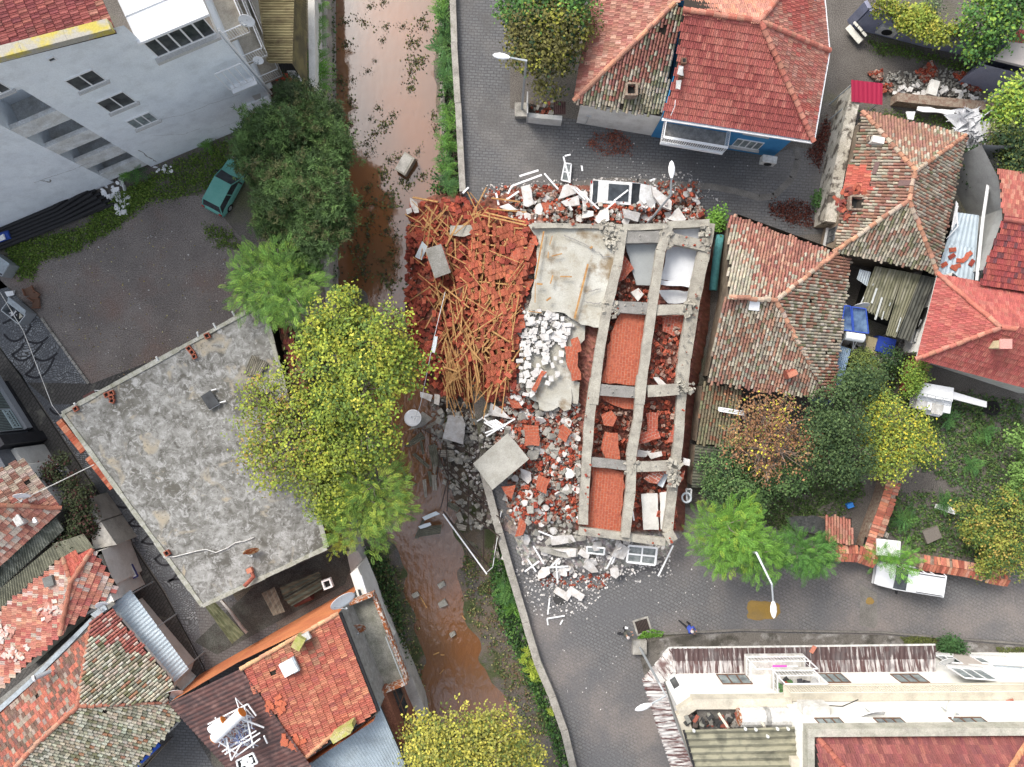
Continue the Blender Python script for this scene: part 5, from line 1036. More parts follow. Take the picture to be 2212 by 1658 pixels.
for i,(cr,a,b_,w)in enumerate(((1,(1778,950),(1795,980),''),(1,(1632,1038),(1658,1085),''),(1,(1508,1105),(1520,1145),''),(1,(1195,1295),(1215,1330),''),(2,(568,212),(585,238),''))):
 m=MB();m.tube([P(*g(cr,*b_),4.0),P(*g(cr,*a),4.25)],.06,8);tag(m.build('vent_pipe',M_pvc),'short white plastic pipe sticking out from the upper edge of the flat roof','pipe','white pipes along the roof edge')
q=thing('folding_table','black square panel with white legs lying on the flat concrete roof','table',P(*g(2,1610,185),4));m=MB();pts=G(2,1535,160,1610,112,1680,215,1600,262);m.prism([P(*p,4.3)for p in pts],.05);m.build('table_top',mat('slate_black',(.035,.037,.04),(.06,.065,.07),scale=2,rough=.5),q)
for a,b_ in(((1610,115),(1655,103)),((1680,208),(1727,195)),((1600,262),(1680,218))):m=MB();m.bar(P(*g(2,*a),4.2),P(*g(2,*b_),4.15),.07);m.build('leg',M_white,q)
dish('satellite_dish','rusty satellite dish lying at the lower right of the flat concrete roof',P(*g(2,1942,1320),3.9),.5,R(64),R(-68),mat('rust_dish',(.32,.10,.03),(.6,.45,.25),scale=2.2,rough=.6,lo=.5,hi=.56))
m=MB();pts=[P(*p,4.08)for p in G(2,1250,1388,1330,1388,1420,1365,1500,1345,1575,1330,1650,1355,1740,1320,1800,1280,1870,1268,1942,1240)];m.tube(pts,.035,6,caps=False);tag(m.build('roof_cable',M_dirtyw),'white cable snaking across the lower flat roof to the rusty dish','cable')
q=thing('chimney_pipe','rusty bent stove pipe with brick at the lower right edge of the flat roof','chimney pipe',P(*g(2,1910,1560),4));m=MB();m.tube([P(*g(2,1915,1480),4.1),P(*g(2,1940,1540),4.3),P(*g(2,1870,1612),4.5)],.13,10);m.build('pipe',M_redbr,q);m=MB();m.box(P(*g(2,1912,1490),4.2),(.35,.3,.3),Matrix.Rotation(.4,3,'Z'));m.build('brick_base',mat('terracotta',(.5,.2,.13),rough=.9),q)
for i,(cr,q4_,lb)in enumerate(((1,(1925,1280,1985,1300,1950,1440,1860,1430),'upper'),(1,(1990,1310,2050,1340,1985,1440,1930,1440),'middle'),(2,(1855,60,1935,55,1985,200,1890,190),'lower'))):
 m=MB();corr(m,[P(*p,4.2+.03*i)for p in G(cr,*q4_)],.13,.02);tag(m.build('corrugated_sheet',streak('old_sheet',(.25,.23,.18),(.15,.14,.11),(.1,.09,.07),R(60),along=1,across=5,rough=.9)),lb+' old brown corrugated piece on the flat roof beside the yellow tree','corrugated sheet')
m=MB();tiles(m,[P(600,700,3.2),P(632,705,3.2),P(735,1150,2.8),P(705,1165,2.8)],'flat',.25,.35,palette([(.35,.07,.04),(.25,.05,.03),(.2,.1,.06)],[3,2,2],92),.15,rough=.12);t2=thing('tiled_annex','narrow red tiled lean-to between the flat roof and the yellow-green trees','annex',P(660,900));m.build('roof',M_tile,t2);m=MB();m.walls([P(608,712),P(628,712),P(722,1120),P(700,1130)],0,2.7);m.build('wall',M_mudw,t2)
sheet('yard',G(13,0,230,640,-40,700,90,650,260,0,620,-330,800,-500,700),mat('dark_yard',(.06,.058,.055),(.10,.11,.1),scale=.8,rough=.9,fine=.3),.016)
for i,(cr,a,b_,c_,d_,zz)in enumerate(((3,(1560,420),(1640,390),(1870,640),(1775,715),2.0),(3,(2000,330),(2100,280),(2180,470),(2090,500),1.0),(13,(150,280),(450,160),(470,200),(180,360),1.6),(13,(180,370),(470,210),(480,290),(240,430),1.4))):
 m=MB();corr(m,[P(*g(cr,*p),zz)for p in((a,b_,c_,d_)if i<2 else(a,d_,c_,b_))],.26,.05);tag(m.build('corrugated_sheet',(streak('green_sheet',(.09,.10,.05),(.16,.17,.1),(.05,.055,.03),R(-45),along=1,across=4,rough=.9),MATS['old_sheet'],M_dksheet,MATS['brown_metal_sheet']if 'brown_metal_sheet' in MATS else M_dksheet)[i]),('mossy green corrugated sheet by the flat roof corner','small pale ribbed sheet leaning in the dark yard','dark corrugated sheet upper part of the yard roof','dark corrugated sheet lower part above the barrel')[i],'corrugated sheet')
m=MB();m.tube([P(*g(13,260,390),.9),P(*g(13,390,330),.9)],.42,18);tag(m.build('steel_barrel',mat('brown_drum',(.09,.035,.035),rough=.6)),'dark brown steel drum lying in the yard above the orange wall','barrel')
m=MB()
for a,b_ in(((1690,380),(1750,450)),((1750,450),(1800,520)),((1800,520),(1860,600)),((1860,600),(1890,630))):m.bar(P(*g(3,*a),.8),P(*g(3,*b_),.8),.16,.14)
tag(m.build('white_pole',M_dirtyw),'bent white pole with rags in the dark yard below the flat roof','pole')
hollow('vent_block','white square vent frame in the dark yard by the orange house',*g(13,522,248),1.6,1,R(20),.62,None,M_white)
q=thing('iron_gate','small brown metal door with white-framed window by the flat roof corner','gate',P(*g(1,700,1600)));m=MB();m.prism([P(*p,1.6)for p in G(1,632,1595,715,1552,740,1590,655,1640)],.06);m.build('door_leaf',mat('brown_door',(.13,.06,.055),rough=.7),q);m=MB();w_=[P(*p,1.5)for p in G(1,722,1552,778,1552,775,1572,740,1590)]
for a,b_ in zip(w_,w_[1:]+w_[:1]):m.bar(a,b_,.05)
m.build('window_frame',M_white,q)
rp2=palette([(.45,.14,.08),(.5,.22,.14)],[2,1],9)
pal13=palette([(.48,.11,.07),(.42,.12,.08),(.36,.1,.07),(.5,.25,.18)],[3,2,2,1.5],101,.8,[(.42,.33,.27),(.3,.16,.12),(.5,.4,.33)],th=.2,jit=.18)
def house2(label,slopes,ridges,fp,ze,wm=None):
 t=house('tiled_house',label,'house',fp);m=MB()
 for poly,pal,st,w,l,j in slopes:tiles(m,poly,st,w,l,pal,j,rough=.003)
 for a,b_ in ridges:ridge(m,a,b_,rp2,.15,.4,.03)
 m.build('roof',M_tile,t);m=MB();m.walls(fp,0,ze);m.build('wall',wm or M_wpl,t);return t
a,b_,c_=(*g(2,185,640),4),(*g(2,472,1015),4),(*g(2,0,988),5.6);d_=(*g(2,0,1445),4)
ra,rb=(a,b_,c_),(b_,d_,c_)
f1=facet(ra,[a[:2],b_[:2],c_[:2],g(2,-200,960),g(2,-200,790)]);f2=facet(rb,[b_[:2],d_[:2],g(2,-200,1640),g(2,-200,960),c_[:2]])
t=house2('weathered red tiled house with white dish, at the left edge under the glass-front shop',[(f1,pal13,'flat',.25,.4,.07),(f2,palette([(.44,.2,.15),(.5,.3,.23),(.36,.12,.08),(.46,.4,.34)],[3,3,2,2],102,.8),'flat',.25,.4,.07)],[(P(*b_),P(*c_)),(P(*c_),f1[3])],inset([P(*a),P(*b_),P(*d_),P(-60,1250,4),P(-60,1000,4)],.4),3.9)
dish('satellite_dish','pale satellite dish on the weathered red roof near the overhead cable',P(*g(2,215,900),4.9),.5,R(68),R(-80))
for i in range(3):
 m=MB();m.box(P(*g(2,270+rnd.uniform(-14,14),1105+rnd.uniform(-10,10)),4.8),(.22,.16,.1),Matrix.Rotation(rnd.uniform(0,3),3,'Z'),jit=.03);tag(m.build('plaster_lump',M_white),'small white lump lying on the lower slope of the weathered red roof','lump','white lumps on the weathered roof')
m=MB();corr(m,[P(*p,3.7)for p in G(2,430,1085,490,1180,-60,1670,-60,1500)][:1]+[P(*g(2,-80,1520),3.7),P(*g(2,-80,1700),3.4),P(*g(2,492,1180),3.4)],.2,.04);t=thing('sheet_roofed_shed','dark greenish grey corrugated roof strip between the two red tiled houses','roof',P(*g(2,200,1350)));m.build('dark_sheets',streak('dk_green_cor',(.085,.095,.075),(.19,.2,.17),(.06,.065,.05),R(-52),along=1,across=4,rough=.9),t)
m=MB();corr(m,[P(*g(2,640,1212),3.4),P(*g(2,400,1290),3.4),P(*g(2,470,1400),3.2),P(*g(2,722,1322),3.2)],.2,.04);corr(m,[P(*g(2,440,1270),3.4),P(*g(2,-80,1700),3.4),P(*g(2,-80,1850),3.2),P(*g(2,490,1370),3.2)],.2,.04);m.build('pale_sheets',streak('pale_olive_cor',(.26,.26,.19),(.19,.19,.14),(.14,.14,.1),R(-52),along=1,across=4,rough=.9),t)
m=MB();m.walls([P(*g(2,*p))for p in((520,1110),(760,1330),(520,1420),(60,1750))],0,3.1);m.build('wall',M_wpl,t)
t=thing('side_wall','pale concrete yard wall tops beside the lane under the dark red vine','wall',P(*g(2,740,1150)));m=MB();m.prism([P(*p,2.6)for p in G(2,590,990,650,940,770,1110,700,1190)],2.6);m.prism([P(*p,2.6)for p in G(2,690,1210,772,1120,893,1295,720,1330)],2.6);m.build('masonry',M_conc2,t)
R0=4.0;e4=(*g(3,462,640),4.7);e1=(*g(3,485,50),4.7);lref=(e1,e4,(*g(3,-60,800),3.7));apz=plane_hit(lref,*g(3,545,240)).z+.12;ap=(*g(3,545,240),apz)
e3=(*g(3,905,285),3.8);rref=(e3,ap,e4);e2=(*g(2,712,1322),plane_hit(rref,*g(2,712,1322)).z);e5=(*g(3,-60,1120),3.7);e6=(*g(3,-60,520),3.7)
r1=palette([(.54,.12,.07),(.5,.09,.055)],[1,1],103,.9,(.45,.2,.15),th=.5)
lf=facet(lref,[e1[:2],ap[:2],e4[:2],g(3,-60,1120),g(3,-60,505)])
rf=facet(rref,[e2[:2],e3[:2],e4[:2],ap[:2]])
pw=palette([(.48,.15,.1),(.5,.24,.17),(.42,.1,.07),(.45,.35,.3)],[3,2,2,1.2],104,.8,[(.5,.42,.37),(.4,.28,.23)],th=.35,jit=.18)
t=house2('red tiled house with bright orange-red hip patches and a barber-striped shop window',[([P(*e1),P(*e2),P(*ap)],r1,'flat',.25,.38,.03),(rf,lambda x,y,r:(r1 if x<P(*g(3,640,0),4).x and y<P(*g(3,0,250),4).y+.6 else pw)(x,y,r),'flat',.25,.38,.05),(lf,pw,'flat',.25,.38,.08)],[(P(*e1),P(*ap)),(P(*e2),P(*ap)),(P(*ap),P(*e4))],inset([P(*e1),P(*e2),P(*e3),P(*e4),P(*e5),P(*e6)],.35),3.5)
m=MB()
for k in range(90):
 cx,cy,s_=rnd.choice([(390,450,45),(60,740,70),(120,790,40),(30,640,40)]);x,y=rnd.gauss(cx,s_),rnd.gauss(cy,s_*.7);p=plane_hit(lref,*g(3,x,y));m.box(p+Vector((0,0,.1)),(rnd.uniform(.15,.4),rnd.uniform(.12,.3),.06),Matrix.Rotation(rnd.uniform(0,3),3,'Z'),jc(rnd.choice([(.65,.55,.5),(.6,.45,.4),(.5,.25,.2)])),jit=.03)
kind(m.build('broken_tiles',M_tile,t),'stuff')
p=plane_hit(lref,*g(3,390,230));m=MB();m.box(p+Vector((0,0,.15)),(.62,.62,.3),Matrix.Rotation(.3,3,'Z'));m.build('skylight',mat('grey_sheet',(.2,.21,.2),(.15,.15,.14),rough=.8),t)
WB=Wall(P(*g(3,1110,260)),P(*g(2,960,1290)));r=WB.rect(G(3,790,70,935,30,1055,180,900,240));t=thing('barber_shop','small white shop front with dark window, blue frame and blue-white stripes','shop',WB.pt(WB.L/2,0))
m=MB();WB.slab(m,0,0,WB.L,3.9,-2.6,0);m.build('wall',M_wpl,t)
z0,z1=.95,3.4;m_bl=mat('blue_frame2',(.05,.06,.25),rough=.5);window(WB,(.9,z0,WB.L-.9,z1),t,2,fm=m_bl,gm=M_curt)
m=MB();WB.slab(m,.7,.75,WB.L-.7,1.0,.02,.3);m.build('striped_ledge',m_bl,t);m=MB()
for k in range(10):a0=.8+(WB.L-1.7)*k/10;WB.slab(m,a0,.98,a0+.2,1.03,.03,.31)
m.build('white_stripes',M_white,t)
J3=(*g(3,598,1190),5.8);k1=(*g(3,700,548),4.0);k2=(*g(3,850,440),4.0);k3=(*g(3,1330,1010),4.0);k4=(*g(3,1288,1152),4.0);k5=(*g(3,1000,1700),4.0);k6=(*g(3,60,1720),4.4);k7=(*g(3,-60,1270),4.0)
fa=facet((k2,k3,J3),[k1[:2],k2[:2],k3[:2],k4[:2],J3[:2]]);fb=facet((k4,k5,J3),[J3[:2],k4[:2],g(3,1380,1290),k5[:2],g(3,60,1720),g(3,280,1480)]);fc=facet((k1,k7,J3),[k1[:2],J3[:2],g(3,280,1480),g(3,40,1720),g(3,-60,1720),k7[:2]])
gp=palette([LIC,(.42,.42,.34),(.2,.2,.15),MOSS,(.3,.16,.1)],[6,4,2,1,.6],105,1.2,jit=.16);rp3=palette([(.36,.09,.06),(.45,.14,.1),(.3,.08,.06),(.46,.35,.3)],[3,2,2,1],106,1);rp4=palette([(.2,.09,.06),(.34,.1,.06),(.3,.24,.2),(.46,.12,.07)],[3,2,2,3],107,1.4,jit=.2)
yb=P(*g(3,0,640),4.5).y
sx_=P(*g(3,800,700),4.6)
t=house2('house with grey-green lichen tiles and dark red slope, lowest left',[(fa,lambda x,y,r:(rp3 if(x-sx_.x)*.45+(y-sx_.y)*1>.1+r.uniform(-.3,.3)else gp)(x,y,r),'barrel',.2,.3,.12),(fb,gp,'barrel',.2,.3,.14),(fc,rp4,'flat',.24,.36,.08)],[(P(*k1),P(*J3)),(P(*J3),P(*k4)),(P(*J3),plane_hit((k4,k5,J3),*g(3,280,1480))),(plane_hit((k4,k5,J3),*g(3,280,1480)),plane_hit((k4,k5,J3),*g(3,60,1720)))],inset([P(*k1),P(*k2),P(*k3),P(*k4),P(*k5),P(-60,1690,4),P(*k7)],.4),3.9)
m=MB();m.prism([P(*p,4.15)for p in G(3,-60,1180,350,850,700,510,850,395,880,410,740,530,380,900,-60,1260)],.12);m.build('valley_gutter',mat('tin_grey',(.28,.28,.26),(.18,.17,.15),scale=2,rough=.8,fine=.2),t)
m=MB();m.prism([P(*p,4.25)for p in G(3,690,490,800,415,820,450,730,520)],.05);m.prism([P(*p,4.25)for p in G(3,-60,1240,200,1010,520,690,690,520,710,540,540,720,220,1040,-60,1290)],.05);m.build('flashing',MATS['pale_sheet'],t)
dish('satellite_dish','white satellite dish at the roof corner where the blue-white canopy begins',P(*g(3,822,395),3.6),.42,R(45),R(-70));dish('satellite_dish','white satellite dish with rust stain at the bottom end of the blue-white canopy',P(*g(3,1360,1060),3.3),.6,R(50),R(-68),mat('rust_spot_white',(.75,.76,.75),(.5,.25,.08),scale=1.6,rough=.5,lo=.62,hi=.65,fine=.04))
q=thing('stove_pipe','grey flue tube with round white cap on the dark red lower left roof','pipe',P(*g(3,320,950),4.8));m=MB();m.tube([P(*g(3,385,925),4.8),P(*g(3,275,975),5.4)],.14,10);m.build('tube',M_steel,q);m=MB();m.tube([P(*g(3,268,978),5.4),P(*g(3,252,985),5.45)],.2,12);m.build('cap',M_white,q)
m=MB();corr(m,[P(*g(3,845,425),3.1),P(*g(3,1335,1010),3.1),P(*g(3,1445,905),2.7),P(*g(3,1000,300),2.7)],.25,.035,saw=True);t=thing('metal_canopy','long pale blue-white ribbed canopy along the lane beside the lichen roof','canopy',P(*g(3,1100,650)));m.build('roof_sheet',MATS['blue_white_metal'],t)
m=MB()
for p in((1010,330),(1200,590),(1420,900)):a=P(*g(3,*p),2.8);m.tube([(a.x,a.y,0),a],.05)
m.build('post',M_steel,t)
m=MB();m.walls([P(*g(3,*p))for p in((1120,600),(1500,960),(1440,1060),(1150,800))],0,2.3);m.build('shop_wall',M_wpl,t)
m=MB();corr(m,[P(*g(3,1160,1370),3.4),P(*g(3,880,1690),3.4),P(*g(3,960,1690),3.1),P(*g(3,1225,1440),3.1)],.18,.035);t=thing('sheet_roofed_shed','rusty grey and white corrugated roof above the bright blue strip','roof',P(*g(3,1100,1500)));m.build('rusty_sheets',streak('rusty_cor',(.13,.09,.08),(.42,.4,.38),(.1,.06,.05),R(-40),thr=(.48,.55),along=1,across=5),t)
m=MB();corr(m,[P(*g(3,1290,1240),3.5),P(*g(3,1220,1340),3.5),P(*g(3,1290,1400),3.2),P(*g(3,1380,1310),3.2)],.2,.035);m.build('white_sheets',M_bal,t);m=MB();m.bar(P(*g(3,1010,1670),2.9),P(*g(3,1215,1475),2.9),.42,.1);m.build('blue_fascia',mat('bright_blue',(.03,.12,.62),rough=.5),t)
m=MB();m.walls([P(*g(3,*p))for p in((1330,1420),(1180,1560),(1080,1700))],0,2.8);m.build('wall',M_mudw,t)
WS=Wall(P(*g(2,430,690)),P(*g(2,35,60)));t=thing('office_front','modern glass-fronted office with dark frames and lawyer sign at the left edge','shop',WS.pt(WS.L/2,0))
m=MB();WS.slab(m,-.2,0,WS.L+.2,4.2,-5,-.25);m.build('wall',mat('office_grey',(.2,.21,.23),(.14,.15,.17),scale=1,rough=.7),t)
M_blk=mat('dark_cladding',(.025,.025,.028),(.04,.04,.045),scale=2,rough=.4)
sA=WS.sz(*g(2,390,600))[0];sB=WS.sz(*g(2,90,190))[0]
m=MB()
for s_ in(2.2,5.6+2.9,12.0):
 if s_<WS.L+1:WS.slab(m,s_-.35,0,s_+.35,4.3,-.24,.5)
WS.slab(m,2.55,0,WS.L,.25,-.24,.3);m.build('dark_pier',M_blk,t)
r=(3.0,.35,8.0,3.9);window(WS,r,t,3,fm=mat('alu_frame',(.35,.37,.4),rough=.4),gm=mat('blinds',(.30,.35,.33),(.2,.25,.24),scale=6,rough=.5),sill=False)
m=MB()
for k in range(40):a0=3.1+k*.12;WS.slab(m,a0,1.0,a0+.05,3.85,.022,.03)
m.build('blind_slats',mat('slat_dark',(.06,.07,.07),rough=.7),t)
m=MB();WS.slab(m,3.0,.35,8.0,.95,.02,.25);m.build('sill_panel',mat('alu_frame',(.35,.37,.4),rough=.4),t)
sg=MB();s0,s1_,zb,zt=3.15,4.6,1.15,1.95;WS.slab(sg,s0,zb,s1_,zt,.04,.09);so=sg.build('sign_board',mat('sign_pale',(.5,.62,.64),rough=.5),t)
def letters(txt,size,W,a,z,off,parent,mt):
 cu=bpy.data.curves.new('letters','FONT');cu.body=txt;cu.size=size;cu.extrude=.004;o=bpy.data.objects.new('letters',cu);COL.objects.link(o)
 dg=bpy.context.evaluated_depsgraph_get();me=bpy.data.meshes.new_from_object(o.evaluated_get(dg));bpy.data.objects.remove(o)
 M=Matrix((W.d,Vector((0,0,1)),W.n)).transposed().to_4x4();me.transform(Matrix.Translation(W.pt(a,z,off))@M);me.materials.clear();me.materials.append(mt)
 ob=bpy.data.objects.new('lettering',me);COL.objects.link(ob);ob.parent=parent;return ob
letters('AVUKAT',.34,WS,s0+.08,zb+.42,.095,so,M_black);
m=MB()
for k in range(9):WS.slab(m,s0+.12+k*.14,zb+.15,s0+.22+k*.14,zb+.28,.091,.096)
m.build('sign_print',M_black,so)
m=MB();WS.slab(m,.1,0,1.7,3.0,-.2,.1);m.build('white_panel',M_wpl,t)
acunit('outdoor_air_unit','white air-conditioner box with blue sticker at the left edge above the lane',WS,WS.L+.4,3.3,1.5,.6)
acunit('outdoor_air_unit','white air-conditioner box on the left edge below the glass-front office',Wall(P(*g(2,430,690)),P(*g(2,35,60))),-2.6,4.6,1.3,-.9)
t=thing('striped_stall','blue and white striped awning strip beside the dark vine at the lane','awning',P(*g(2,450,780)));m=MB();a,b_=P(*g(2,410,700),2.4),P(*g(2,530,860),2.4);m.bar(a,b_,1.0,.06);m.build('blue_cloth',mat('navy_cloth',(.05,.08,.16),(.2,.24,.32),scale=4,rough=.8),t);m=MB()
d_=(b_-a).normalized();n_=Vector((-d_.y,d_.x,0))
for k in range(9):p=a+d_*(b_-a).length*k/9;m.bar(p+n_*.15+Vector((0,0,.04)),p+n_*.45+Vector((0,0,.04)),.13,.03)
m.build('white_stripes',M_white,t);m=MB();m.walls([P(*g(2,300,640)),P(*g(2,480,690)),P(*g(2,600,880)),P(*g(2,520,930))],0,2.3);m.build('wall',M_wpl,t)
M_leaf=mat('foliage',(1,1,1),attr=True,rough=.65,fine=.1,spec=.25)
M_bark=mat('bark',(.16,.13,.10),(.24,.21,.18),scale=6,rough=.95,bump=.4)
M_twig=mat('pale_twig',(.36,.28,.23),(.26,.19,.15),scale=5,rough=.9)
def unit(a):return a/np.maximum(np.linalg.norm(a,axis=1,keepdims=True),1e-9)
def quads(c,ax,ay,col):
 n=len(c);V=np.empty((n,4,3));V[:,0]=c-ax;V[:,1]=c+ay;V[:,2]=c+ax;V[:,3]=c-ay
 return V.reshape(-1,3),np.arange(n*4).reshape(-1,4),np.repeat(col,4,0)
def leafset(cen,out,kind_,size,col):
 n=len(cen);up=np.array([0,0,1.0])
 if kind_=='broad':
  nrm=unit(out*.5+up*.8+nr.normal(0,.45,(n,3)));a=unit(np.cross(nrm,nr.normal(0,1,(n,3))));b=np.cross(nrm,a);s=size*nr.uniform(.6,1.25,(n,1))
  return quads(cen,a*s*.5,b*s*.36,col)
 if kind_=='frond':
  d=unit(out*np.array([1,1,.3])+nr.normal(0,.45,(n,3))*np.array([1,1,.35])+np.array([0,0,.1]));side=unit(np.cross(d,up));K=9;Vs=[];Cs=[];Ln=size*nr.uniform(.7,1.2,(n,1))
  for k in range(K):
   t=(k+.6)/K;p=cen+d*Ln*t-up*(t*t*.28)*Ln;w=math.sin(math.pi*min(1,t*.8+.15))*.30
   for sg in(-1,1):
    a=unit(side*sg+d*.35-up*.15)*Ln*w*.42;b=d*Ln*.036
    V,F,C=quads(p+a,a,b,col*(1+nr.uniform(-.3,.22,(n,1))));Vs.append(V);Cs.append(C)
  V=np.concatenate(Vs);return V,np.arange(len(V)).reshape(-1,4),np.concatenate(Cs)
 if kind_=='needle':
  Vs=[];Cs=[]
  for k in range(9):
   d=unit(out*.6+up*.35+nr.normal(0,.75,(n,3)));s=size*nr.uniform(.6,1.1,(n,1));a=d*s*.5;b=unit(np.cross(d,up+nr.normal(0,.2,(n,3))))*size*.06
   V,F,C=quads(cen+a,a,b,col*(1+nr.uniform(-.15,.15,(n,1))));Vs.append(V);Cs.append(C)
  V=np.concatenate(Vs);return V,np.arange(len(V)).reshape(-1,4),np.concatenate(Cs)
def crown_mesh(blobs,nclump,per,kind_,size,cols,spread=.28,shell=.62,jit=.22,flat=.8):
 nclump=int(nclump*1.7);size*=.84 if kind_=='broad' else.92
 bc=np.array([[*P(u,v,z)]for u,v,z,r in blobs]);br=np.array([b[3]for b in blobs]);w=br**2/(br**2).sum()
 i=nr.choice(len(blobs),nclump,p=w);d=nr.normal(0,1,(nclump,3));d[:,2]=d[:,2]*.75+.35;d=unit(d);fq=nr.normal(0,1.15,(8,3));fp_=nr.uniform(0,6.3,8);fv=np.sin((bc[i]+d*br[i][:,None])@fq.T+fp_).sum(1);kp=fv>np.quantile(fv,.24);i=i[kp];d=d[kp];fv=fv[kp];nclump=len(i)
 rr=br[i][:,None]*(1+.075*fv[:,None])*(shell+(1-shell)*nr.uniform(0,1,(nclump,1))**.6)*nr.uniform(.85,1.12,(nclump,1))
 cc=bc[i]+d*rr*np.array([1,1,flat]);pal=np.array([c for c,_ in cols]);pw=np.array([k for _,k in cols],float);pw/=pw.sum()
 ci=pal[nr.choice(len(pal),nclump,p=pw)]*nr.uniform(1-jit,1+jit,(nclump,1))
 j=np.repeat(np.arange(nclump),per);cen=cc[j]+nr.normal(0,spread,(len(j),3))*np.array([1,1,.6]);col=np.clip(ci[j]*nr.uniform(1-jit*.7,1+jit*.7,(len(j),1)),0,1)
 return leafset(cen,d[j],kind_,size,col)+(cc,)
def tree(name,label,cat,base,blobs,nclump,per,kind_,size,cols,spread=.28,trunk=.2,limbs=26,group=None,bark=None,twig=.05,shell=.62,jit=.22,fork=.45,flat=.8,z0=.0):
 b=P(*base,z0);t=thing(name,label,cat,b,0,group)
 V,F,C,cc=crown_mesh(blobs,nclump,per,kind_,size,cols,spread,shell,jit,flat)
 npmesh('crown',V,F,C,M_leaf,t)
 m=MB();tops=[P(u,v,z)for u,v,z,r in blobs];mid=sum(tops,Vector())/len(tops);fk=b.lerp(mid,fork)
 m.tube([b,b.lerp(fk,.5)+Vector((rnd.uniform(-.15,.15),rnd.uniform(-.15,.15),0)),fk],trunk,8,r1=trunk*.75);m.build('trunk',bark or M_bark,t)
 if limbs:
  m=MB()
  for p in tops:m.tube([fk,fk.lerp(p,.5)+Vector((rnd.uniform(-.3,.3),rnd.uniform(-.3,.3),.2)),p],trunk*.6,6,r1=trunk*.25)
  for k in range(limbs):
   q=Vector(cc[rnd.randrange(len(cc))]);p=min(tops,key=lambda t_:(t_-q).length);s_=fk.lerp(p,rnd.uniform(.5,1));e=q+(q-s_).normalized()*.15
   m.tube([s_,s_.lerp(e,.5)+Vector((rnd.uniform(-.2,.2),rnd.uniform(-.2,.2),rnd.uniform(-.05,.25))),e],twig,5,r1=twig*.3)
  m.build('limbs',bark or M_bark,t)
 return t
G1=(.07,.17,.045);G2=(.11,.23,.05);G3=(.045,.10,.03);YG=(.31,.35,.045);YG2=(.20,.27,.04);YG3=(.43,.41,.06);OL=(.16,.20,.05);DK=(.03,.06,.025);PN=(.09,.16,.05);PN2=(.055,.095,.035);PN3=(.13,.14,.06)
tree('pine_tree','big pine with bluish-green needle tufts covering part of the green car','pine tree',(640,440),[(600,330,5.4,2.6),(655,420,6.2,2.8),(590,425,4.8,1.4),(690,320,5,2.1),(640,510,5,2.3),(700,450,5,1.7),(612,480,5,1.9),(660,270,4.6,1.8),(565,300,4.2,1.4),(530,330,4,.9)],1500,9,'needle',.34,[(PN,4),(PN2,3),(PN3,1.5),((.12,.2,.06),1.5)],spread=.22,trunk=.28,limbs=90,twig=.04,shell=.5,flat=.7)
tree('pine_tree','darker smaller pine crown between the big pine and the olive shed','pine tree',(670,250),[(650,240,4.2,1.7),(690,262,4.0,1.5),(630,215,3.6,1.1)],420,8,'needle',.32,[(PN2,3),((.05,.075,.035),3),(PN3,1)],spread=.22,trunk=.15,limbs=40,twig=.03,shell=.45,flat=.7)
FR=[((.14,.26,.045),3),((.10,.21,.04),3),((.19,.31,.05),1.5),((.065,.14,.03),1.5)]
tree('ailanthus_tree','bright green feathery-leaved tree above the upper right corner of the flat roof','tree',(610,650),[(590,610,6,1.9),(640,640,6.3,1.9),(620,590,5.8,1.5),(650,685,6,1.5),(560,600,5.3,1.3),(545,635,5.0,1.1)],460,3,'frond',.62,FR,spread=.25,trunk=.15,limbs=30)
tree('plane_tree','tall yellow-green broadleaf tree leaning over the muddy river','tree',(735,900),[(740,700,7,2.3),(800,740,7.4,2.4),(720,790,7,2.4),(850,800,7,2.1),(790,840,7.6,2.6),(730,880,7,2.4),(800,920,7,2.0),(690,730,6.5,1.7),(730,960,6.6,1.9),(870,770,6.5,1.3),(680,880,6.6,1.8),(770,660,6.3,1.3)],1700,9,'broad',.23,[(YG,4),(YG2,4),(YG3,1),((.10,.16,.035),3.2)],spread=.2,trunk=.28,limbs=240,shell=.38,jit=.32)
tree('plane_tree','thin-leaved yellowing tree with bare grey branches spreading over the flat roof','tree',(690,930),[(600,860,6.4,1.9),(570,920,6.2,1.6),(630,960,6.6,2.0),(600,1010,6.2,1.8),(660,1030,6.2,1.7),(640,800,6.2,1.6),(560,850,6.0,1.2),(650,900,6.6,1.8),(570,980,6,1.2)],640,6,'broad',.22,[(YG,2.5),(YG2,3),(OL,2.5),((.35,.24,.06),1)],spread=.28,trunk=.2,limbs=260,twig=.03,bark=M_twig,shell=.4)
tree('plane_tree','lower yellow-green broadleaf crown between the flat roof and the river','tree',(745,1060),[(730,1010,6.2,1.9),(700,1060,6,1.6),(760,980,6.2,1.6),(680,1000,6.2,1.5)],420,9,'broad',.23,[(YG2,4),(YG,3),(OL,2)],trunk=.2,limbs=60,shell=.42)
tree('ailanthus_tree','feathery green-yellow tree over the river near the orange house','tree',(770,1100),[(810,1050,5.8,1.9),(835,1100,5.4,1.5),(790,1110,5.5,1.7),(750,1080,5.2,1.5),(720,1070,5,1.2),(790,1160,4.5,1.1),(735,1150,4.4,.8)],430,3,'frond',.6,[((.19,.29,.045),3),((.12,.22,.04),3),((.27,.34,.05),1.5),((.07,.14,.03),1)],trunk=.14,limbs=40)
tree('ailanthus_tree','small yellow-leaved sprig tree by the terrace wall of the orange house','tree',(740,1180),[(735,1175,3.2,.7),(742,1150,3.2,.5),(728,1140,3,.5)],60,3,'frond',.42,[((.42,.45,.06),1)],trunk=.05,limbs=8)
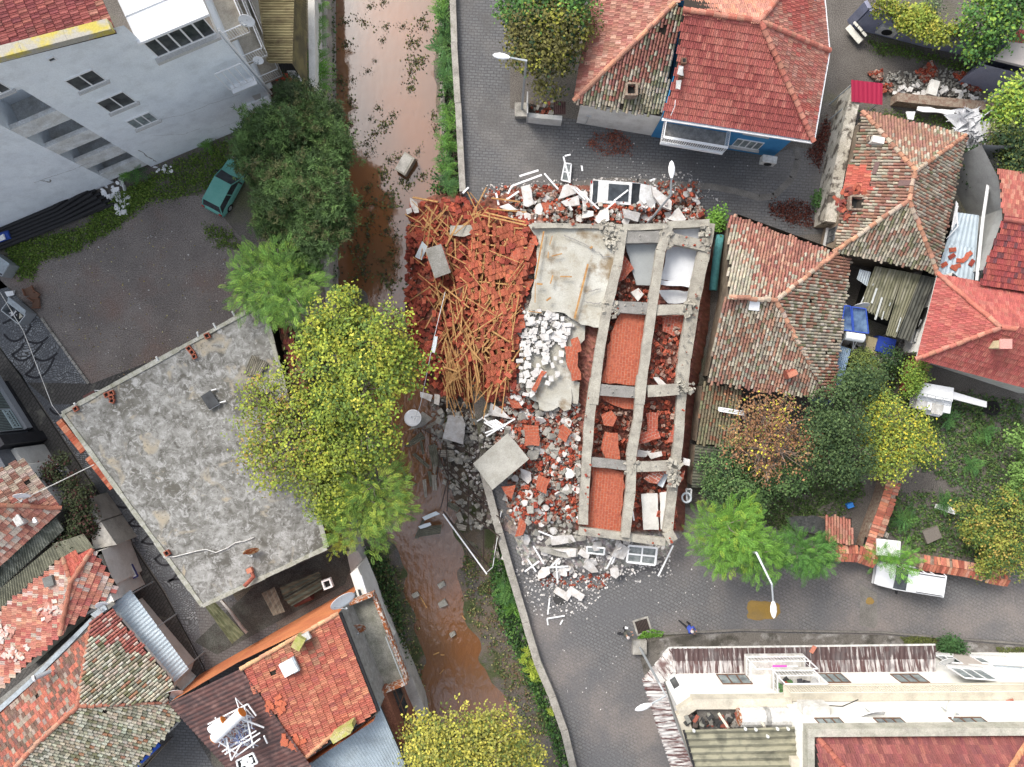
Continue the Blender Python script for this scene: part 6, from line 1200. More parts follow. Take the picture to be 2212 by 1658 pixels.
tree('broadleaf_tree','large autumn olive-yellow tree at the bottom edge beside the river mouth','tree',(1000,1640),[(935,1615,6,1.7),(1000,1610,6.4,1.9),(1070,1600,6.6,1.7),(960,1665,6.3,2.2),(1050,1675,6.6,2.4),(1125,1670,6.2,1.6),(905,1575,5.5,1.0),(1095,1575,6,1.1),(905,1660,5.6,1.4)],1300,9,'broad',.22,[((.26,.26,.06),3),((.36,.35,.06),2.5),((.48,.43,.08),1.6),((.13,.17,.04),2.2)],trunk=.25,limbs=60,shell=.45)
tree('broadleaf_tree','dark olive-brown leaved tree between the upper street and the old house','tree',(1175,120),[(1170,60,4.6,1.7),(1195,110,4.8,1.7),(1150,130,4.4,1.4),(1190,165,4.2,1.4),(1220,60,4.8,1.5),(1145,90,4.2,1.1)],620,9,'broad',.26,[((.10,.095,.03),4),((.15,.14,.035),2),((.25,.25,.04),1),(DK,1.5)],trunk=.16,limbs=30)
tree('broadleaf_tree','fresh green tree at the top of the picture beside the upper street','tree',(1160,20),[(1130,5,4.6,1.5),(1190,-10,5,2.0),(1110,25,4,.9),(1230,10,4.8,1.4),(1160,-30,5,1.7)],420,9,'broad',.27,[(G1,3),(G2,3),((.15,.3,.06),1.2),(DK,1.5)],trunk=.16,limbs=20)
def bush(label,base,blobs,n,cols,kind_='broad',size=.22,per=8,trunk=.05,limbs=8,group=None,name='bush',cat='bush',shell=.4,spread=.2):return tree(name,label,cat,base,blobs,n,per,kind_,size,cols,spread=spread,trunk=trunk,limbs=limbs,group=group,shell=shell,twig=.02,z0=0)
tree('broadleaf_tree','bright green tree at the far right by the fallen lamp pole','tree',(2190,250),[(2195,215,4,1.4),(2170,235,3.5,.9),(2210,250,4,1.3)],260,8,'broad',.24,[((.32,.42,.06),3),((.2,.32,.05),2),(G2,1)],trunk=.12,limbs=20)
bush('dark olive bush mass down the right edge below the bright green tree',(2190,320),[(2185,300,3.6,1.6),(2200,350,3.4,1.4),(2160,340,3,1.2),(2150,320,2.5,.9)],420,[((.09,.11,.035),3),(DK,3),(OL,1)])
bush('dark bush in the narrow gap right of the mossy house',(2105,350),[(2100,345,1.6,.8),(2110,380,1.4,.8)],120,[(DK,3),((.05,.08,.03),2)])
tree('broadleaf_tree','green tree in the top right corner over the lavender wall','tree',(2160,40),[(2140,40,4.2,1.6),(2170,10,4.6,1.6),(2120,80,3.6,1.2),(2190,40,4.6,1.4),(2110,105,3,.8),(2200,0,5,1.3)],560,8,'broad',.26,[(G1,3),(G2,3),((.22,.34,.05),2),(DK,1.5)],trunk=.15,limbs=30)
bush('yellow-green vine hedge lying along the top of the lavender wall',(1960,60),[(1885,8,2.6,.8),(1910,22,2.7,.8),(1935,34,2.7,.8),(1960,42,2.7,.8),(1985,52,2.7,.8),(2010,62,2.7,.8),(2035,72,2.7,.8),(2060,78,2.6,.7),(1990,35,2.7,.7)],560,[((.30,.33,.05),3),((.2,.27,.04),3),(OL,2),((.4,.36,.06),1)],name='vine',cat='vine')
bush('small grey-green bush behind the vine hedge at the top',(2005,20),[(2000,20,1.6,.9),(2020,5,1.6,.8)],120,[((.14,.19,.1),2),((.1,.14,.07),2)],size=.15)
tree('broadleaf_tree','brown-leaved tree with bare pale branches below the large mossy roof','tree',(1660,960),[(1610,920,3.8,1.4),(1650,900,4,1.5),(1700,920,4,1.6),(1640,970,4,1.6),(1690,980,4,1.6),(1600,970,3.6,1.1),(1740,950,3.6,1.3),(1660,1010,3.6,1.2),(1690,880,3.6,1.1)],420,6,'broad',.2,[((.30,.15,.075),4),((.22,.115,.06),3),((.33,.21,.09),2),((.55,.5,.06),.5),(OL,1)],spread=.3,trunk=.14,limbs=330,twig=.024,bark=M_twig,shell=.3)
tree('broadleaf_tree','dense dark green tree between the brown-leaved tree and the yellow bush','tree',(1810,920),[(1800,880,4,1.6),(1840,850,4,1.5),(1790,930,4,1.5),(1830,920,4.2,1.7),(1780,980,3.6,1.3),(1850,985,3.8,1.4),(1870,830,3.6,1.2),(1820,1010,3.4,1.0)],900,9,'broad',.2,[(DK,3),((.06,.10,.035),4),((.09,.14,.05),3)],trunk=.14,limbs=40)
tree('broadleaf_tree','bright lemon-yellow and green tree below the white farm machine','tree',(1925,940),[(1925,895,3.8,1.2),(1900,870,3.6,1.0),(1960,920,3.7,1.3),(1890,930,3.4,1.1),(1940,960,3.6,1.4),(1980,960,3.4,1.2),(1930,1000,3.4,1.3),(1900,990,3.2,1.1)],800,8,'broad',.18,[((.50,.44,.05),2),((.28,.33,.05),3),((.15,.22,.045),4)],trunk=.12,limbs=50)
bush('green shrub mass under the brown-leaved tree, dotted with small leaves',(1600,1070),[(1560,1010,2.6,1.4),(1610,1040,2.8,1.5),(1580,1080,2.6,1.4),(1650,1050,2.6,1.3),(1640,1090,2.4,1.2),(1700,1040,2.4,1.2),(1550,1050,2.2,1.0),(1740,1010,2.4,1.2)],950,[((.07,.13,.045),4),((.11,.19,.06),3),(DK,2),((.16,.2,.08),1)],size=.18)
tree('ailanthus_tree','vivid lime-green feathery tree at the lower right corner of the collapse','tree',(1560,1140),[(1570,1130,4.6,1.5),(1590,1160,4.4,1.3),(1540,1170,4.2,1.3),(1560,1190,4,1.2),(1530,1130,3.9,1.0),(1595,1110,4.2,1.0)],330,3,'frond',.62,[((.15,.31,.045),4),((.11,.24,.04),3),((.24,.36,.045),1)],trunk=.1,limbs=20)
tree('ailanthus_tree','second lime-green feathery tree just above the street lamp arm','tree',(1640,1200),[(1640,1190,4.2,1.1),(1625,1210,4,.9),(1655,1215,3.9,.8)],130,3,'frond',.6,[((.14,.29,.045),3),((.10,.23,.04),3)],trunk=.08,limbs=10)
tree('ailanthus_tree','round darker green feathery tree beside the collapsed tiled wall','tree',(1735,1190),[(1735,1185,3.6,1.2),(1715,1200,3.2,.9),(1760,1195,3.2,.9),(1735,1215,3,.8)],190,3,'frond',.6,[((.08,.20,.04),4),((.06,.15,.035),3),((.12,.26,.045),1.2)],trunk=.09,limbs=10)
tree('ailanthus_tree','small feathery green plant overhanging the white car','tree',(1945,1210),[(1940,1218,2.9,.75),(1905,1212,2.6,.6),(1955,1205,2.8,.5)],75,3,'frond',.5,[((.12,.29,.045),3),((.18,.36,.05),1)],trunk=.05,limbs=6)
bush('yellowish-green thicket in the lower right garden corner',(2150,1180),[(2090,1120,2,1.2),(2130,1150,2.2,1.4),(2180,1170,2.2,1.5),(2200,1130,2.2,1.4),(2150,1200,2,1.2),(2210,1210,2,1.2),(2100,1180,1.7,1.0),(2190,1080,2,1.0),(2130,1225,1.5,.8)],950,[((.26,.27,.05),3),((.16,.21,.045),4),((.4,.3,.08),1.2),(G3,2)],size=.19)
bush('green shrub at the right edge of the garden, half outside the frame',(2205,1000),[(2205,960,2.6,1.1),(2215,1010,2.4,1.2),(2200,1050,2,.9)],260,[((.11,.2,.05),3),((.17,.29,.07),2)])
bush('green bush hanging between the red house corner and the brick-topped wall',(1985,810),[(1980,800,2.4,.9),(1985,825,2.2,.8),(1975,845,2,.6)],170,[((.14,.23,.04),3),((.24,.34,.05),2)],size=.17)
bush('olive bush in the courtyard below the sky-blue canopy',(1850,790),[(1850,790,2,1.1),(1870,760+20,2,.9),(1840,815,2,.9)],260,[((.17,.21,.05),3),((.1,.14,.04),3)],size=.16)
bush('dark bush in the courtyard right of the olive bush',(1915,800),[(1905,800,1.6,.9),(1925,780,1.4,.7)],130,[(DK,3),((.06,.11,.03),2)],size=.16)
bush('small dark green bush by the end of the peeling canopy',(2055,1396),[(2052,1396,.6,.7),(2070,1402,.5,.5)],130,[((.05,.12,.04),3),(G3,2)],size=.18)
bush('green bush at the lower edge of the pale metal roof of the orange house',(800,1645),[(800,1645,1.5,.8),(815,1655,1.4,.7)],120,[(G3,2),((.06,.11,.04),2)])
bush('dark reddish-green vine clump covering the wall beside the lane, left',(150,1090),[(110,1020,3,.7),(140,1040,3,.8),(160,1080,3,1.0),(180,1120,2.8,1.0),(165,1150,2.6,.9),(130,1000,3,.6),(195,1140,2.4,.8),(140,1170,2.8,.6)],620,[((.035,.045,.02),4),((.07,.03,.025),1.6),((.05,.065,.025),2)],size=.2,name='vine',cat='vine')
bush('small green bush at the street corner of the collapsed slab',(1545,480),[(1545,478,1,.55),(1555,470,1,.45)],70,[((.17,.34,.05),1),((.11,.24,.04),1)])
bush('tiny green bush in the alley by the fallen dark leaves',(1872,560-90),[(1868,465,.5,.4),(1876,478,.5,.35)],36,[((.07,.14,.04),1)])if 0 else None
bush('small green sprigs under the mossy house corner in the alley',(1772,385+50),[(1770,432,.5,.4),(1775,445,.5,.35)],40,[((.07,.15,.04),1)])
def rosette(label,u,v,z,r,n,cols,group=None,h=.5):
 c=P(u,v,z);t=thing('ailanthus_sapling',label,'sapling',c,0,group);a=nr.uniform(0,2*np.pi,n);out=np.stack([np.cos(a),np.sin(a),nr.uniform(.1,.6,n)],1)
 cen=np.array([[c.x,c.y,c.z+h]])+nr.normal(0,r*.18,(n,3))*np.array([1,1,.6]);pal=np.array(cols);col=pal[nr.randint(0,len(pal),n)]*nr.uniform(.8,1.2,(n,1))
 V,F,C=leafset(cen,out,'frond',r,col);npmesh('crown',V,F,C,M_leaf,t);m=MB();m.tube([c-Vector((0,0,.15)),c+Vector((0,0,h))],.03,6,r1=.015);m.build('stem',M_bark,t);return t
SG=[(.05,.13,.04),(.07,.17,.045),(.09,.19,.045)];SG2=[(.09,.22,.04),(.12,.26,.04)];SGL=[(.3,.42,.05),(.38,.46,.06)]
grp='saplings along the right river bank';lab='green feathery sapling among the bushes on the right river bank'
for u,v,r in((960,10,.8),(955,50,.9),(962,85,.9),(952,110,.9),(965,140,.8),(950,30,.7),(972,175,1.0),(966,170,.8),(985,185,.8),(960,305,.7),(970,325,.9),(965,370,.8),(960,395,.8),(975,405,.7),(968,245,.7),(958,265,.6),(972,275,.7),(965,350,.7),(1102,1268,1.1),(1095,1290,.9),(1108,1305,.8),(1085,1255,.6)):
 rosette(lab,u,v,-1.2+rnd.uniform(-.3,.5),r,int(16*r+6),SG if rnd.random()<.6 else SG2,grp)
grp='saplings beside the olive shed';lab='bright green feathery sapling between the olive shed wall and the river'
for u,v,r in((690,115,.8),(688,145,.9),(692,165,1.0),(695,190,.8),(690,215,.7),(695,232,.6),(688,130,.7),(700,60,.6),(698,20,.6),(695,90,.6)):rosette(lab,u,v,.4,r,int(17*r+6),SG2,grp)
grp='yellowish saplings on the lower river ledge';lab='yellow-green sapling growing out of the lower river ledge'
for u,v,r in((1140,1405,.5),(1150,1440,.7),(1160,1455,.6),(1130,1418,.4),(1190,1530,.4),(1148,1425,.4)):rosette(lab,u,v,-.9,r,14,SGL,grp)
for u,v,r,lb in((455,318,.6,'feathery sapling against the base of the white apartment block'),(300,372,.9,'largest green sapling in the grass by the white block recess'),(280,385,.6,'darker sapling left of the largest one by the white block'),(2030,1085,.8,'green feathery plant in the lower right garden'),(1945,1120,1.0,'round green feathery shrub right of the tile-topped wall'),(2115,935,.9,'grey-green big-leaved plant in the right garden'),(2040,905,.8,'light green shrub in the garden below the white machine'),(2085,1005,.9,'yellow-green shrub in the middle of the garden'),(720,420,1.0,'bright green sapling at the water edge under the pine'),(715,465,.9,'second bright green sapling at the water edge under the pine'),(715,600,.7,'small green sapling at the foot of the left river wall')):
 rosette(lb,u,v,.1 if u>730 or u<500 else-1.5,r,20,SG if 'green' in lb and 'bright' not in lb else SG2)
def litter(name,label,polys,n,size,cols,z=.02,flat=.25,cat='weeds',zf=None,kind_='broad',clump=0):
 C0=[];w=[]
 for p in polys:x0,y0,x1,y1=bbox(p);w.append((x1-x0)*(y1-y0))
 cl=[]
 for _ in range(n):
  p=rnd.choices(polys,w)[0]
  if clump and rnd.random()<.8 and cl:x,y=rnd.choice(cl[-clump:]);x+=rnd.gauss(0,5);y+=rnd.gauss(0,5)
  else:x,y=randin(p);cl.append((x,y))
  zz=z if zf is None else zf(x,y);q=P(x,y,zz);C0 .append((q.x,q.y,q.z+abs(rnd.gauss(0,flat*.3))))
 cen=np.array(C0);out=nr.normal(0,1,(n,3));pal=np.array(cols);col=pal[nr.randint(0,len(pal),n)]*nr.uniform(.7,1.25,(n,1))
 V,F,C=leafset(cen,out,kind_,size,col);o=npmesh(name,V,F,C,M_leaf);tag(o,label,cat);return kind(o,'stuff')
GR=[(.10,.18,.03),(.14,.22,.035),(.07,.12,.025),(.17,.24,.05)]
litter('grass','green grass strip along the foot of the white apartment block',[G(0,1250,1280,1800,1050,2000,1150,1620,1450,1150,1560,950,1640,900,1500),G(1,0,450,150,420,600,330,900,60,1200,-80,1150,80,900,300,560,500,300,560,260,700,150,690,60,480),G(1,1560,280,1750,320,1900,480,1700,470,1570,380)],16000,.13,GR,clump=60)
litter('weeds','weedy ground cover of the right-hand garden',[G(32,1400,100,2211,200,2211,900,1800,900,1400,700,1250,400),G(32,1150,900,2211,900,2211,1300,1850,1400,1400,1350,1150,1200)],15000,.17,[(.06,.12,.035),(.10,.17,.045),(.14,.2,.06),(.05,.08,.03),(.08,.15,.06)],clump=50)
litter('weeds','shaded weeds in the inner garden between the trees',[G(32,0,600,400,850,900,700,1000,900,850,1050,350,1200,0,1000),G(31,820,1300,1250,1350,1350,1658,800,1658)],8000,.16,[(.07,.12,.035),(.11,.17,.05),(.05,.08,.03)],clump=40)
litter('weeds','dark green undergrowth along the right river bank',[[(942,-20),(980,-20),(990,200),(998,300),(1000,415),(930,425),(958,300),(948,120)],[(1072,1180),(1100,1260),(1140,1370),(1180,1480),(1210,1580),(1240,1660),(1215,1660),(1180,1560),(1130,1440),(1080,1330),(1060,1230)]],11000,.2,[(.045,.11,.035),(.07,.16,.04),(.10,.19,.045),(.035,.06,.03)],zf=lambda x,y:-1.9+.5*rnd.random(),flat=1.2,clump=40)
litter('weeds','undergrowth between the left river wall and the water',[[(682,0),(720,0),(724,300),(715,300),(690,250),(684,100)],[(712,440),(722,560),(730,640),(716,640),(706,500)],[(780,1180),(840,1200),(870,1330),(890,1500),(880,1480),(820,1330),(790,1230)]],6000,.2,[(.05,.11,.035),(.09,.15,.045),(.12,.12,.05),(.04,.06,.03)],zf=lambda x,y:-2.1+.5*rnd.random(),flat=1.0,clump=40)
litter('weeds','sparse plants and leaves on the mud banks of the lower river',[[(800,1200),(860,1220),(900,1340),(920,1500),(900,1520),(830,1350)],[(1000,1200),(1060,1250),(1120,1400),(1190,1580),(1130,1600),(1060,1420),(1010,1320)],[(1000,1180),(1070,1180),(1080,1300),(1020,1290)]],3500,.16,[(.07,.12,.04),(.12,.16,.05),(.3,.28,.12),(.16,.1,.06)],zf=lambda x,y:bedz(P(x,y,-2.4).x,P(x,y,-2.4).y)+.03,clump=25)
litter('dry_leaves','yellow and pale dry leaves scattered on the brown lot',[[(100,560),(300,470),(520,520),(560,700),(250,850),(120,720)]],420,.12,[(.4,.33,.12),(.5,.46,.38),(.25,.17,.1),(.45,.4,.2)],z=.03,flat=.05,cat='leaves')
litter('dry_leaves','dark red-brown leaves heaped on the paving by the mossy house',[G(21,1900,120,2060,90,2211,130,2260,320,2050,260,1920,210),G(30,560,1180,700,900,720,1000,640,1300)],2600,.12,[(.10,.03,.02),(.15,.045,.03),(.06,.02,.016)],z=.03,flat=.12,cat='leaves',clump=60)
litter('dry_leaves','brown tile crumbs on the paving below the cream wall',[G(20,540,1030,750,1010,870,1100,850,1180,640,1190,520,1100)],900,.12,[(.22,.07,.045),(.15,.05,.035),(.3,.12,.08)],z=.03,flat=.06,cat='crumbs',clump=20)
litter('grass','grass patch beside the storm drain at the street corner',[G(23,895,672,940,620,1010,603,1100,625,1080,655,960,668)],1500,.12,[(.09,.2,.03),(.13,.27,.04)],z=.03,flat=.2)
litter('grass','mossy weeds on the sidewalk at the end of the peeling canopy',[G(33,1260,660,1400,655,1550,670,1540,710,1300,715),G(33,1990,740,2211,740,2211,790,2020,790)],1300,.1,[(.09,.11,.03),(.12,.14,.04)],z=.08,flat=.15)
litter('grass','grass around the lavender wall and the brick rubble plot',[G(30,1000,300,1450,400,2211,620,2211,760,1900,640,1500,470,1100,420),G(30,950,850,1700,900,1850,1000,1750,1050,1500,960,950,900)],4200,.12,[(.08,.13,.03),(.12,.17,.04),(.1,.11,.05),(.14,.28,.04)],z=.03,flat=.2,clump=30)
M_weedmesh=[]
for s_ in range(6):
 n=70;a=nr.uniform(0,6.28,n);rr=np.abs(nr.normal(0,.28,n));cen=np.stack([np.cos(a)*rr*(1+.5*(s_%3)),np.sin(a)*rr,nr.uniform(0,.06,n)],1);pal=np.array([(.06,.08,.03),(.10,.12,.04),(.16,.15,.05),(.05,.05,.03),(.12,.08,.05)]);col=pal[nr.randint(0,5,n)]*nr.uniform(.7,1.2,(n,1))
 V,F,C=leafset(cen,nr.normal(0,1,(n,3)),'broad',.13,col);o=npmesh('floating_weed',V,F,C,M_leaf);M_weedmesh.append(o.data);bpy.data.objects.remove(o)
wl_=[(10,840,50,.9),(10,940,20,.8),(10,800,180,1.1),(10,965,205,.8),(10,1090,200,.8),(10,1240,150,1.3),(10,1260,210,1.0),(10,940,310,.7),(10,1150,340,1.3),(10,1200,330,1.1),(10,660,350,1.3),(10,645,170,1),(10,880,470,.5),(10,1190,490,1.4),(10,1150,540,1.3),(10,1240,460,1.3),(10,825,550,.7),(10,710,610,.7),(10,1150,670,1.4),(10,620,620,1.1),(10,690,770,1.4),(10,905,830,.8),(10,680,950,1.1),(10,720,1020,.8),(10,840,910,.6),(10,960,960,1.7),(10,870,1030,1.3),(10,1020,885,.8),(10,820,1100,.9),(10,860,1140,.7),(10,815,1180,.8),(10,985,1230,.8),(10,1205,1170,.8),(10,950,1320,1.4),(10,940,1370,1.4),(10,1050,1210,1.1),(10,1090,1390,1.2),(10,1130,1420,1.0),(10,1000,1480,1.8),(10,1010,1560,1.8),(10,1240,1340,1.5),(10,870,1560,1.0),(10,790,1570,1.1),(10,830,1440,1.1),(10,1340,980,1.0),(10,1330,880,.9),(11,740,460,1.7),(11,790,530,2.0),(11,700,330,1.4),(11,850,220,1.1),(11,985,240,.8),(11,820,295,1.3),(11,960,330,1.4),(11,1040,370,1.1),(11,1000,500,1.2),(11,1040,600,1.0),(11,960,690,1.8),(11,990,740,1.6),(11,790,660,1.6),(11,730,690,1.3),(11,830,380,.8),(11,930,560,.8)]
for k,(cr,x,y,s_)in enumerate(wl_):
 o=bpy.data.objects.new('floating_weed',M_weedmesh[k%6]);COL.objects.link(o);o.location=P(*g(cr,x,y),ZW+.02);o.rotation_euler=(0,0,rnd.uniform(0,6.3));o.scale=(s_*.95,s_*.95,1);tag(o,'clump of green-brown weed caught in the muddy river water','weed clump','weed clumps in the river')
CP=[(1000,425,.1),(1080,425,.3),(1150,440,.7),(1250,450,.9),(1400,455,.8),(1500,445,.4),(1535,470,.2),(1150,500,2.3),(1330,495,2.5),(1530,490,2.5),(1160,700,2.3),(1330,800,2.4),(1500,800,2.3),(1480,1100,1.7),(1300,1150,1.5),(1250,1000,1.9),(1120,560,2.3),(1110,700,2.2),(1100,820,1.9),(1040,500,1.3),(1030,620,1.3),(1030,760,1.1),(960,500,-.2),(950,620,-.6),(950,760,-.8),(885,450,-2.3),(872,600,-2.6),(872,760,-2.6),(920,850,-2.2),(990,880,-1.2),(890,930,-2.5),(880,1050,-2.6),(940,1000,-2.4),(1000,960,-2.3),(1065,950,.8),(1120,940,1.2),(1035,1060,-1.6),(1090,1140,.3),(1000,1100,-2.2),(1000,1200,-2.3),(1150,1100,1.1),(1130,1200,.3),(1250,1200,.5),(1400,1210,.5),(1250,1260,.03),(1150,1290,.03),(1450,1200,.3)]
def hz(u,v):
 s=w=0
 for a,b,z in CP:
  k=1/(((u-a)**2+(v-b)**2)**1.6+200);s+=z*k;w+=k
 return s/w
M_heap=mat('rubble',(1,1,1),attr=True,rough=.95,fine=.2)
MOUND=[(880,430),(1000,405),(1120,400),(1240,395),(1400,405),(1520,440),(1545,480),(1535,700),(1505,860),(1490,1000),(1480,1160),(1450,1215),(1300,1245),(1150,1250),(1115,1230),(1090,1160),(1060,1150),(1040,1150),(1010,1060),(985,980),(960,900),(920,862),(900,850),(872,780),(866,620),(872,500)]
mb=MB();fz,fz2=patch(60,.5),patch(61,1.5);gx=5;idx={}
def mcol(u,v):
 if v<478 or u<1100 and v<860:c=(.20,.085,.06)
 elif u<1090:c=(.15,.125,.11)
 else:c=(.30,.24,.21)
 if u>1240 and 500<v<1150:c=(.24,.10,.075)
 if u>1100 and v>1150 or(1110<u<1250 and 660<v<880):c=(.36,.34,.32)
 return jc(c,.3)
for v in range(390,1262,gx):
 for u in range(860,1556,gx):
  if inpoly(u,v,MOUND):
   d=pdist(u,v,MOUND);e=min(1,d/22);z0=0 if at_y(EE,v)-4<u else-2.75;z=hz(u,v)*e+z0*(1-e)-.22+(fz(u/10,v/10)*.1+rnd.uniform(-.09,.09))*e
   p=P(u,v,z);idx[u,v]=len(mb.v);mb.v.append(tuple(p));mb.c.append(mcol(u,v))
for(u,v),i in list(idx.items()):
 q=[idx.get(k)for k in((u+gx,v),(u+gx,v+gx),(u,v+gx))]
 if None not in q:mb.f.append((i,q[2],q[1],q[0]))
kind(tag(mb.build('rubble_mound',M_heap),'great mound of crushed masonry under the collapsed building','rubble'),'stuff')
def poly_irr(r,n=7,j=.35,e=1.0):
 a0=rnd.uniform(0,6);return[Vector((math.cos(a0+6.283*i/n)*r*rnd.uniform(1-j,1+j)*e,math.sin(a0+6.283*i/n)*r*rnd.uniform(1-j,1+j),0))for i in range(n)]
def variants(name,fn,m,n=6):
 out=[]
 for k in range(n):b=MB();fn(b,k);o=b.build(name,m);out.append(o.data);bpy.data.objects.remove(o)
 return out
M_brickc=mat('brick_red',(1,1,1),attr=True,rough=.9,fine=.15);M_plas=mat('plaster_white',(.66,.65,.64),(.48,.45,.42),scale=2.5,rough=.9,fine=.08,grime=.2);M_cgrey=mat('concrete_grey',(.36,.35,.32),(.26,.25,.22),scale=2,rough=.95,fine=.15,bump=.2)
M_wood=mat('new_timber',(.50,.30,.12),(.30,.15,.06),scale=4,rough=.8,fine=.12);M_blk2=mat('white_block',(.66,.65,.63),(.5,.48,.46),scale=3,rough=.9,fine=.1,grime=.3)
BR=[(.42,.095,.055),(.36,.08,.05),(.30,.065,.045),(.47,.13,.075)]
def v_tile(b,k):
 c=jc(BR[k%4],.15)
 for i in range(3):b.box((-.084+i*.084,0,0),(.07,.42,.04),None,c)
 b.box((0,0,-.015),(.25,.42,.02),None,tuple(x*.8 for x in c))
def v_brick(b,k):
 c=jc((BR+[(.36,.22,.18),(.30,.15,.12),(.42,.30,.26)])[k%7],.2);b.box((0,0,.06),(.2,.2 if k%2 else.3,.13),None,c,.008)
 for i in(-.04,.04):b.box((i,0,.126),(.04,.12,.004),None,(.1,.03,.02))
def v_batten(b,k):L=(1.2,1.9,2.4,3.0,3.6,1.6)[k];b.box((0,0,0),(L,(.045,.06,.05,.075,.055,.1)[k],.045),None)
def v_plas(b,k):b.prism([p+Vector((0,0,.1))for p in poly_irr(.3,6,.3,(1,1.5)[k%2])],.09)
def v_conc(b,k):b.box((0,0,.08),(.42,.3,.22),None,None,.07)
def v_blk(b,k):b.box((0,0,.05),(.48 if k%2 else.34,.26 if k%3 else.4,.11),None,None,.012)
VT,VB,VW,VP,VC,VK=(variants(*a)for a in(('roof_tile',v_tile,M_brickc,8),('brick',v_brick,M_brickc,8),('wooden_batten',v_batten,M_wood),('plaster_chunk',v_plas,M_plas,8),('concrete_chunk',v_conc,M_cgrey),('white_block',v_blk,M_blk2)))
def put(name,me,loc,rot,label,cat,group,sc=1.0):
 o=bpy.data.objects.new(name,me);COL.objects.link(o);o.location=loc;o.rotation_euler=rot;o.scale=(sc,sc,sc)if not isinstance(sc,tuple)else sc;return tag(o,label,cat,group)
def scatter(name,vs,polys,n,label,cat,group,dz=(0,.25),tilt=.35,rz=lambda:rnd.uniform(0,6.3),sc=(.8,1.2),zf=hz):
 ar=[(bbox(p)[2]-bbox(p)[0])*(bbox(p)[3]-bbox(p)[1])for p in polys]
 for _ in range(n):
  u,v=randin(rnd.choices(polys,ar)[0]);put(name,rnd.choice(vs),P(u,v,zf(u,v)+rnd.uniform(*dz)),(rnd.gauss(0,tilt),rnd.gauss(0,tilt),rz()),label,cat,group,rnd.uniform(*sc))
def mass(name,vs,polys,n,label,cat,m,dz=(-.1,.15),tilt=.5,sc=(.6,1.1),zf=hz):
 """the many small pieces nobody could count, one object"""
 ar=[(bbox(p)[2]-bbox(p)[0])*(bbox(p)[3]-bbox(p)[1])for p in polys];V=[];F=[];C=[];base=0;data=[]
 for me in vs:
  a=np.array([v.co[:]for v in me.vertices]);f=[tuple(p.vertices)for p in me.polygons];at=me.color_attributes.get('Col');c=np.array([d.color[:3]for d in at.data])if at else np.ones((len(a),3));data.append((a,f,c))
 b=MB()
 for _ in range(n):
  u,v=randin(rnd.choices(polys,ar)[0]);p=P(u,v,zf(u,v)+rnd.uniform(*dz));M=np.array(Matrix.Rotation(rnd.uniform(0,6.3),3,'Z')@Matrix.Rotation(rnd.gauss(0,tilt),3,'X')@Matrix.Rotation(rnd.gauss(0,tilt),3,'Y'));a,f,c=rnd.choice(data);k=len(b.v);s=rnd.uniform(*sc)
  b.v+=[tuple(q)for q in(a@M.T*s+np.array(p))];b.f+=[tuple(i+k for i in q)for q in f];g_=rnd.uniform(.7,1.15);b.c+=[tuple(np.minimum(q*g_,1))for q in c]
 return kind(tag(b.build(name,m),label,cat),'stuff')
def zero(u,v):return .02
TZ=[[(885,440),(1000,428),(1130,470),(1165,520),(1125,700),(1112,850),(1040,872),(960,855),(890,800),(876,640),(878,520)]]
mass('tile_heap',VT,TZ,1900,'countless broken red roof tiles covering the slope down to the river','roof tiles',M_brickc,tilt=.28,sc=(.75,1.1))
scatter('roof_tile',VT,[TZ[0],[(940,520),(1130,480),(1110,840),(990,840)]],290,'loose red ribbed roof tile lying on the fallen roof among the battens','roof tile','loose tiles on the fallen roof',dz=(.15,.62),tilt=.25)
def bz():
 r=rnd.random();return rnd.gauss(R(58),.22)if r<.45 else rnd.gauss(R(-55),.3)if r<.75 else rnd.gauss(R(88),.2)
scatter('wooden_batten',VW,[[(900,455),(1060,450),(1120,560),(1110,830),(1000,860),(945,760),(930,600)],[(930,620),(1080,600),(1090,850),(960,850)]],215,'yellow timber batten tangled in the fallen tile roof','wooden batten','roof battens in the collapse',dz=(.2,.7),tilt=.12,rz=bz,sc=(.8,1.15))
scatter('wooden_batten',VW,[G(11,1390,1330,1700,1330,1680,1600,1440,1620)],34,'long yellow lath fanning down at the lower end of the fallen roof','wooden batten','fanned laths',dz=(.3,.6),tilt=.1,rz=lambda:rnd.gauss(R(97),.12),sc=(1,1.3))
for(x0,y0),(x1,y1),w in(((1170,75),(1360,110),.12),((1650,200),(2040,290),.1),((1720,190),(2030,265),.1),((1770,80),(1990,110),.1),((1740,160),(2040,190),.08),((1390,190),(1240,330),.09),((1680,210),(1480,330),.1),((1550,210),(1420,450),.12),((1440,140),(1360,240),.1),((1110,205),(1230,270),.08),((1250,1000),(1170,1060),.06),((1300,760),(1150,860),.07),((1370,730),(1600,920),.1),((1600,1120),(1820,1330),.1),((1700,960),(1620,1200),.07),((1400,1370),(1520,1410),.11),((1300,500),(1330,680),.08),((1170,530),(1260,600),.06)):
 b=MB();a,c=g(11,x0,y0),g(11,x1,y1);b.bar(P(*a,hz(*a)+.6),P(*c,hz(*c)+.6),w,.08);tag(b.build('wooden_beam',M_wood),'long yellow rafter lying across the fallen tile roof','wooden beam','long rafters in the collapse')
b=MB();fld=[(1020,478),(1138,492),(1140,560),(1118,700),(1105,840),(1058,846),(1030,740),(1010,640)];rf_=((1020,478,1.75),(1138,492,2.75),(1060,850,1.95));t=thing('fallen_roof','sagging stretch of fallen roof, tile rows still on their battens beside the brick slabs','roof',P(1070,650,1));pf_=facet(rf_,fld);n_,d_,a_=frame(pf_,(-1,.12));ft=patch(77,.9)
tiles(b,pf_,'flat',.25,.4,palette([(.42,.085,.033),(.36,.07,.027),(.46,.11,.042)],[3,3,2],78,.9,(.33,.065,.02)),.3,dirxy=(.3,-1),rough=.4)
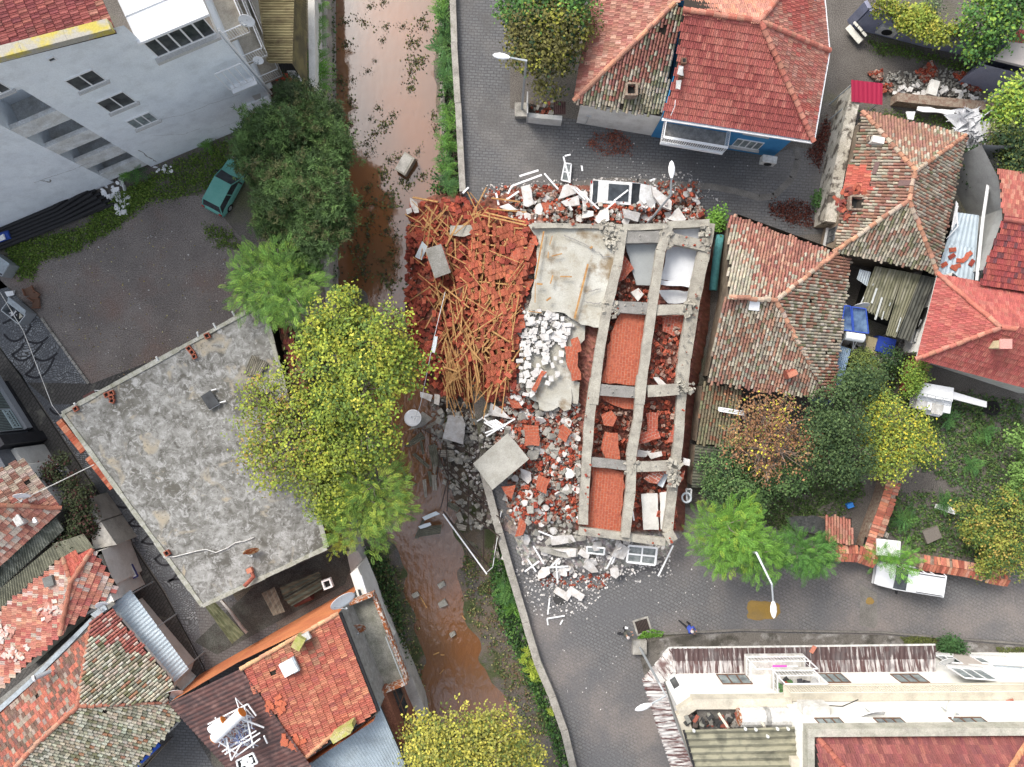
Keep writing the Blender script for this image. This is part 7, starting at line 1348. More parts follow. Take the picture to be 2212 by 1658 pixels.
b.v=b.v[len(pf_):];b.c=b.c[len(pf_):];b.f=[tuple(i-len(pf_)for i in q)for q in b.f[1:]];b.build('tile_rows',M_tile,t)
for k in range(19):
 for dr,off in((d_,a_),(a_,d_)):
  if dr is a_ and k>13:continue
  o_=pf_[0]+off*(k*.62-(1 if dr is d_ else 3))-n_*.06;b=MB();pts=[o_+dr*s_*.25 for s_ in range(-70,90)];ins=[p for p in pts if inpoly(p.x,p.y,[(q.x,q.y)for q in pf_])]
  if len(ins)>4:b.bar(ins[0],ins[-1]+Vector((0,0,rnd.uniform(-.1,.1))),.06 if dr is a_ else.09,.05);b.build('batten',M_wood,t)
M_bpan={}
def bpan(name,c1,c2,mo=(.40,.19,.13),w=.34,h=.2):
 return brickmat(name,c1,c2,mo,w,h,.018,objc=True,stain=(.4,.12,.07),stain_s=.8,stain2=(.3,.08,.05),bumps=.6,lo=.5,hi=.62)
M_or1=bpan('infill_orange',(.40,.10,.05),(.33,.078,.042));M_or2=bpan('infill_red',(.38,.085,.05),(.30,.06,.04),(.42,.25,.2),.3,.2)
def Z2(z):return lambda u,v:z
def panel(name,label,cat,pts,m,th=.16,rot=0,dz=.12,jag=.06,tilt=None,zf=hz,group=None,zs=None,parent=None):
 W_=[P(*p,(zs[i]if zs else zf(*p)+dz))for i,p in enumerate(pts)];c=sum(W_,Vector())/len(W_);out=[]
 for a,b_ in zip(W_,W_[1:]+W_[:1]):
  n=max(1,int((b_-a).length/.4));out.append(a)
  for k in range(1,n):out.append(a.lerp(b_,k/n)+Vector((rnd.uniform(-jag,jag),rnd.uniform(-jag,jag),0)))
 Mi=Matrix.Rotation(-rot,3,'Z');b=MB();b.prism([Mi@(p-c)for p in out],th);o=b.build(name,m);o.location=c;o.rotation_euler=(0,0,rot)
 if parent:o.parent=parent;o.matrix_parent_inverse=Matrix.Translation(-ROOTLOC[parent.name]);return o
 return tag(o,label,cat,group)
for i,q in enumerate(((1985,300,2070,325,1965,600,1905,570),(2070,395,2125,400,2050,560,1985,545),(1905,590,1965,600,1935,720,1850,690),(1985,565,2065,575,2040,700,1955,710),(1870,790,1950,790,1965,860,1940,1010,1830,1000,1835,880),(2010,720,2095,710,2040,800,1985,900,1960,860),(1875,1090,1950,1070,1985,1160,1975,1240,1890,1240),(1950,1010,2020,1000,2030,1070,1960,1100))):
 panel('brick_wall_piece','orange slab of bricks still joined, on the ridge between fallen roof and concrete slab','brick wall piece',G(11,*q),M_or1,.16,R(-25+(i%3)*6),.35,group='brick slabs along the fallen roof')
t=thing('collapsed_frame','collapsed concrete frame of grey floor slab and crossing beams in the centre','concrete frame',P(1330,800,0))
M_slab=mat('slab_concrete',(.36,.34,.28),(.50,.50,.46),scale=.55,rough=.9,fine=.1,det=9,col3=(.22,.17,.11),scale3=.5,lo3=.52,hi3=.64,bump=.2);M_beam=mat('beam_concrete',(.42,.40,.34),(.31,.29,.25),scale=1.4,rough=.92,bump=.3,fine=.14,grime=.5,det=9);M_beam2=mat('beam_grey',(.27,.26,.245),(.2,.195,.18),scale=2,rough=.92,fine=.14,bump=.2)
panel('floor_slab','','',G(21,60,285,770,290,790,330,740,620,640,950,610,1070,470,1050,340,960,60,935,110,700,140,400),M_slab,.3,0,zs=[2.6,2.9,2.9,2.9,2.8,2.8,2.6,2.5,2.4,2.5,2.5],parent=t)
BE=[]
def beam(pts,w,z,m=M_beam,cr=21,h=.45,j=.03):
 for p,q in zip(pts,pts[1:]):
  p,q=g(cr,*p),g(cr,*q);l=math.dist(p,q);nx,ny=-(q[1]-p[1])/l*w*14,(q[0]-p[0])/l*w*14;BE.append([(p[0]+nx,p[1]+ny),(q[0]+nx,q[1]+ny),(q[0]-nx,q[1]-ny),(p[0]-nx,p[1]-ny)])
 b=MB();L_=[P(*g(cr,*p),z)for p in pts]
 for a,c in zip(L_,L_[1:]):
  n=max(1,int((c-a).length/.8));d=(c-a).normalized();s=Vector((-d.y,d.x,0));prev=None
  for k in range(n+1):
   p=a.lerp(c,k/n);e=(p+s*(w/2+rnd.uniform(-j,j)),p-s*(w/2+rnd.uniform(-j,j)))
   if prev:b.prism([prev[0],prev[1],e[1],e[0]],h)
   prev=e
 b.build('beam',m,t)
z=3.1
beam(((785,300),(745,600),(670,900),(600,1300),(560,1658)),.62,z);beam(((570,20),(530,330),(510,620),(480,1140)),.62,z-.05,cr=22)
beam(((1140,290),(1075,480),(1020,850),(985,1100),(930,1500),(915,1658)),.6,z+.05);beam(((930,0),(900,350),(850,620),(845,900),(805,1240)),.6,z,cr=22)
beam(((1445,270),(1395,560),(1330,850),(1260,1300),(1235,1500)),.8,z-.25);beam(((1245,90),(1200,620),(1130,1200)),.6,z-.5,cr=22)
beam(((90,290),(780,296)),.3,z-.1);beam(((790,305),(1120,295)),.4,z-.02);beam(((1130,285),(1450,268)),.45,z-.1)
beam(((805,377),(1088,375)),.78,z-.1,M_beam2);beam(((1150,385),(1420,445)),.72,z-.1);beam(((690,905),(985,925)),.75,z-.08,M_beam2);beam(((1045,935),(1300,930)),.66,z-.08);beam(((610,1545),(900,1568)),.72,z-.1,M_beam2);beam(((975,1560),(1215,1540)),.78,z-.1)
beam(((545,660),(820,695)),.6,z-.12,M_beam2,22);beam(((880,700),(1155,690)),.66,z-.12,cr=22);beam(((450,1190),(800,1235),(1110,1275)),.5,z-.3,cr=22);beam(((1130,1200),(1170,1270)),.7,z-.25,cr=22)
panel('floor_slab','','',G(21,805,430,1070,425,1020,750,890,745,850,600),mat('smooth_grey_slab',(.40,.42,.42),(.32,.34,.34),scale=.6,rough=.85,fine=.05),.2,0,zs=[2.3,2.3,1.9,1.9,2.1],parent=t)
for q,zz in(((1130,445,1392,480,1312,755,1070,700,1110,560),2.0),((1155,295,1408,280,1395,395,1180,360),2.3),((1075,705,1310,728,1300,765,1170,752,1070,740),2.5),((1060,785,1310,790,1310,885,1130,885,1080,830),1.6)):
 panel('plaster_ceiling','smooth white ceiling panel between the beams, top right bay','ceiling panel',G(21,*q),mat('ceiling_white',(.66,.68,.70),(.58,.6,.63),scale=.5,rough=.85,fine=.03,grime=.2),.12,0,zs=[zz]*(len(q)//2),group='white panels in the top right bay')
for lb,cr,q,m,r_,zz in(('large orange brick wall lying flat in the middle bay',21,(770,960,980,965,900,1512,622,1490,690,1120),M_or1,R(85),2.5),('large orange brick wall in the lowest bay with a diagonal crack',22,(552,692,798,745,770,1212,512,1170),M_or1,R(85),2.4),('orange brick strip below the middle crossbeam',22,(605,140,880,170,868,260,800,255,720,230,640,190),M_or1,R(85),2.4),('tilted orange brick piece in the fourth bay',22,(650,430,745,440,765,640,660,645,620,560),M_or1,R(80),2.6),('broken orange brick corner in the fourth bay',22,(620,300,700,270,740,320,710,390,640,380),M_or1,R(50),2.6),('red brick piece in the right bay, upper',22,(960,290,1060,290,1050,440,970,430),M_or2,R(88),2.2),('red brick triangle in the right bay',22,(915,440,1060,430,1075,480,920,525),M_or2,R(20),2.3),('red brick wall piece at the right edge of the right bay',22,(1190,340,1265,370,1230,500,1120,510),M_or2,R(80),2.4),('red brick wall piece hanging in the third bay from the top',21,(1090,1000,1250,980,1245,1100,1180,1140,1090,1100),M_or2,R(80),2.2),('sloping red brick piece low in the third bay',21,(1015,1150,1085,1210,1080,1290,1005,1260),M_or2,R(60),2.0),('small red brick piece by the dark hole',21,(1030,1340,1110,1370,1090,1440,1030,1420),M_or2,R(60),2.0),('red brick wall in the first bay',21,(720,640,790,510,870,620,800,700,710,750),M_or2,R(70),2.2),('white-mortared brick wall piece beside the blue-white sheet',22,(945,790,1010,735,1110,740,1050,830,990,820),bpan('infill_pale',(.42,.14,.1),(.36,.12,.08),(.62,.56,.5)),R(-30),2.4),('dark red brick wall strip beside the cream boards',22,(1148,890,1190,895,1190,1165,1170,1165),M_or2,R(88),2.3),('leaning red brick strip at the right edge',22,(1240,740,1260,730,1190,895,1160,885),M_or2,R(75),2.5),('orange wall piece at the left edge of the white blocks, upper',21,(385,1160,440,1140,470,1250,400,1280),M_or1,R(70),2.6),('long orange wall piece between white blocks and beam',21,(340,1215,420,1215,465,1470,395,1480),M_or1,R(78),2.6),('narrow orange wall strip lying on white blocks',21,(165,1400,205,1410,115,1565,85,1545),M_or1,R(62),2.5),('square orange brick panel beside the tilted grey slab',22,(25,380,140,385,145,540,30,540),M_or1,R(3),1.9),('orange brick piece with white lump, centre of the rubble',22,(330,375,400,430,350,515,290,470),M_or1,R(-40),2.3),('orange brick piece in the lower left rubble',22,(140,760,230,800,200,910,120,870),M_or1,R(70),1.9),('orange brick piece under the tilted slab',12,(1845,850,1955,840,1925,945),M_or1,R(20),1.6),('orange brick piece at the lower left edge of the rubble',12,(1985,1090,2038,1120,2010,1220,1950,1235),M_or1,R(70),1.3),('orange brick piece right of the big white slab',12,(1840,60,1950,70,1925,165,1825,160),M_or1,R(80),1.7),('orange wall fragment in a row with another, upper',12,(1890,170,1960,175,2010,250,1930,250),M_or1,R(-20),1.8),('orange wall fragment in the street rubble, stacked rows',20,(150,1560,300,1540,350,1600,200,1658),M_or1,R(5),1.1)):
 panel('brick_wall_piece',lb,'brick wall piece',G(cr,*q),m,.2,r_,jag=.1,zs=[zz+rnd.uniform(-.06,.06)for _ in range(len(q)//2)])
mass('beam_crumbs',VC,BE,260,'concrete crumbs lying along the bare beams','crumbs',M_cgrey,dz=(0,.05),sc=(.06,.3),zf=Z2(3.0));mass('beam_brick_bits',VB,BE,70,'brick bits lying along the bare beams','crumbs',M_brickc,dz=(0,.05),sc=(.2,.7),zf=Z2(3.0));mass('beam_knots',VC,[G(21,*q)for q in((640,880,760,880,740,990,630,980),(1230,870,1330,870,1320,990,1240,990),(1380,300,1450,300,1440,500,1380,480),(1200,1480,1340,1480,1330,1580,1210,1570),(1090,290,1160,290,1150,460,1080,470),(600,250,790,300,740,500,640,450))]+[G(22,800,640,900,650,880,760,800,750),G(22,1130,650,1250,650,1200,850,1130,850)],260,'shattered concrete at the beam joints','concrete crumbs',M_beam,dz=(-.05,.12),sc=(.25,.8),zf=Z2(2.95))
panel('floor_slab','','',[(1118,665),(1262,690),(1264,705),(1240,820),(1232,885),(1165,885),(1125,810)],M_slab,.15,0,zs=[2.1,2.1,2.1,2.05,2.0,1.85,2.0],parent=t,jag=.2)
b=MB()
for cr,pts in((21,(330,360,420,400,530,450,600,500,640,525,700,528)),(21,(480,820,560,785,640,765)),(21,(470,870,560,885,640,885)),(21,(745,400,735,480))):
 L_=[P(*p,2.93)for p in G(cr,*pts)];out=[a.lerp(c,k/5)+Vector((rnd.uniform(-.06,.06),rnd.uniform(-.06,.06),0))for a,c in zip(L_,L_[1:])for k in range(5)]
 for a,c in zip(out,out[1:]):n_=(c-a).cross(Vector((0,0,1))).normalized()*rnd.uniform(.015,.04);b.add([a-n_,a+n_,c+n_,c-n_],[(0,1,2,3)])
b.build('slab_crack',MATS['crack_dark'],t)
for a,c,w in(((180,335),(115,700),.1),((518,585),(415,1000),.13),((245,370),(225,440),.05),((215,490),(212,540),.06),((240,525),(320,505),.07),((125,735),(170,740),.12),((305,680),(395,682),.08),((250,670),(230,735),.09),((200,865),(235,840),.12),((535,465),(552,450),.14),((115,725),(113,880),.05),((60,945),(165,958),.05)):b=MB();b.bar(P(*g(21,*a),2.98),P(*g(21,*c),2.98),w,.06);tag(b.build('wooden_batten',M_wood if w<.14 else M_wood),'timber batten lying on the bare grey floor slab','wooden batten','battens on the floor slab')
BAYS=[G(21,720,620,1010,760,1010,880,700,860),G(21,1040,990,1280,990,1220,1470,980,1480),G(22,560,200,880,250,830,620,520,600),G(22,930,190,1220,190,1160,640,880,620),G(22,870,740,1220,740,1180,1180,850,1180),G(21,1090,520,1180,640,1150,700,1080,700),G(21,640,960,780,960,680,1180,630,1200)]
LOWL=G(22,-150,130,330,200,480,600,440,1100,0,1100,-100,900,-180,500);STR=[(1090,425),(1200,400),(1330,425),(1490,410),(1525,450),(1500,482),(1160,482),(1100,470)];MIDB=[(1100,830),(1250,860),(1260,1130),(1110,1130),(1060,1000)]
mass('brick_rubble',VB,BAYS+[MIDB,STR,LOWL],2600,'crushed red brick rubble filling the bays and heaps','brick rubble',M_brickc,tilt=.6,sc=(.45,1.15));scatter('brick',VB,BAYS+[MIDB,STR,LOWL],290,'loose hollow red brick lying on top of the collapse rubble','brick','loose bricks in the collapse',dz=(.1,.35),tilt=.5,sc=(.9,1.4))
WHZ=G(21,0,930,300,950,470,950,495,1060,400,1080,330,1210,300,1420,280,1500,150,1640,0,1560,-20,1200)
scatter('white_block',VK,[WHZ,G(21,20,940,500,950,330,1200,40,1200)],160,'white aerated wall block fallen on the slab south of the fallen roof','block','white blocks in the collapse',dz=(.12,.26),tilt=.05,sc=(.55,1.05),rz=lambda:rnd.gauss(R(0),.3)+rnd.choice([0,R(90)]),zf=lambda u,v:max(hz(u,v),2.12))
mass('white_debris',VP,[WHZ,MIDB,STR,[(960,880),(1060,890),(1085,1130),(1030,1130),(990,1000)],[(1110,1140),(1450,1160),(1440,1225),(1300,1255),(1150,1270),(1125,1240)]],1700,'crushed white plaster crumbs over the collapse','plaster crumbs',M_plas,sc=(.08,.38));mass('grey_debris',VC,[MIDB,STR,[(1110,1100),(1250,1080),(1260,1160),(1130,1170)],[(920,860),(1060,880),(1090,1130),(1000,1150),(940,1000)],WHZ],1300,'crushed grey concrete crumbs over the collapse','concrete crumbs',M_cgrey,sc=(.25,.8))
scatter('plaster_chunk',VP,[MIDB,STR,LOWL,[(1120,1130),(1440,1150),(1430,1215),(1280,1245),(1140,1250)]],150,'irregular white plaster piece lying in the collapse rubble','plaster piece','white plaster pieces',dz=(.05,.3),sc=(.35,1.15));scatter('concrete_chunk',VC,[MIDB,BAYS[6],[(1110,1120),(1260,1120),(1260,1170),(1130,1170)],[(930,870),(1060,900),(1080,1100),(1000,1100)]],130,'grey concrete lump in the collapse rubble','concrete lump','grey concrete lumps',dz=(.05,.3),sc=(.6,1.3))
mass('street_crumbs',VP,[[(1040,400),(1500,370),(1560,440),(1480,420),(1040,430)],[(1110,1230),(1330,1250),(1260,1330),(1160,1330),(1130,1290)],[(1120,1200),(1470,1200),(1460,1250),(1200,1290)]],1000,'small white crumbs spilled on the two streets','crumbs',M_plas,dz=(-.02,.01),sc=(.06,.25),zf=zero);mass('street_brick_crumbs',VB,[[(1040,405),(1500,390),(1530,430),(1480,430),(1040,430)],[(1160,1240),(1330,1240),(1300,1270),(1170,1265)]],500,'small brick crumbs spilled on the two streets','crumbs',M_brickc,dz=(-.02,.01),sc=(.2,.9),zf=zero)
M_lblue=mat('blue_white_board',(.62,.68,.72),rough=.6,fine=.05)
for lb,cr,q,m,dz,th in(('big white slab with clipped corners left of the tilted grey slab',12,(1440,305,1545,310,1570,370,1555,530,1395,480,1420,380),M_plas,.6,.25),('large white wall piece over thin white slats',12,(1765,210,1850,260,1925,335,1745,300),M_plas,.9,.2),('tall white panel among red bricks at the top street',20,(5,1430,75,1412,105,1560,60,1585,25,1575),M_plas,.5,.2),('cracked white wall piece, upper half, beside the crushed car',20,(340,1415,430,1430,430,1480,290,1525,320,1450),M_plas,.5,.22),('cracked white wall piece, lower half, beside the crushed car',20,(310,1545,445,1495,455,1570,350,1580),M_plas,.5,.22),('long white slab with red brick edge on the car bonnet',20,(1005,1420,1160,1540,1155,1610,1080,1580,1020,1500),M_plas,1.1,.35),('white wall slab standing at the edge below the car',21,(785,160,922,195,900,262,800,230),M_plas,.9,.3),('white slab with cracks right of the bent lamp',21,(1210,150,1270,240,1230,275,1125,240),M_plas,.7,.25),('white wall piece left of the slab edge below the car',21,(610,175,675,165,680,250,600,275,570,250),M_plas,.8,.25),('grey-white tilted piece at the car rear',21,(480,170,560,180,560,215,470,235),M_plas,.7,.3),('small white slab in the white-brown heap, left of the car',20,(470,1480,510,1470,530,1590,480,1600),M_plas,.5,.2),('square white chunk on rubble in the second bay',21,(845,800,905,768,945,815,900,870),M_plas,.5,.3),('white oval plate in the third right bay',21,(1015,1450,1060,1450,1118,1505,1060,1510),M_plas,.4,.1),('jagged white pieces in the fourth right bay, left',22,(900,565,1000,580,960,625,895,622),M_plas,.5,.15),('jagged white plate in the fourth right bay, right',22,(970,595,1080,580,1088,615,1000,640),M_plas,.6,.12),('blue-white sheet on brick in the lowest right bay',22,(1060,755,1138,755,1090,858,1052,840),M_lblue,.6,.1),('left cream board of the pair in the lowest right bay',22,(925,908,1050,903,1060,1182,943,1182),MATS['cream_plaster'],.7,.12),('right cream board of the pair in the lowest right bay',22,(1068,898,1143,888,1170,1165,1075,1178),MATS['cream_plaster'],.7,.12),('large white block-like slab at the lower edge of the collapse',22,(760,1280,845,1330,790,1410,700,1385),M_plas,.6,.4),('white slab piece left of the wrecked window frames, lower',22,(520,1420,560,1440,600,1505,545,1510,480,1465),M_plas,.3,.2),('white slab piece left of the window frames, middle',22,(470,1325,532,1370,520,1408,440,1365),M_plas,.5,.25),('long white cornice piece at the lower left edge',22,(230,1235,400,1225,425,1270,240,1300),M_plas,.5,.3),('long grey-white lintel piece under the cornice',22,(140,1310,440,1325,440,1385,370,1400,160,1350),M_cgrey,.4,.25),('white piece stuck to the lintel end',22,(250,1330,430,1325,425,1385,370,1390,350,1355),M_plas,.5,.12),('pale square lump beside the frame at the right gap',22,(1250,630,1302,645,1295,695,1245,680),M_plas,.8,.3),('light blue-white board on the fallen roof, upper left',11,(1240,410,1280,450,1235,555,1185,530),M_lblue,.8,.04),('light blue-white board on the fallen roof, lower middle',11,(1330,1135,1358,1140,1335,1265,1308,1258),M_lblue,.8,.04),('grey concrete plate at the top left of the fallen roof',11,(1455,290,1690,285,1690,330,1560,375,1450,360),M_cgrey,.6,.12),('crooked white piece at the river end of the fallen roof',11,(1145,75,1200,110,1215,190,1180,195,1150,130),M_plas,.5,.12),('white lump at the water edge of the fallen roof',11,(1115,165,1155,152,1165,185,1125,205),M_plas,.5,.2),('bright white fragment above the rafters at the top',11,(1830,145,1900,120,1970,170,1880,175),M_plas,.6,.1),('white wall piece near the fallen satellite dish, left',12,(1225,125,1318,150,1305,200,1225,165),M_plas,.5,.15),('white wall piece near the fallen satellite dish, right',12,(1335,140,1375,150,1370,230,1330,215),M_plas,.5,.15),('grey concrete plate under the fallen satellite dish',12,(1240,275,1320,330,1240,395,1130,420,1180,370),M_cgrey,.3,.12),('white plaster slab in the lower left rubble',12,(1830,880,1885,890,1895,965,1820,945),M_plas,.5,.2),('irregular white piece right of the tilted grey slab',12,(1990,710,2070,740,2075,800,2050,830,2000,790),M_plas,.6,.15),('narrow white slab in the weeds by the lower wall',12,(1865,1340,1880,1345,1860,1412,1842,1405),M_plas,.3,.08),('grey concrete floor piece below the long orange wall piece',21,(340,1450,455,1490,440,1658,360,1640),M_slab,.5,.2),('pale grey rounded slab in the middle of the rubble',22,(65,570,150,575,130,640,80,650,50,600),M_cgrey,.5,.15)):
 panel('wall_slab' if m is not M_lblue else 'board',lb,'wall slab' if m is not M_lblue else 'board',G(cr,*q),m,th,0,dz,.03)
panel('roof_slab','big square grey concrete slab tilted at the middle left of the collapse','concrete slab',G(12,1630,675,1895,440,2058,640,1778,875),mat('tilted_slab',(.43,.42,.38),(.33,.32,.28),scale=1,rough=.9,fine=.1,grime=.3),.3,0,zs=[1.7,2.4,2.5,1.9],jag=.01)
q=thing('concrete_box','grey concrete box piece with red hollow bricks, upper left on the fallen roof','concrete block',P(*g(11,1370,570),.6));b=MB();c=P(*g(11,1365,560),.8);M=Matrix.Rotation(R(18),3,'Z')@Matrix.Rotation(R(14),3,'X');b.box(c,(1.1,2.0,.9),M,jit=.05);b.build('block',M_cgrey,q);b=MB();[b.box(c+M@Vector((.57,-.6+k*.33,.1)),(.1,.28,.6),M)for k in range(5)];b.build('brick_edge',M_redbr,q)
q=thing('concrete_box','pale concrete box stranded in the flood water','concrete block',P(*g(10,1110,1270),ZW));b=MB();c=P(*g(10,1115,1262),-2.2);M=Matrix.Rotation(R(-32),3,'Z')@Matrix.Rotation(R(8),3,'X');b.box(c,(.85,1.45,.8),M,jit=.02);b.build('block',M_beam,q);b=MB();b.box(c+M@Vector((-.05,0,.41)),(.7,1.2,.03),M);b.build('lid',M_conc2,q)
sh4=[(1100,540,1230,430,1265,480,1140,550,0),(1285,540,1340,520,1390,690,1320,710,0),(1160,605,1185,590,1300,690,1285,715,0),(1280,380,1390,320,1395,350,1260,415,1),(1180,1245,1240,1100,1260,1110,1210,1250,0),(1240,1160,1390,1140,1380,1210,1190,1240,0),(1310,760,1350,760,1355,880,1320,880,1),(1240,800,1270,790,1280,930,1260,935,1),(1360,570,1480,570,1485,620,1370,625,1),(1440,960,1530,1010,1510,1050,1430,1000,0),(1500,1130,1580,1150,1570,1190,1510,1180,1),(1540,1240,1640,1280,1650,1310,1560,1290,0),(1100,760,1200,830,1190,840,1090,790,0),(1340,610,1365,620,1340,760,1318,740,1),(1560,1040,1600,1050,1640,1110,1600,1100,1),(1060,700,1080,695,1140,790,1120,790,0),(1495,1060,1530,1040,1560,1110,1520,1120,1),(1280,730,1310,735,1330,850,1300,850,0),(1220,505,1240,500,1260,600,1240,605,0),(1420,580,1440,575,1470,700,1440,700,0)]
ms=[mat('mossy_fibre_sheet',(.10,.10,.075),(.17,.165,.13),scale=2.5,rough=.95),mat('pale_fibre_sheet',(.34,.32,.28),(.24,.22,.19),scale=2,rough=.95)]
for x0,y0,x1,y1,x2,y2,x3,y3,k in sh4:
 pts=[g(12,*p)for p in((x0,y0),(x1,y1),(x2,y2),(x3,y3))];b=MB();zz=[hz(*p)+.28+rnd.uniform(0,.1)for p in pts];L01=math.dist(pts[0],pts[1]);L12=math.dist(pts[1],pts[2]);V4=[P(*p,z_)for p,z_ in zip(pts,zz)]
 corr(b,V4 if L01<L12 else V4[1:]+V4[:1],.17,.03,ragged=.05);tag(b.build('corrugated_sheet',ms[k]),('dark mossy','pale grey')[k]+' corrugated roofing piece in the river-side debris','corrugated sheet',('dark sheets in the river debris','pale sheets in the river debris')[k])
for q,lb in(((1240,1085,1345,1040,1375,1060,1260,1110),'bent blue-white metal sheet on river debris, upper'),((1210,1155,1300,1125,1310,1145,1225,1175),'bent blue-white metal sheet on river debris, lower')):panel('metal_sheet',lb,'metal sheet',G(12,*q),M_lblue,.04,0,.5)
M_dbar=mat('dark_bar',(.05,.035,.03),rough=.8)
for a,c in(((1360,600),(1440,780)),((1440,780),(1380,1020)),((1420,520),(1440,780)),((1440,660),(1600,880)),((1600,560),(1590,1200)),((1400,700),(1560,850)),((1560,850),(1720,980)),((1500,980),(1830,1230)),((1830,1230),(1780,1450)),((1240,410),(1520,550)),((1520,550),(1640,620)),((1440,780),(1430,1040)),((1400,1040),(1760,1480)),((1600,880),(1830,1030)),((1710,900),(1710,1400)),((1500,850),(1850,1100)),((1420,1060),(1660,1440)),((1560,1300),(1740,1440)),((1790,1330),(1830,1040)),((1720,780),(1850,1150)),((1380,560),(1350,800))):
 p,q=g(12,*a),g(12,*c);b=MB();b.bar(P(*p,hz(*p)+.55),P(*q,hz(*q)+.55),.07);tag(b.build('steel_bar',M_dbar),'thin dark steel bar of the wrecked shed frame by the river','steel bar','dark bars of the wrecked shed frame')
for a,c,lb,h in(((1400,1060),(1735,1520),'long white pole over the river debris',.7),((1845,1040),(1780,1460),'white wire strand down to the weeds',.7),((1735,1505),(1780,1465),'short white bar joining pole and wire',.6)):p,q=g(12,*a),g(12,*c);b=MB();b.bar(P(*p,hz(*p)+h),P(*q,hz(*q)+h),.09 if 'wire' not in lb else.04);tag(b.build('white_pole',M_white),lb,'pole')
dish('satellite_dish','fallen white satellite dish at the river edge of the rubble',P(*g(12,1178,325),-1.9),.62,R(14),R(100))
b=MB();b.tube([P(*g(11,1415,800),6.5),P(*g(11,1330,1150),5),P(*g(12,1225,230),3.5),P(*g(12,1180,340),0)],.018,5,caps=False);tag(b.build('overhead_wire',M_white),'slack pale wire crossing the fallen roof down to the dish','wire')
def bars(name,label,cat,segs,cr,w=.09,zf=hz,dz=.5,m=None,group=None):
 for a,c in segs:p,q=g(cr,*a),g(cr,*c);b=MB();b.bar(P(*p,zf(*p)+dz),P(*q,zf(*q)+dz),w,w*.6);tag(b.build(name,m or M_white),label,cat,group)
bars('plastic_lath','white plastic slat in the stack beside the large white wall piece','slat',[((1700+k*14,320+(k*37)%40),(1790+k*12,390+(k*23)%40))for k in range(8)]+[((1660,350),(1760,290)),((1730,465),(1950,330)),((1720,440),(1880,380))],12,.1,dz=.7,group='stack of white slats')
bars('white_bar','white window profile lying at the top street edge','bar',[((1870,1540),(1980,1465)),((1985,1350),(2130,1305)),((1925,1425),(2155,1340)),((1895,1485),(1925,1425)),((1550,1480),(1595,1435)),((1805,1480),(1825,1570))],10,.12,dz=.5,group='white profiles at the top street')
bars('white_bar','white window profile lying near the crushed car','bar',[((185,1330),(290,1450)),((405,1440),(495,1530)),((330,1200),(380,1400)),((470,1270),(475,1310)),((990,1385),(1030,1370)),((340,1195),(385,1185))],20,.1,dz=.6,group='white profiles near the car')
bars('white_bar','white profile lying in the lower street spill','bar',[((140,1190),(290,1250)),((100,1305),(180,1440)),((35,1500),(145,1420)),((60,1410),(120,1500)),((200,1470),(365,1460)),((275,1440),(285,1585)),((235,1460),(300,1400)),((660,1480),(710,1380)),((700,1440),(740,1360)),((1055,1535),(1170,1300)),((430,1080),(460,1110)),((860,1040),(870,1110))],22,.1,dz=.3,group='white profiles in the lower spill')
bars('white_bar','thin white bar lying alone on the lower street','bar',[((225,365),(210,490)),((205,522),(340,500)),((205,522),(212,572)),((325,532),(305,568)),((1010,905),(1030,890))],23,.09,zero,.05,group='white bars on the lower street')
def wframe(label,pts,cr,zf=hz,dz=.7,nx=1,ny=0,w=.1):
 c4=[P(*g(cr,*p),zf(*g(cr,*p))+dz)for p in pts];t=thing('window_frame',label,'window frame',c4[0]);b=MB()
 for a,c in zip(c4,c4[1:]+c4[:1]):b.bar(a,c,w)
 for k in range(1,nx):b.bar(c4[0].lerp(c4[1],k/nx),c4[3].lerp(c4[2],k/nx),w*.8)
 for k in range(1,ny):b.bar(c4[0].lerp(c4[3],k/ny),c4[1].lerp(c4[2],k/ny),w*.8)
 b.build('frame',M_white,t);b=MB();b.prism([p-Vector((0,0,.03))for p in c4],.015);b.build('pane',mat('dusty_glass',(.14,.16,.16),(.3,.32,.32),scale=3,rough=.25),t)
wframe('fallen white window with glass on the top street, left of the car',[(340,1250),(390,1258),(378,1395),(315,1380)],20,zero,.2,1,2);wframe('large wrecked white window frame at the lower edge of the collapse',[(828,1300),(1045,1320),(1030,1450),(815,1425)],22,hz,.5,2,2,.13);wframe('small white window frame left of the big wrecked frame',[(510,1310),(645,1320),(640,1370),(510,1355)],22,hz,.5,1);wframe('narrow white frame standing in the gap right of the collapse',[(1270,868),(1308,870),(1305,960),(1275,955)],22,Z2(.8),.3)
b=MB();b.tube([P(*g(22,1272+34*math.cos(a),935+36*math.sin(a)),1.4)for a in[k*.314 for k in range(21)]],.07,6);tag(b.build('plastic_ring',M_lblue),'pale blue rounded ring frame in the gap right of the collapse','frame')
wframe('white slatted frame on the mossy annex roof',[(1518,245),(1705,275),(1708,302),(1520,270)],22,Z2(3.0),.1,1,2,.08)
M_tire=mat('tyre',(.02,.02,.02),rough=.9);M_cglass=mat('car_glass',(.02,.025,.03),(.05,.06,.07),scale=2,rough=.08,spec=.7,fine=0)
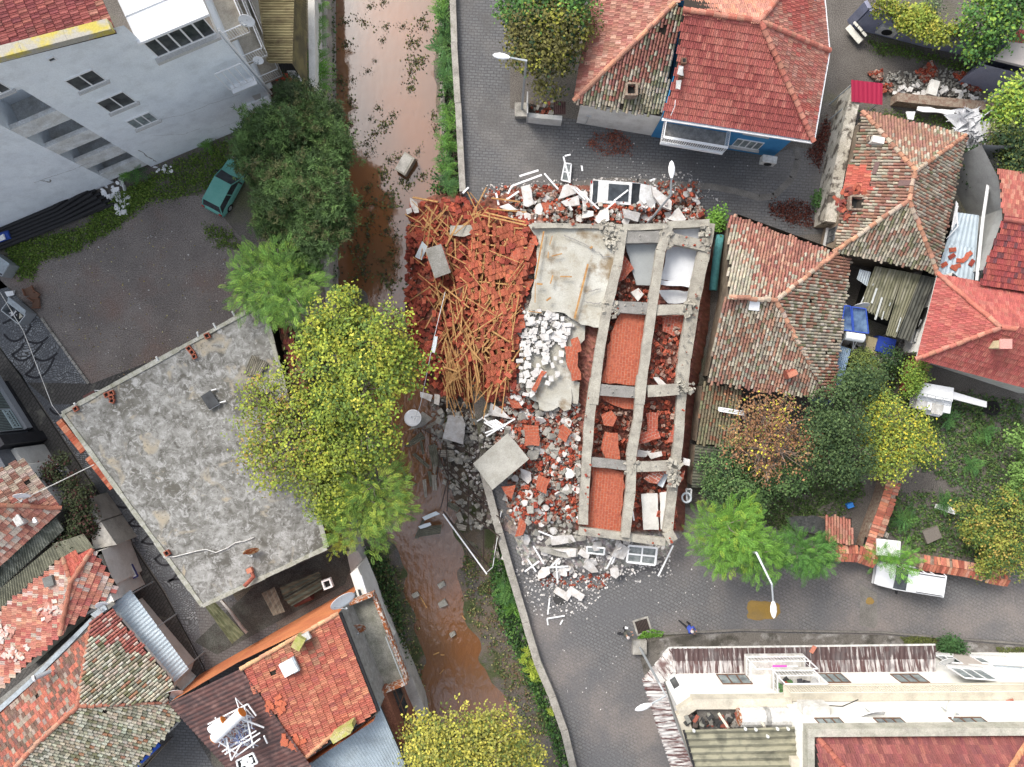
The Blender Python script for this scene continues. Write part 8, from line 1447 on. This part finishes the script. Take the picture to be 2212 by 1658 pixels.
def car(name,label,u,v,rz,Lc,Wc,paint,hood=.28,cab=.62,hh=.85,ht=1.5,van=False,rear=.03,group=None,z0=.0):
 """body shell lofted along the length: bonnet, windscreen, roof and tail; front towards +x"""
 loc=P(u,v,z0);t=thing(name,label,'car',loc,rz,group);hl,hw=Lc/2,Wc/2
 st=[(-hl,.45,.62,.82),(-hl+.08,.3,hh,.95),(-hl+.5,.28,hh+.05,1),(0,.28,hh+.05,1),(hl-Lc*hood,.28,hh+.02,1),(hl-.35,.3,hh-.12,.93),(hl-.05,.38,.62,.78)]
 b=MB();vs=[]
 for x,zb,zt,k in st:vs+=[(x,-hw*k,zb),(x,-hw*k*1.0,(zb+zt)/2),(x,-hw*k*.93,zt),(x,0,zt+.04),(x,hw*k*.93,zt),(x,hw*k,(zb+zt)/2),(x,hw*k,zb)]
 fs=[(i*7+j,i*7+j+1,i*7+j+8,i*7+j+7)for i in range(6)for j in range(6)]+[tuple(range(7)),tuple(range(48,41,-1))]+[(i*7,i*7+7,i*7+13,i*7+6)for i in range(6)];b.add(vs,fs)
 body=b.build('body',paint,t,True,True);bv=body.modifiers.new('b','BEVEL');bv.width=.05;bv.segments=2;bv.limit_method='ANGLE'
 x0,x1=-hl+Lc*rear,hl-Lc*hood;r0,r1=x0+(.12 if van else.35),x1-(.55 if van else.7);b=MB();w1,w2=hw*.92,hw*.78
 b.add([(x0,-w1,hh),(x1,-w1,hh),(x1,w1,hh),(x0,w1,hh),(r0,-w2,ht-.03),(r1,-w2,ht-.03),(r1,w2,ht-.03),(r0,w2,ht-.03)],[(4,5,6,7),(0,1,5,4),(1,2,6,5),(2,3,7,6),(3,0,4,7)]);b.build('windows',M_cglass,t,False,True)
 b=MB();b.prism([(r0-.03,-w2-.03,ht),(r1+.03,-w2-.02,ht),(r1+.03,w2+.02,ht),(r0-.03,w2+.03,ht)],.05)
 for s_ in(-1,1):
  b.bar((x0,s_*w1,hh),(r0,s_*w2,ht-.02),.07);b.bar((x1,s_*w1,hh),(r1,s_*w2,ht-.02),.06);b.bar(((x0+x1)/2+.1,s_*(w1+.0),hh),((r0+r1)/2+.1,s_*w2,ht-.02),.07)
  if van:b.bar(((x0*.6+x1*.4)-.2,s_*w1,hh),((r0*.6+r1*.4)-.2,s_*w2,ht-.02),.07)
 o=b.build('roof',paint,t,False,True);bv=o.modifiers.new('b','BEVEL');bv.width=.02;bv.segments=2
 b=MB()
 for s_ in(-1,1):b=MB();b.box((x1-.25,s_*(hw+.1),hh+.1),(.12,.2,.14));b.build('mirror',M_black,t,False,True)
 for x in(-hl+.8,hl-.85):
  for s_ in(-1,1):b=MB();b.tube([(x,s_*(hw-.2),.31),(x,s_*(hw+.01),.31)],.31,16);w_=b.build('wheel',M_tire,t,False,True);b=MB();b.tube([(x,s_*(hw-.1),.31),(x,s_*(hw+.025),.31)],.17,12);b.build('rim',M_steel,w_,False,True)
 for s_ in(-1,1):b=MB();b.box((hl-.12,s_*hw*.62,.62),(.14,.3,.14));b.build('headlight',M_white,t,False,True);b=MB();b.box((-hl+.05,s_*hw*.8,.75),(.08,.16,.3));b.build('tail_light',mat('tail_red',(.4,.02,.02),rough=.3),t,False,True)
 return t
t=car('parked_car','white estate car with roof rails parked on the lower right street',*g(33,1280,195),R(171),4.55,1.78,mat('white_car_paint',(.72,.74,.77),rough=.25,fine=0,spec=.6),.27,hh=.88,ht=1.62,van=True)
b=MB();[b.bar((-1.9,s_*.62,1.68),(-.1,s_*.62,1.68),.04)for s_ in(-1,1)];b.build('roof_rail',M_black,t,False,True)
t=car('parked_car','old teal green hatchback half hidden under the pine',*g(0,1760,1440),R(62),4.1,1.62,mat('teal_paint',(.12,.36,.31),(.15,.4,.35),scale=2,rough=.45,fine=.06),.3,hh=.82,ht=1.42,rear=.04)
zc_=.25;t=car('crushed_car','white car buried in rubble with smashed glass sunroof on the upper street',*g(20,775,1522),R(-4),4.5,1.9,mat('dusty_white_paint',(.68,.70,.72),(.5,.5,.49),scale=3,rough=.4,fine=.08),.25,hh=.85,ht=1.42,z0=.55)
b=MB();b.prism([(-1.1,-.55,1.46),(.25,-.55,1.46),(.25,.55,1.46),(-1.1,.55,1.46)],.02);b.build('sunroof',M_cglass,t,False,True)
b=MB()
for k in range(110):x,y=rnd.gauss(740,150),rnd.gauss(1598,14)-rnd.random()**3*60;b.box(P(*g(20,x,y),1.1+rnd.uniform(.1,.9)),(rnd.uniform(.08,.35),rnd.uniform(.08,.3),rnd.uniform(.06,.2)),Matrix.Rotation(rnd.uniform(0,3),3,'Z')@Matrix.Rotation(rnd.uniform(-.5,.5),3,'X'),jc(rnd.choice([(.65,.64,.62),(.35,.1,.06),(.4,.38,.35),(.42,.12,.07)])))
kind(tag(b.build('rubble_on_car',M_heap),'bricks and plaster lumps lying over the crushed white car','rubble'),'stuff')
bars('white_bar','white bar lying across the crushed car roof','bar',[((715,1540),(825,1455)),((430,1440),(600,1600)),((660,1600),(730,1540))],20,.1,Z2(2.1),.1,group='white bars on the crushed car')
def lamp(label,base,path,head_az,Lh=.95,tilt=0,block=True):
 t=thing('street_lamp',label,'street lamp',path[0]);b=MB();b.tube(path,.085,10,r1=.05);b.build('pole',M_steel,t);e=Vector(path[-1]);M=Matrix.Rotation(head_az,3,'Z');b=MB();vs=[]
 n=14;prof=[(-.12,.06),(0,.12),(.25,.19),(.55,.2),(.85,.12),(.98,.02)]
 for x,r in prof:vs+=[e+M@Vector((x*Lh,math.cos(6.283*k/n)*r,math.sin(6.283*k/n)*r*.55+.02))for k in range(n)]
 b.add(vs,[(i*n+k,i*n+(k+1)%n,(i+1)*n+(k+1)%n,(i+1)*n+k)for i in range(5)for k in range(n)]+[tuple(range(n)),tuple(range(6*n-1,5*n-1,-1))]);b.build('lamp_head',mat('lamp_white',(.8,.81,.82),rough=.4),t,True)
 if block:b=MB();b.box(Vector(path[0])+Vector((0,0,.25)),(.95,.95,.5));b.build('concrete_base',MATS['weathered_concrete'],t)
 return t
lp=lambda cr,x,y,z:P(*g(cr,x,y),z)
lamp('street lamp with bent arm beside the dark trees on the upper street',0,[lp(10,2000,860,0),lp(10,2036,465,6.6),lp(10,1895,440,6.7)],R(172))
lamp('street lamp rising out of the rubble next to the crushed car',0,[lp(21,965,285,1.6),lp(21,1150,60,6),lp(20,1158,1350,6.9)],R(90),block=False)
lamp('street lamp at the corner of the cream building canopy',0,[lp(23,905,725,0),lp(23,1065,1020,6.3),lp(23,1115,1113,6.9),lp(23,990,1180,7.0)],R(200))
lamp('street lamp rising from the lime-green trees over the lower street',0,[P(1600,1190,0),lp(33,165,20,6.3),lp(33,282,260,7.2),lp(33,292,400,7.2)],R(-88),block=False)
b=MB();b.tube([lp(30,1870,805,.3),lp(30,2100,665,3.2),lp(30,2330,545,6)],.1,10);tag(b.build('utility_pole',M_steel),'grey leaning pole at the right edge beside the brick rubble','pole')
def person(label,u,v,rz,top,skin=(.35,.2,.14),hair=(.05,.04,.035)):
 loc=P(u,v,0);t=thing('person',label,'person',loc,rz);me=bpy.data.meshes.new('body')
 J=[((0,0,.95),.15),((0,0,1.2),.16),((.02,0,1.4),.15),((.03,0,1.52),.065),((.06,0,1.64),.1),((.06,0,1.74),.085),((.02,.19,1.42),.075),((.1,.27,1.17),.055),((.32,.16,1.2),.042),((.42,.1,1.25),.045),((.02,-.19,1.42),.075),((.1,-.27,1.17),.055),((.32,-.16,1.2),.042),((.42,-.1,1.25),.045),((-.02,.1,.88),.1),((.12,.11,.48),.075),((.0,.12,.08),.05),((.18,.13,.05),.045),((-.02,-.1,.88),.1),((-.1,-.11,.48),.075),((-.42,-.12,.12),.05),((-.36,-.13,.03),.045)]
 E=[(0,1),(1,2),(2,3),(3,4),(4,5),(2,6),(6,7),(7,8),(8,9),(2,10),(10,11),(11,12),(12,13),(0,14),(14,15),(15,16),(16,17),(0,18),(18,19),(19,20),(20,21)]
 for s_ in(0,4):
  for k in range(4):J.append(((.5+.0*k,(.1 if s_==0 else-.1)+(k-1.5)*.022,1.26-.012*(k%2)),.011));E.append((9 if s_==0 else 13,len(J)-1))
  J.append(((.46,(.05 if s_==0 else-.05),1.27),.012));E.append((9 if s_==0 else 13,len(J)-1))
 me.from_pydata([j[0]for j in J],E,[]);o=link('body',me,t,True);me.materials.append(mat(top[0],top[1],rough=.85));me.materials.append(mat('skin',skin,rough=.6));me.materials.append(mat('dark_trousers',(.03,.03,.035),rough=.9))
 sk=o.modifiers.new('skin','SKIN')
 for i,j in enumerate(J):me.skin_vertices[0].data[i].radius=(j[1],j[1])
 me.skin_vertices[0].data[0].use_root=True;ss=o.modifiers.new('sub','SUBSURF');ss.levels=1;ss.render_levels=1
 dg=bpy.context.evaluated_depsgraph_get();m2=bpy.data.meshes.new_from_object(o.evaluated_get(dg));o.modifiers.clear();o.data=m2;bpy.data.meshes.remove(me);m2 .name='body'
 for p in m2 .polygons:
  c=p.center;p.material_index=1 if(c.z>1.5 or c.x>.36 and c.z>1.1)else 2 if c.z<.92 else 0;p.use_smooth=True
 b=MB();b.lathe([(.001,.13),(.06,.115),(.1,.06),(.115,0),(.105,-.05)],(.05,0,1.72),None,14);b.build('hair',mat(label[:9].replace(' ','_')+'hair',hair,rough=.8),t,True,True)
 b=MB();b.tube([(.15,0,1.63),(.185,0,1.66)],.016,6);[b.box((.15,s_*.04,1.69),(.03,.025,.012))for s_ in(-1,1)];b.box((.155,0,1.58),(.02,.05,.012));b.build('face',mat('skin',skin),t,False,True);[None for _ in()]
 for s_ in(-1,1):b=MB();b.box((.13 if s_>0 else-.38,s_*.125,.04),(.27,.1,.08));b.build('shoe',M_black,t,False,True)
 return t
person('person in a blue jacket with pale cap walking on the lower street',*g(23,1265,555),R(-35),('blue_jacket',(.05,.09,.42)),hair=(.5,.46,.45));p_=person('person in grey olive clothes holding a camera near the storm drain',*g(23,790,605),R(20),('olive_coat',(.10,.10,.085)),hair=(.09,.07,.06))
q=thing('camera_item','small white and black camera held by the person in grey olive','camera',P(*g(23,815,590),1.3));b=MB();b.box(P(*g(23,812,592),1.32),(.2,.14,.12));b.build('camera_body',M_white,q);b=MB();b.tube([P(*g(23,815,588),1.32),P(*g(23,822,582),1.32)],.05,8);b.build('lens',M_black,q)
q=thing('storm_drain','square iron storm drain grate at the street corner with litter on it','drain',lp(23,935,580,0));c=lp(23,935,580,.03);M=Matrix.Rotation(R(17),3,'Z');b=MB();[b.box(c+M@Vector((-.4+k*.1,0,0)),(.035,.82,.05),M)for k in range(9)];b.build('grate',mat('rust_iron',(.09,.06,.05),rough=.8),q);b=MB();b.box(c-Vector((0,0,.015)),(.9,.9,.02),M);b.build('pit',M_dark,q);b=MB();[b.box(c+M@Vector(p),s_,M)for p,s_ in(((.5,0,-.01),(.12,1.1,.05)),((-.5,0,-.01),(.12,1.1,.05)),((0,.5,-.01),(.88,.12,.05)),((0,-.5,-.01),(.88,.12,.05)))];b.build('concrete_rim',MATS['weathered_concrete'],q)
b=MB();c=lp(23,300,370,.02);b.lathe([(.001,.02),(.4,.02),(.45,0)],c,None,24);tag(b.build('manhole_cover',mat('iron_dark',(.05,.05,.05),rough=.8)),'round dark manhole cover by two white blocks on the lower street','manhole cover')
for p,lb in(((320,330,22),'white block with dark marks next to the manhole cover'),((425,330,-32),'white block lying farther right of the manhole cover')):b=MB();b.box(lp(23,p[0],p[1],.15),(1.15,.5,.25),Matrix.Rotation(R(-32),3,'Z'),jit=.03);tag(b.build('wall_block',M_plas),lb,'block')
q=thing('seat_row','row of three joined white waiting seats by the lavender wall corner','bench',lp(30,930,250,0));bk=MB()
for k,(a,c)in enumerate((((880,225),(925,187)),((913,264),(958,223)),((945,302),(990,262)))):
 for nm,p,zz,s_ in(('seat',a,.45,.5),('backrest',c,.85,.4)):b=MB();b.box(lp(30,*p,zz),(s_,s_*.92 if nm=='seat' else.2,.06),Matrix.Rotation(R(-48+90*0),3,'Z'));o=b.build(nm,mat('seat_cream',(.7,.68,.6),rough=.5),q);bv=o.modifiers.new('b','BEVEL');bv.width=.03;bv.segments=3
b=MB();b.bar(lp(30,870,215,.38),lp(30,960,315,.38),.07);b.bar(lp(30,915,175,.4),lp(30,1000,275,.4),.06);[b.bar(lp(30,*p,.4),lp(30,*p,0),.05)for p in((880,225),(945,302),(925,187),(990,262))];b.build('frame',M_black,q)
acunit('outdoor_air_unit','pale metal cabinet against the lavender wall beside the white seats',Wall(P(*g(30,1000,240)),P(*g(30,1130,275))),1.1,.9,1.5,.0)
def container(label,c,rz,lid=0):
 t=thing('waste_container',label,'waste container',c,rz);b=MB()
 for s_ in(-1,1):b.box((0,s_*.48,.6),(1.5,.05,1.0));b.box((s_*.75,0,.6),(.05,.92,1.0))
 b.box((0,0,.12),(1.45,.9,.05));b.build('bin',M_steel,t,False,True);b=MB();b.box((0,.42 if lid else.1,1.2 if lid else 1.12),(1.5,.55 if lid else.9,.04),Matrix.Rotation(R(35 if lid else 4),3,'X'));b.build('lid',MATS['pale_sheet'],t,False,True);b=MB()
 for k in range(9):b.box((rnd.uniform(-.5,.5),rnd.uniform(-.35,.1),.9),(.3,.25,.2),Matrix.Rotation(rnd.uniform(0,3),3,'Z'),rnd.choice([(.03,.03,.03),(.6,.6,.6),(.5,.48,.4),(.04,.04,.05)]),.04)
 b.build('rubbish',MATS['heap'],t,False,True);
 for x in(-.6,.6):
  for y in(-.4,.4):b=MB();b.tube([(x,y-.03,.07),(x,y+.03,.07)],.07,8);b.build('wheel',M_tire,t,False,True)
container('open grey waste container full of rubbish on the cobbled walk',lp(1,190,960,0),R(-38),1);container('closed grey waste container with white mess at the left edge of the lot',lp(1,60,605,0),R(-35))
for i,(x,y)in enumerate(((225,790),(262,830),(278,885))):b=MB();c=lp(1,x,y,.3);M=Matrix.Rotation(R(20+35*i),3,'Z');q=thing('wooden_box',('top','middle','lowest')[i]+' of three broken brown wooden boxes by the waste container','box',c);b.box(c,(.7,.5,.08),M,jit=.03);b.build('base',M_brfr,q);b=MB();[b.box(c+M@Vector((s_*.33,0,.1)),(.05,.5,.2),M)for s_ in(-1,1)];b.build('side',mat('brown_wood',(.22,.11,.07),rough=.8),q)
b=MB();b.box(lp(1,85,812,.2),(.45,.35,.3),Matrix.Rotation(.3,3,'Z'),jit=.08);tag(b.build('rubbish_bag',M_white),'white and blue rubbish bag on the cobbles beside brown boxes','bag')
for k in range(12):b=MB();o_=(k%6)*11-20;y2=(k//6)*.2+.13;b.tube([lp(1,-60+o_,400+o_*2.2,y2),lp(1,450+o_*2,190+o_*2.0,y2+.03),lp(1,760+o_*3.2-60*(k//6),40+o_*2.4,y2)],.13,8);tag(b.build('drain_pipe',mat('pipe_black',(.028,.028,.03),rough=.7)),'long black plastic pipe in the pile along the white block wall','pipe','pile of black pipes on the grass')
q=thing('plastic_barrel','blue plastic barrel lying at the left end of the black pipes','barrel',lp(1,40,380,0));b=MB();b.tube([lp(1,-80,405,.32),lp(1,0,385,.34),lp(1,85,360,.32)],.33,16);b.build('barrel_body',mat('blue_plastic',(.03,.08,.36),rough=.5),q);b=MB();b.box(lp(1,10,385,.7),(.4,.3,.08),Matrix.Rotation(.4,3,'Z'),jit=.06);b.build('rag',M_white,q)
mass('paper_scraps',VP,[G(0,780,1440,940,1360,970,1500,800,1520),G(1,850,60,990,60,980,210,900,200),G(0,1180,1280,1330,1270,1320,1330,1180,1330)],90,'white scraps of polystyrene in the grass by the white block','scraps',M_white,sc=(.2,.55),zf=Z2(.05));mass('lot_litter',VP,[[(120,520),(500,480),(520,620),(200,830)],G(23,0,100,1500,150,1500,600,300,1500),G(20,50,950,1700,1150,1900,1300,500,1300)],230,'small pale stones and paper bits scattered on the paving and lot','litter',M_plas,dz=(-.03,0),sc=(.05,.16),zf=zero)
q=thing('farm_machine','white farm machine with railings and a long chute in the right garden','machine',lp(32,1520,180,0));b=MB();b.prism([lp(32,*p,1.9)for p in((1415,50),(1675,95),(1665,200),(1395,150))],.5);b.prism([lp(32,*p,1.5)for p in((1395,150),(1660,200),(1645,292),(1390,245))],.9);b.prism([lp(32,*p,1.0)for p in((1450,260),(1600,285),(1560,318),(1460,295))],.3);b.build('housing',M_white,q)
b=MB();b.prism([lp(32,*p,1.7)for p in((1675,125),(1928,200),(1925,245),(1665,178))],.3);b.build('chute',M_white,q);b=MB();hp_=[lp(32,*p,2.3)for p in((1412,130),(1655,185),(1645,235),(1400,180))];[b.bar(a,c,.04)for a,c in zip(hp_,hp_[1:]+hp_[:1])];[b.bar(hp_[0].lerp(hp_[1],k/4),hp_[3].lerp(hp_[2],k/4),.035)for k in range(5)];b.build('railing',M_steel,q)
b=MB();b.box(lp(32,1548,252,1.55),(.75,.8,.06),Matrix.Rotation(-.2,3,'Z'));b.box(lp(32,1425,225,1.55),(.7,.6,.06),Matrix.Rotation(-.2,3,'Z'));b.build('hatch',M_bal,q)
for x,y,r in((1960,250,.5),(1925,245,.42)):q=thing('old_tyre','black tyre on the grass at the end of the white chute','tyre',lp(32,x,y,0),0,'tyres by the white machine');b=MB();b.lathe([(r*.5,.1),(r*.75,.26),(r,.18),(r,.04),(r*.6,0)],lp(32,x,y,0),None,20);b.build('rubber',M_tire,q)
for cr,q4,lb,m_,zz in((32,(1560,990,1625,992,1695,1035,1680,1065,1550,1020),'white foam box lying in the right garden',M_white,.45),(32,(1090,1250,1268,1270,1262,1390,1090,1375),'white metal box roof beside the tiled garden wall end',M_white,1.9),(32,(1005,1240,1070,1240,1100,1340,1040,1380,990,1300),'dark tarpaulin next to the white box roof',M_dark,1.2)):panel('box_cover',lb,'box',G(cr,*q4),m_,zz-.05 if zz<1 else.2,0,zs=[zz]*(len(q4)//2),jag=0)
CAP=[(.42,.14,.09),(.48,.19,.12),(.32,.1,.07),(.5,.27,.19)]
gwall('garden_wall','narrow brick garden wall with red tile coping dividing the two gardens',[g(32,1130,790),g(32,1090,930),g(32,1020,1120),g(32,960,1300)],.7,1.5,M_brick,CAP);gwall('garden_wall','tile-capped wall along the lower street left of the white box',[g(32,690,1320),g(32,860,1325),g(32,1000,1375)],.8,1.5,M_brick,CAP);gwall('garden_wall','broken tile-capped street wall right of the parked white car',[g(32,1330,1395),g(32,1480,1415),g(32,1700,1450),g(32,1880,1500),g(32,2000,1520)],.75,1.3,M_brick,CAP);gwall('garden_wall','short brick-topped wall stub below the right red house corner',[g(31,1350,1280),g(31,1290,1560)],.7,1.6,M_redbr,CAP)
b=MB();c4=[lp(32,*p,1.7)for p in((690,1085),(895,1090),(898,1290),(690,1270))];tiles(b,c4,'barrel',.19,.34,palette([(.44,.14,.09),(.5,.2,.13),(.3,.2,.12)],[3,2,1],121),.12,dirxy=(0,-1));t=thing('tiled_lean_to','small red tiled lean-to roof beside the round green tree','lean-to',c4[0]);b.build('roof',M_tile,t);b=MB();b.walls(inset([Vector((p.x,p.y,0))for p in c4],.2),0,1.6);b.build('wall',M_brick,t)
b=MB();corr(b,[lp(32,*p,1.2)for p in((1040,1130),(1180,1210),(1165,1245),(1020,1165))],.16,.03);tag(b.build('corrugated_sheet',ms[1]),'pale corrugated strip between tile-topped wall and white box','corrugated sheet');panel('tarpaulin','dark torn sheet and netting left of the red tiled lean-to','sheet',G(32,400,1090,600,1070,690,1100,690,1200,600,1210,450,1180),mat('dark_net',(.03,.035,.035),(.08,.08,.08),scale=5,rough=.9),.05,0,zs=[1.2]*6)
for p,c,lb,s_ in(((875,993),(.05,.25,.7),'small bright blue box on the ground in the inner garden',.4),((1203,830),(.75,.75,.75),'small white bucket at the top of the dividing wall',.35),((1500,1215),(.18,.16,.14),'dark crate of scrap in the lower right garden',1.1)):b=MB();b.box(lp(32,*p,.2),(s_,s_*.8,.35),Matrix.Rotation(.4,3,'Z'),jit=.02);tag(b.build('garden_box',mat('box'+lb[6:12].replace(' ',''),c,rough=.7)),lb,'box')
RP=[G(30,1150,560,1700,520,1850,640,1900,800,1300,760,1150,660)];ZB=[(1190,820)]
mass('rubble_heap',VB,[G(30,1380,560,1500,480,1560,560,1450,640),G(30,1660,560,1800,560,1880,700,1780,690),G(30,1000,560,1120,540,1120,640),G(30,1120,640,1200,650,1200,700,1120,700)],420,'heaps of broken red bricks on the plot behind the mossy house','bricks',M_brickc,zf=Z2(.12),sc=(.5,1.0));mass('stone_crumbs',VC,RP,420,'grey crumbs and stones on the brick rubble plot','stones',M_cgrey,zf=Z2(.08),sc=(.15,.5))
scatter('white_block',VK,[G(30,1200,660,1500,650,1800,640,1870,800,1500,800,1200,740)],46,'white painted brick scattered on the rubble plot behind the mossy house','brick','white bricks on the rubble plot',dz=(.1,.3),tilt=.2,rz=lambda:rnd.gauss(0,.5),sc=(.5,.9),zf=Z2(.1))
gwall('ruined_wall','low ruined brick wall running right from the crimson canopy',[g(30,1190,780),g(30,1500,815),g(30,1880,850),g(30,1960,870)],.6,.9,M_brick)
panel('concrete_box_slab','cream concrete slab with a round hole on the rubble plot','slab',G(30,1505,605,1572,625,1540,735,1470,715),MATS['cream_plaster'],.25,0,zs=[.9]*4,jag=.01);panel('plastic_sheet','long crumpled white sheet below the ruined wall','sheet',G(30,1400,815,1685,850,1670,885,1395,845),M_white,.1,0,zs=[.8]*4,jag=.06);panel('plastic_sheet','small white T-shaped sheet below the ruined wall','sheet',G(30,1310,855,1380,855,1365,918,1325,912),M_white,.1,0,zs=[.7]*4,jag=.03)
for c,s_,lb in(((1760,945),9,'crumpled translucent plastic heap right of the mossy roof corner'),((1830,1075),6,'second crumpled white sack below the plastic heap')):b=MB();[b.add([lp(30,*c,.8)+Vector((rnd.gauss(0,s_/14),rnd.gauss(0,s_/14),rnd.uniform(-.3,.5)))+Vector(k)for k in((-.3,-.1,0),(.3,-.2,.1),(.2,.3,0),(-.2,.25,.15))],[(0,1,2,3)])for _ in range(s_*3)];kind(tag(b.build('plastic_heap',mat('plastic_film',(.6,.61,.64),rough=.3)),lb,'plastic'),'stuff')
for p in G(31,1665,475,1660,525,1600,590,1675,615,1700,600,1722,558,1760,545,1775,525,1790,510,1812,575):put('roof_tile',rnd.choice(VT),P(*p,2.62),(0,0,rnd.uniform(0,3)),'loose red roof tile lying on the blue-white metal lean-to','roof tile','tiles on the metal lean-to',1.1)
mass('courtyard_junk',VC,[G(31,850,1180,1300,1150,1300,1260,900,1330)],160,'dark jumble of junk in the courtyard below the solar heater','junk',mat('junk_dark',(.05,.045,.04),(.2,.2,.2),scale=3,rough=.8),zf=Z2(.3),sc=(.4,1.3))
for x,y,c,sx_,sy_,lb,h in((1130,1210,(.03,.07,.4),1.2,1.1,'blue tarpaulin-covered box in the courtyard',.8),(1028,1208,(.5,.42,.25),.8,1.1,'open wooden crate in the courtyard below the white tank',.7),(1165,1320,(.45,.44,.42),1.0,.6,'grey crumpled bag in the courtyard',.5)):b=MB();b.box(lp(31,x,y,h/2),(sx_,sy_,h),Matrix.Rotation(-.25,3,'Z'),jit=.05);tag(b.build('courtyard_box',mat('cb'+str(x),c,rough=.7)),lb,'box')
b=MB();c=lp(31,1084,1302,0);b.lathe([(.001,.35),(.2,.35),(.22,.38),(.18,0)],c,None,16);tag(b.build('bucket',M_white),'round white bucket in the courtyard','bucket')
for x,y,lb,s_ in((1390,262,'broken block stranded in the upper part of the lower stream',.5),(1190,340,'broken block on the left mud bank of the stream',.45),(1398,405,'grey block midstream beside a red brick',.6),(1475,640,'pale rubble piece in the middle of the lower stream',.4)):b=MB();b.box(lp(13,x,y,ZW+.1),(s_,s_*.7,.3),Matrix.Rotation(.5,3,'Z'),jit=.04);tag(b.build('rubble_block',M_cgrey),lb,'block')
bars('driftwood','thin pale stick stranded in the lower stream','stick',[((1220,345),(1275,440)),((1375,945),(1405,910)),((1325,800),(1370,780)),((1380,800),(1410,800)),((1545,500),(1570,530))],13,.08,Z2(ZW),.06,m=M_wood,group='sticks in the lower stream')
for pts,lb,r in(((g(2,720,682),4.2,g(2,480,800),4.4,g(2,170,950),5.2),'white cable spanning from the flat roof to the weathered red roof',.03),((g(1,0,800),7,g(1,180,1100),6.5,g(2,400,230),4.8,g(2,470,318),4.1),'thin pale cable over the cobbled walk to the flat roof corner',.02)):
 b=MB();b.tube([P(*pts[i],pts[i+1])for i in range(0,len(pts),2)],r,5,caps=False);tag(b.build('overhead_cable',M_dirtyw),lb,'cable')
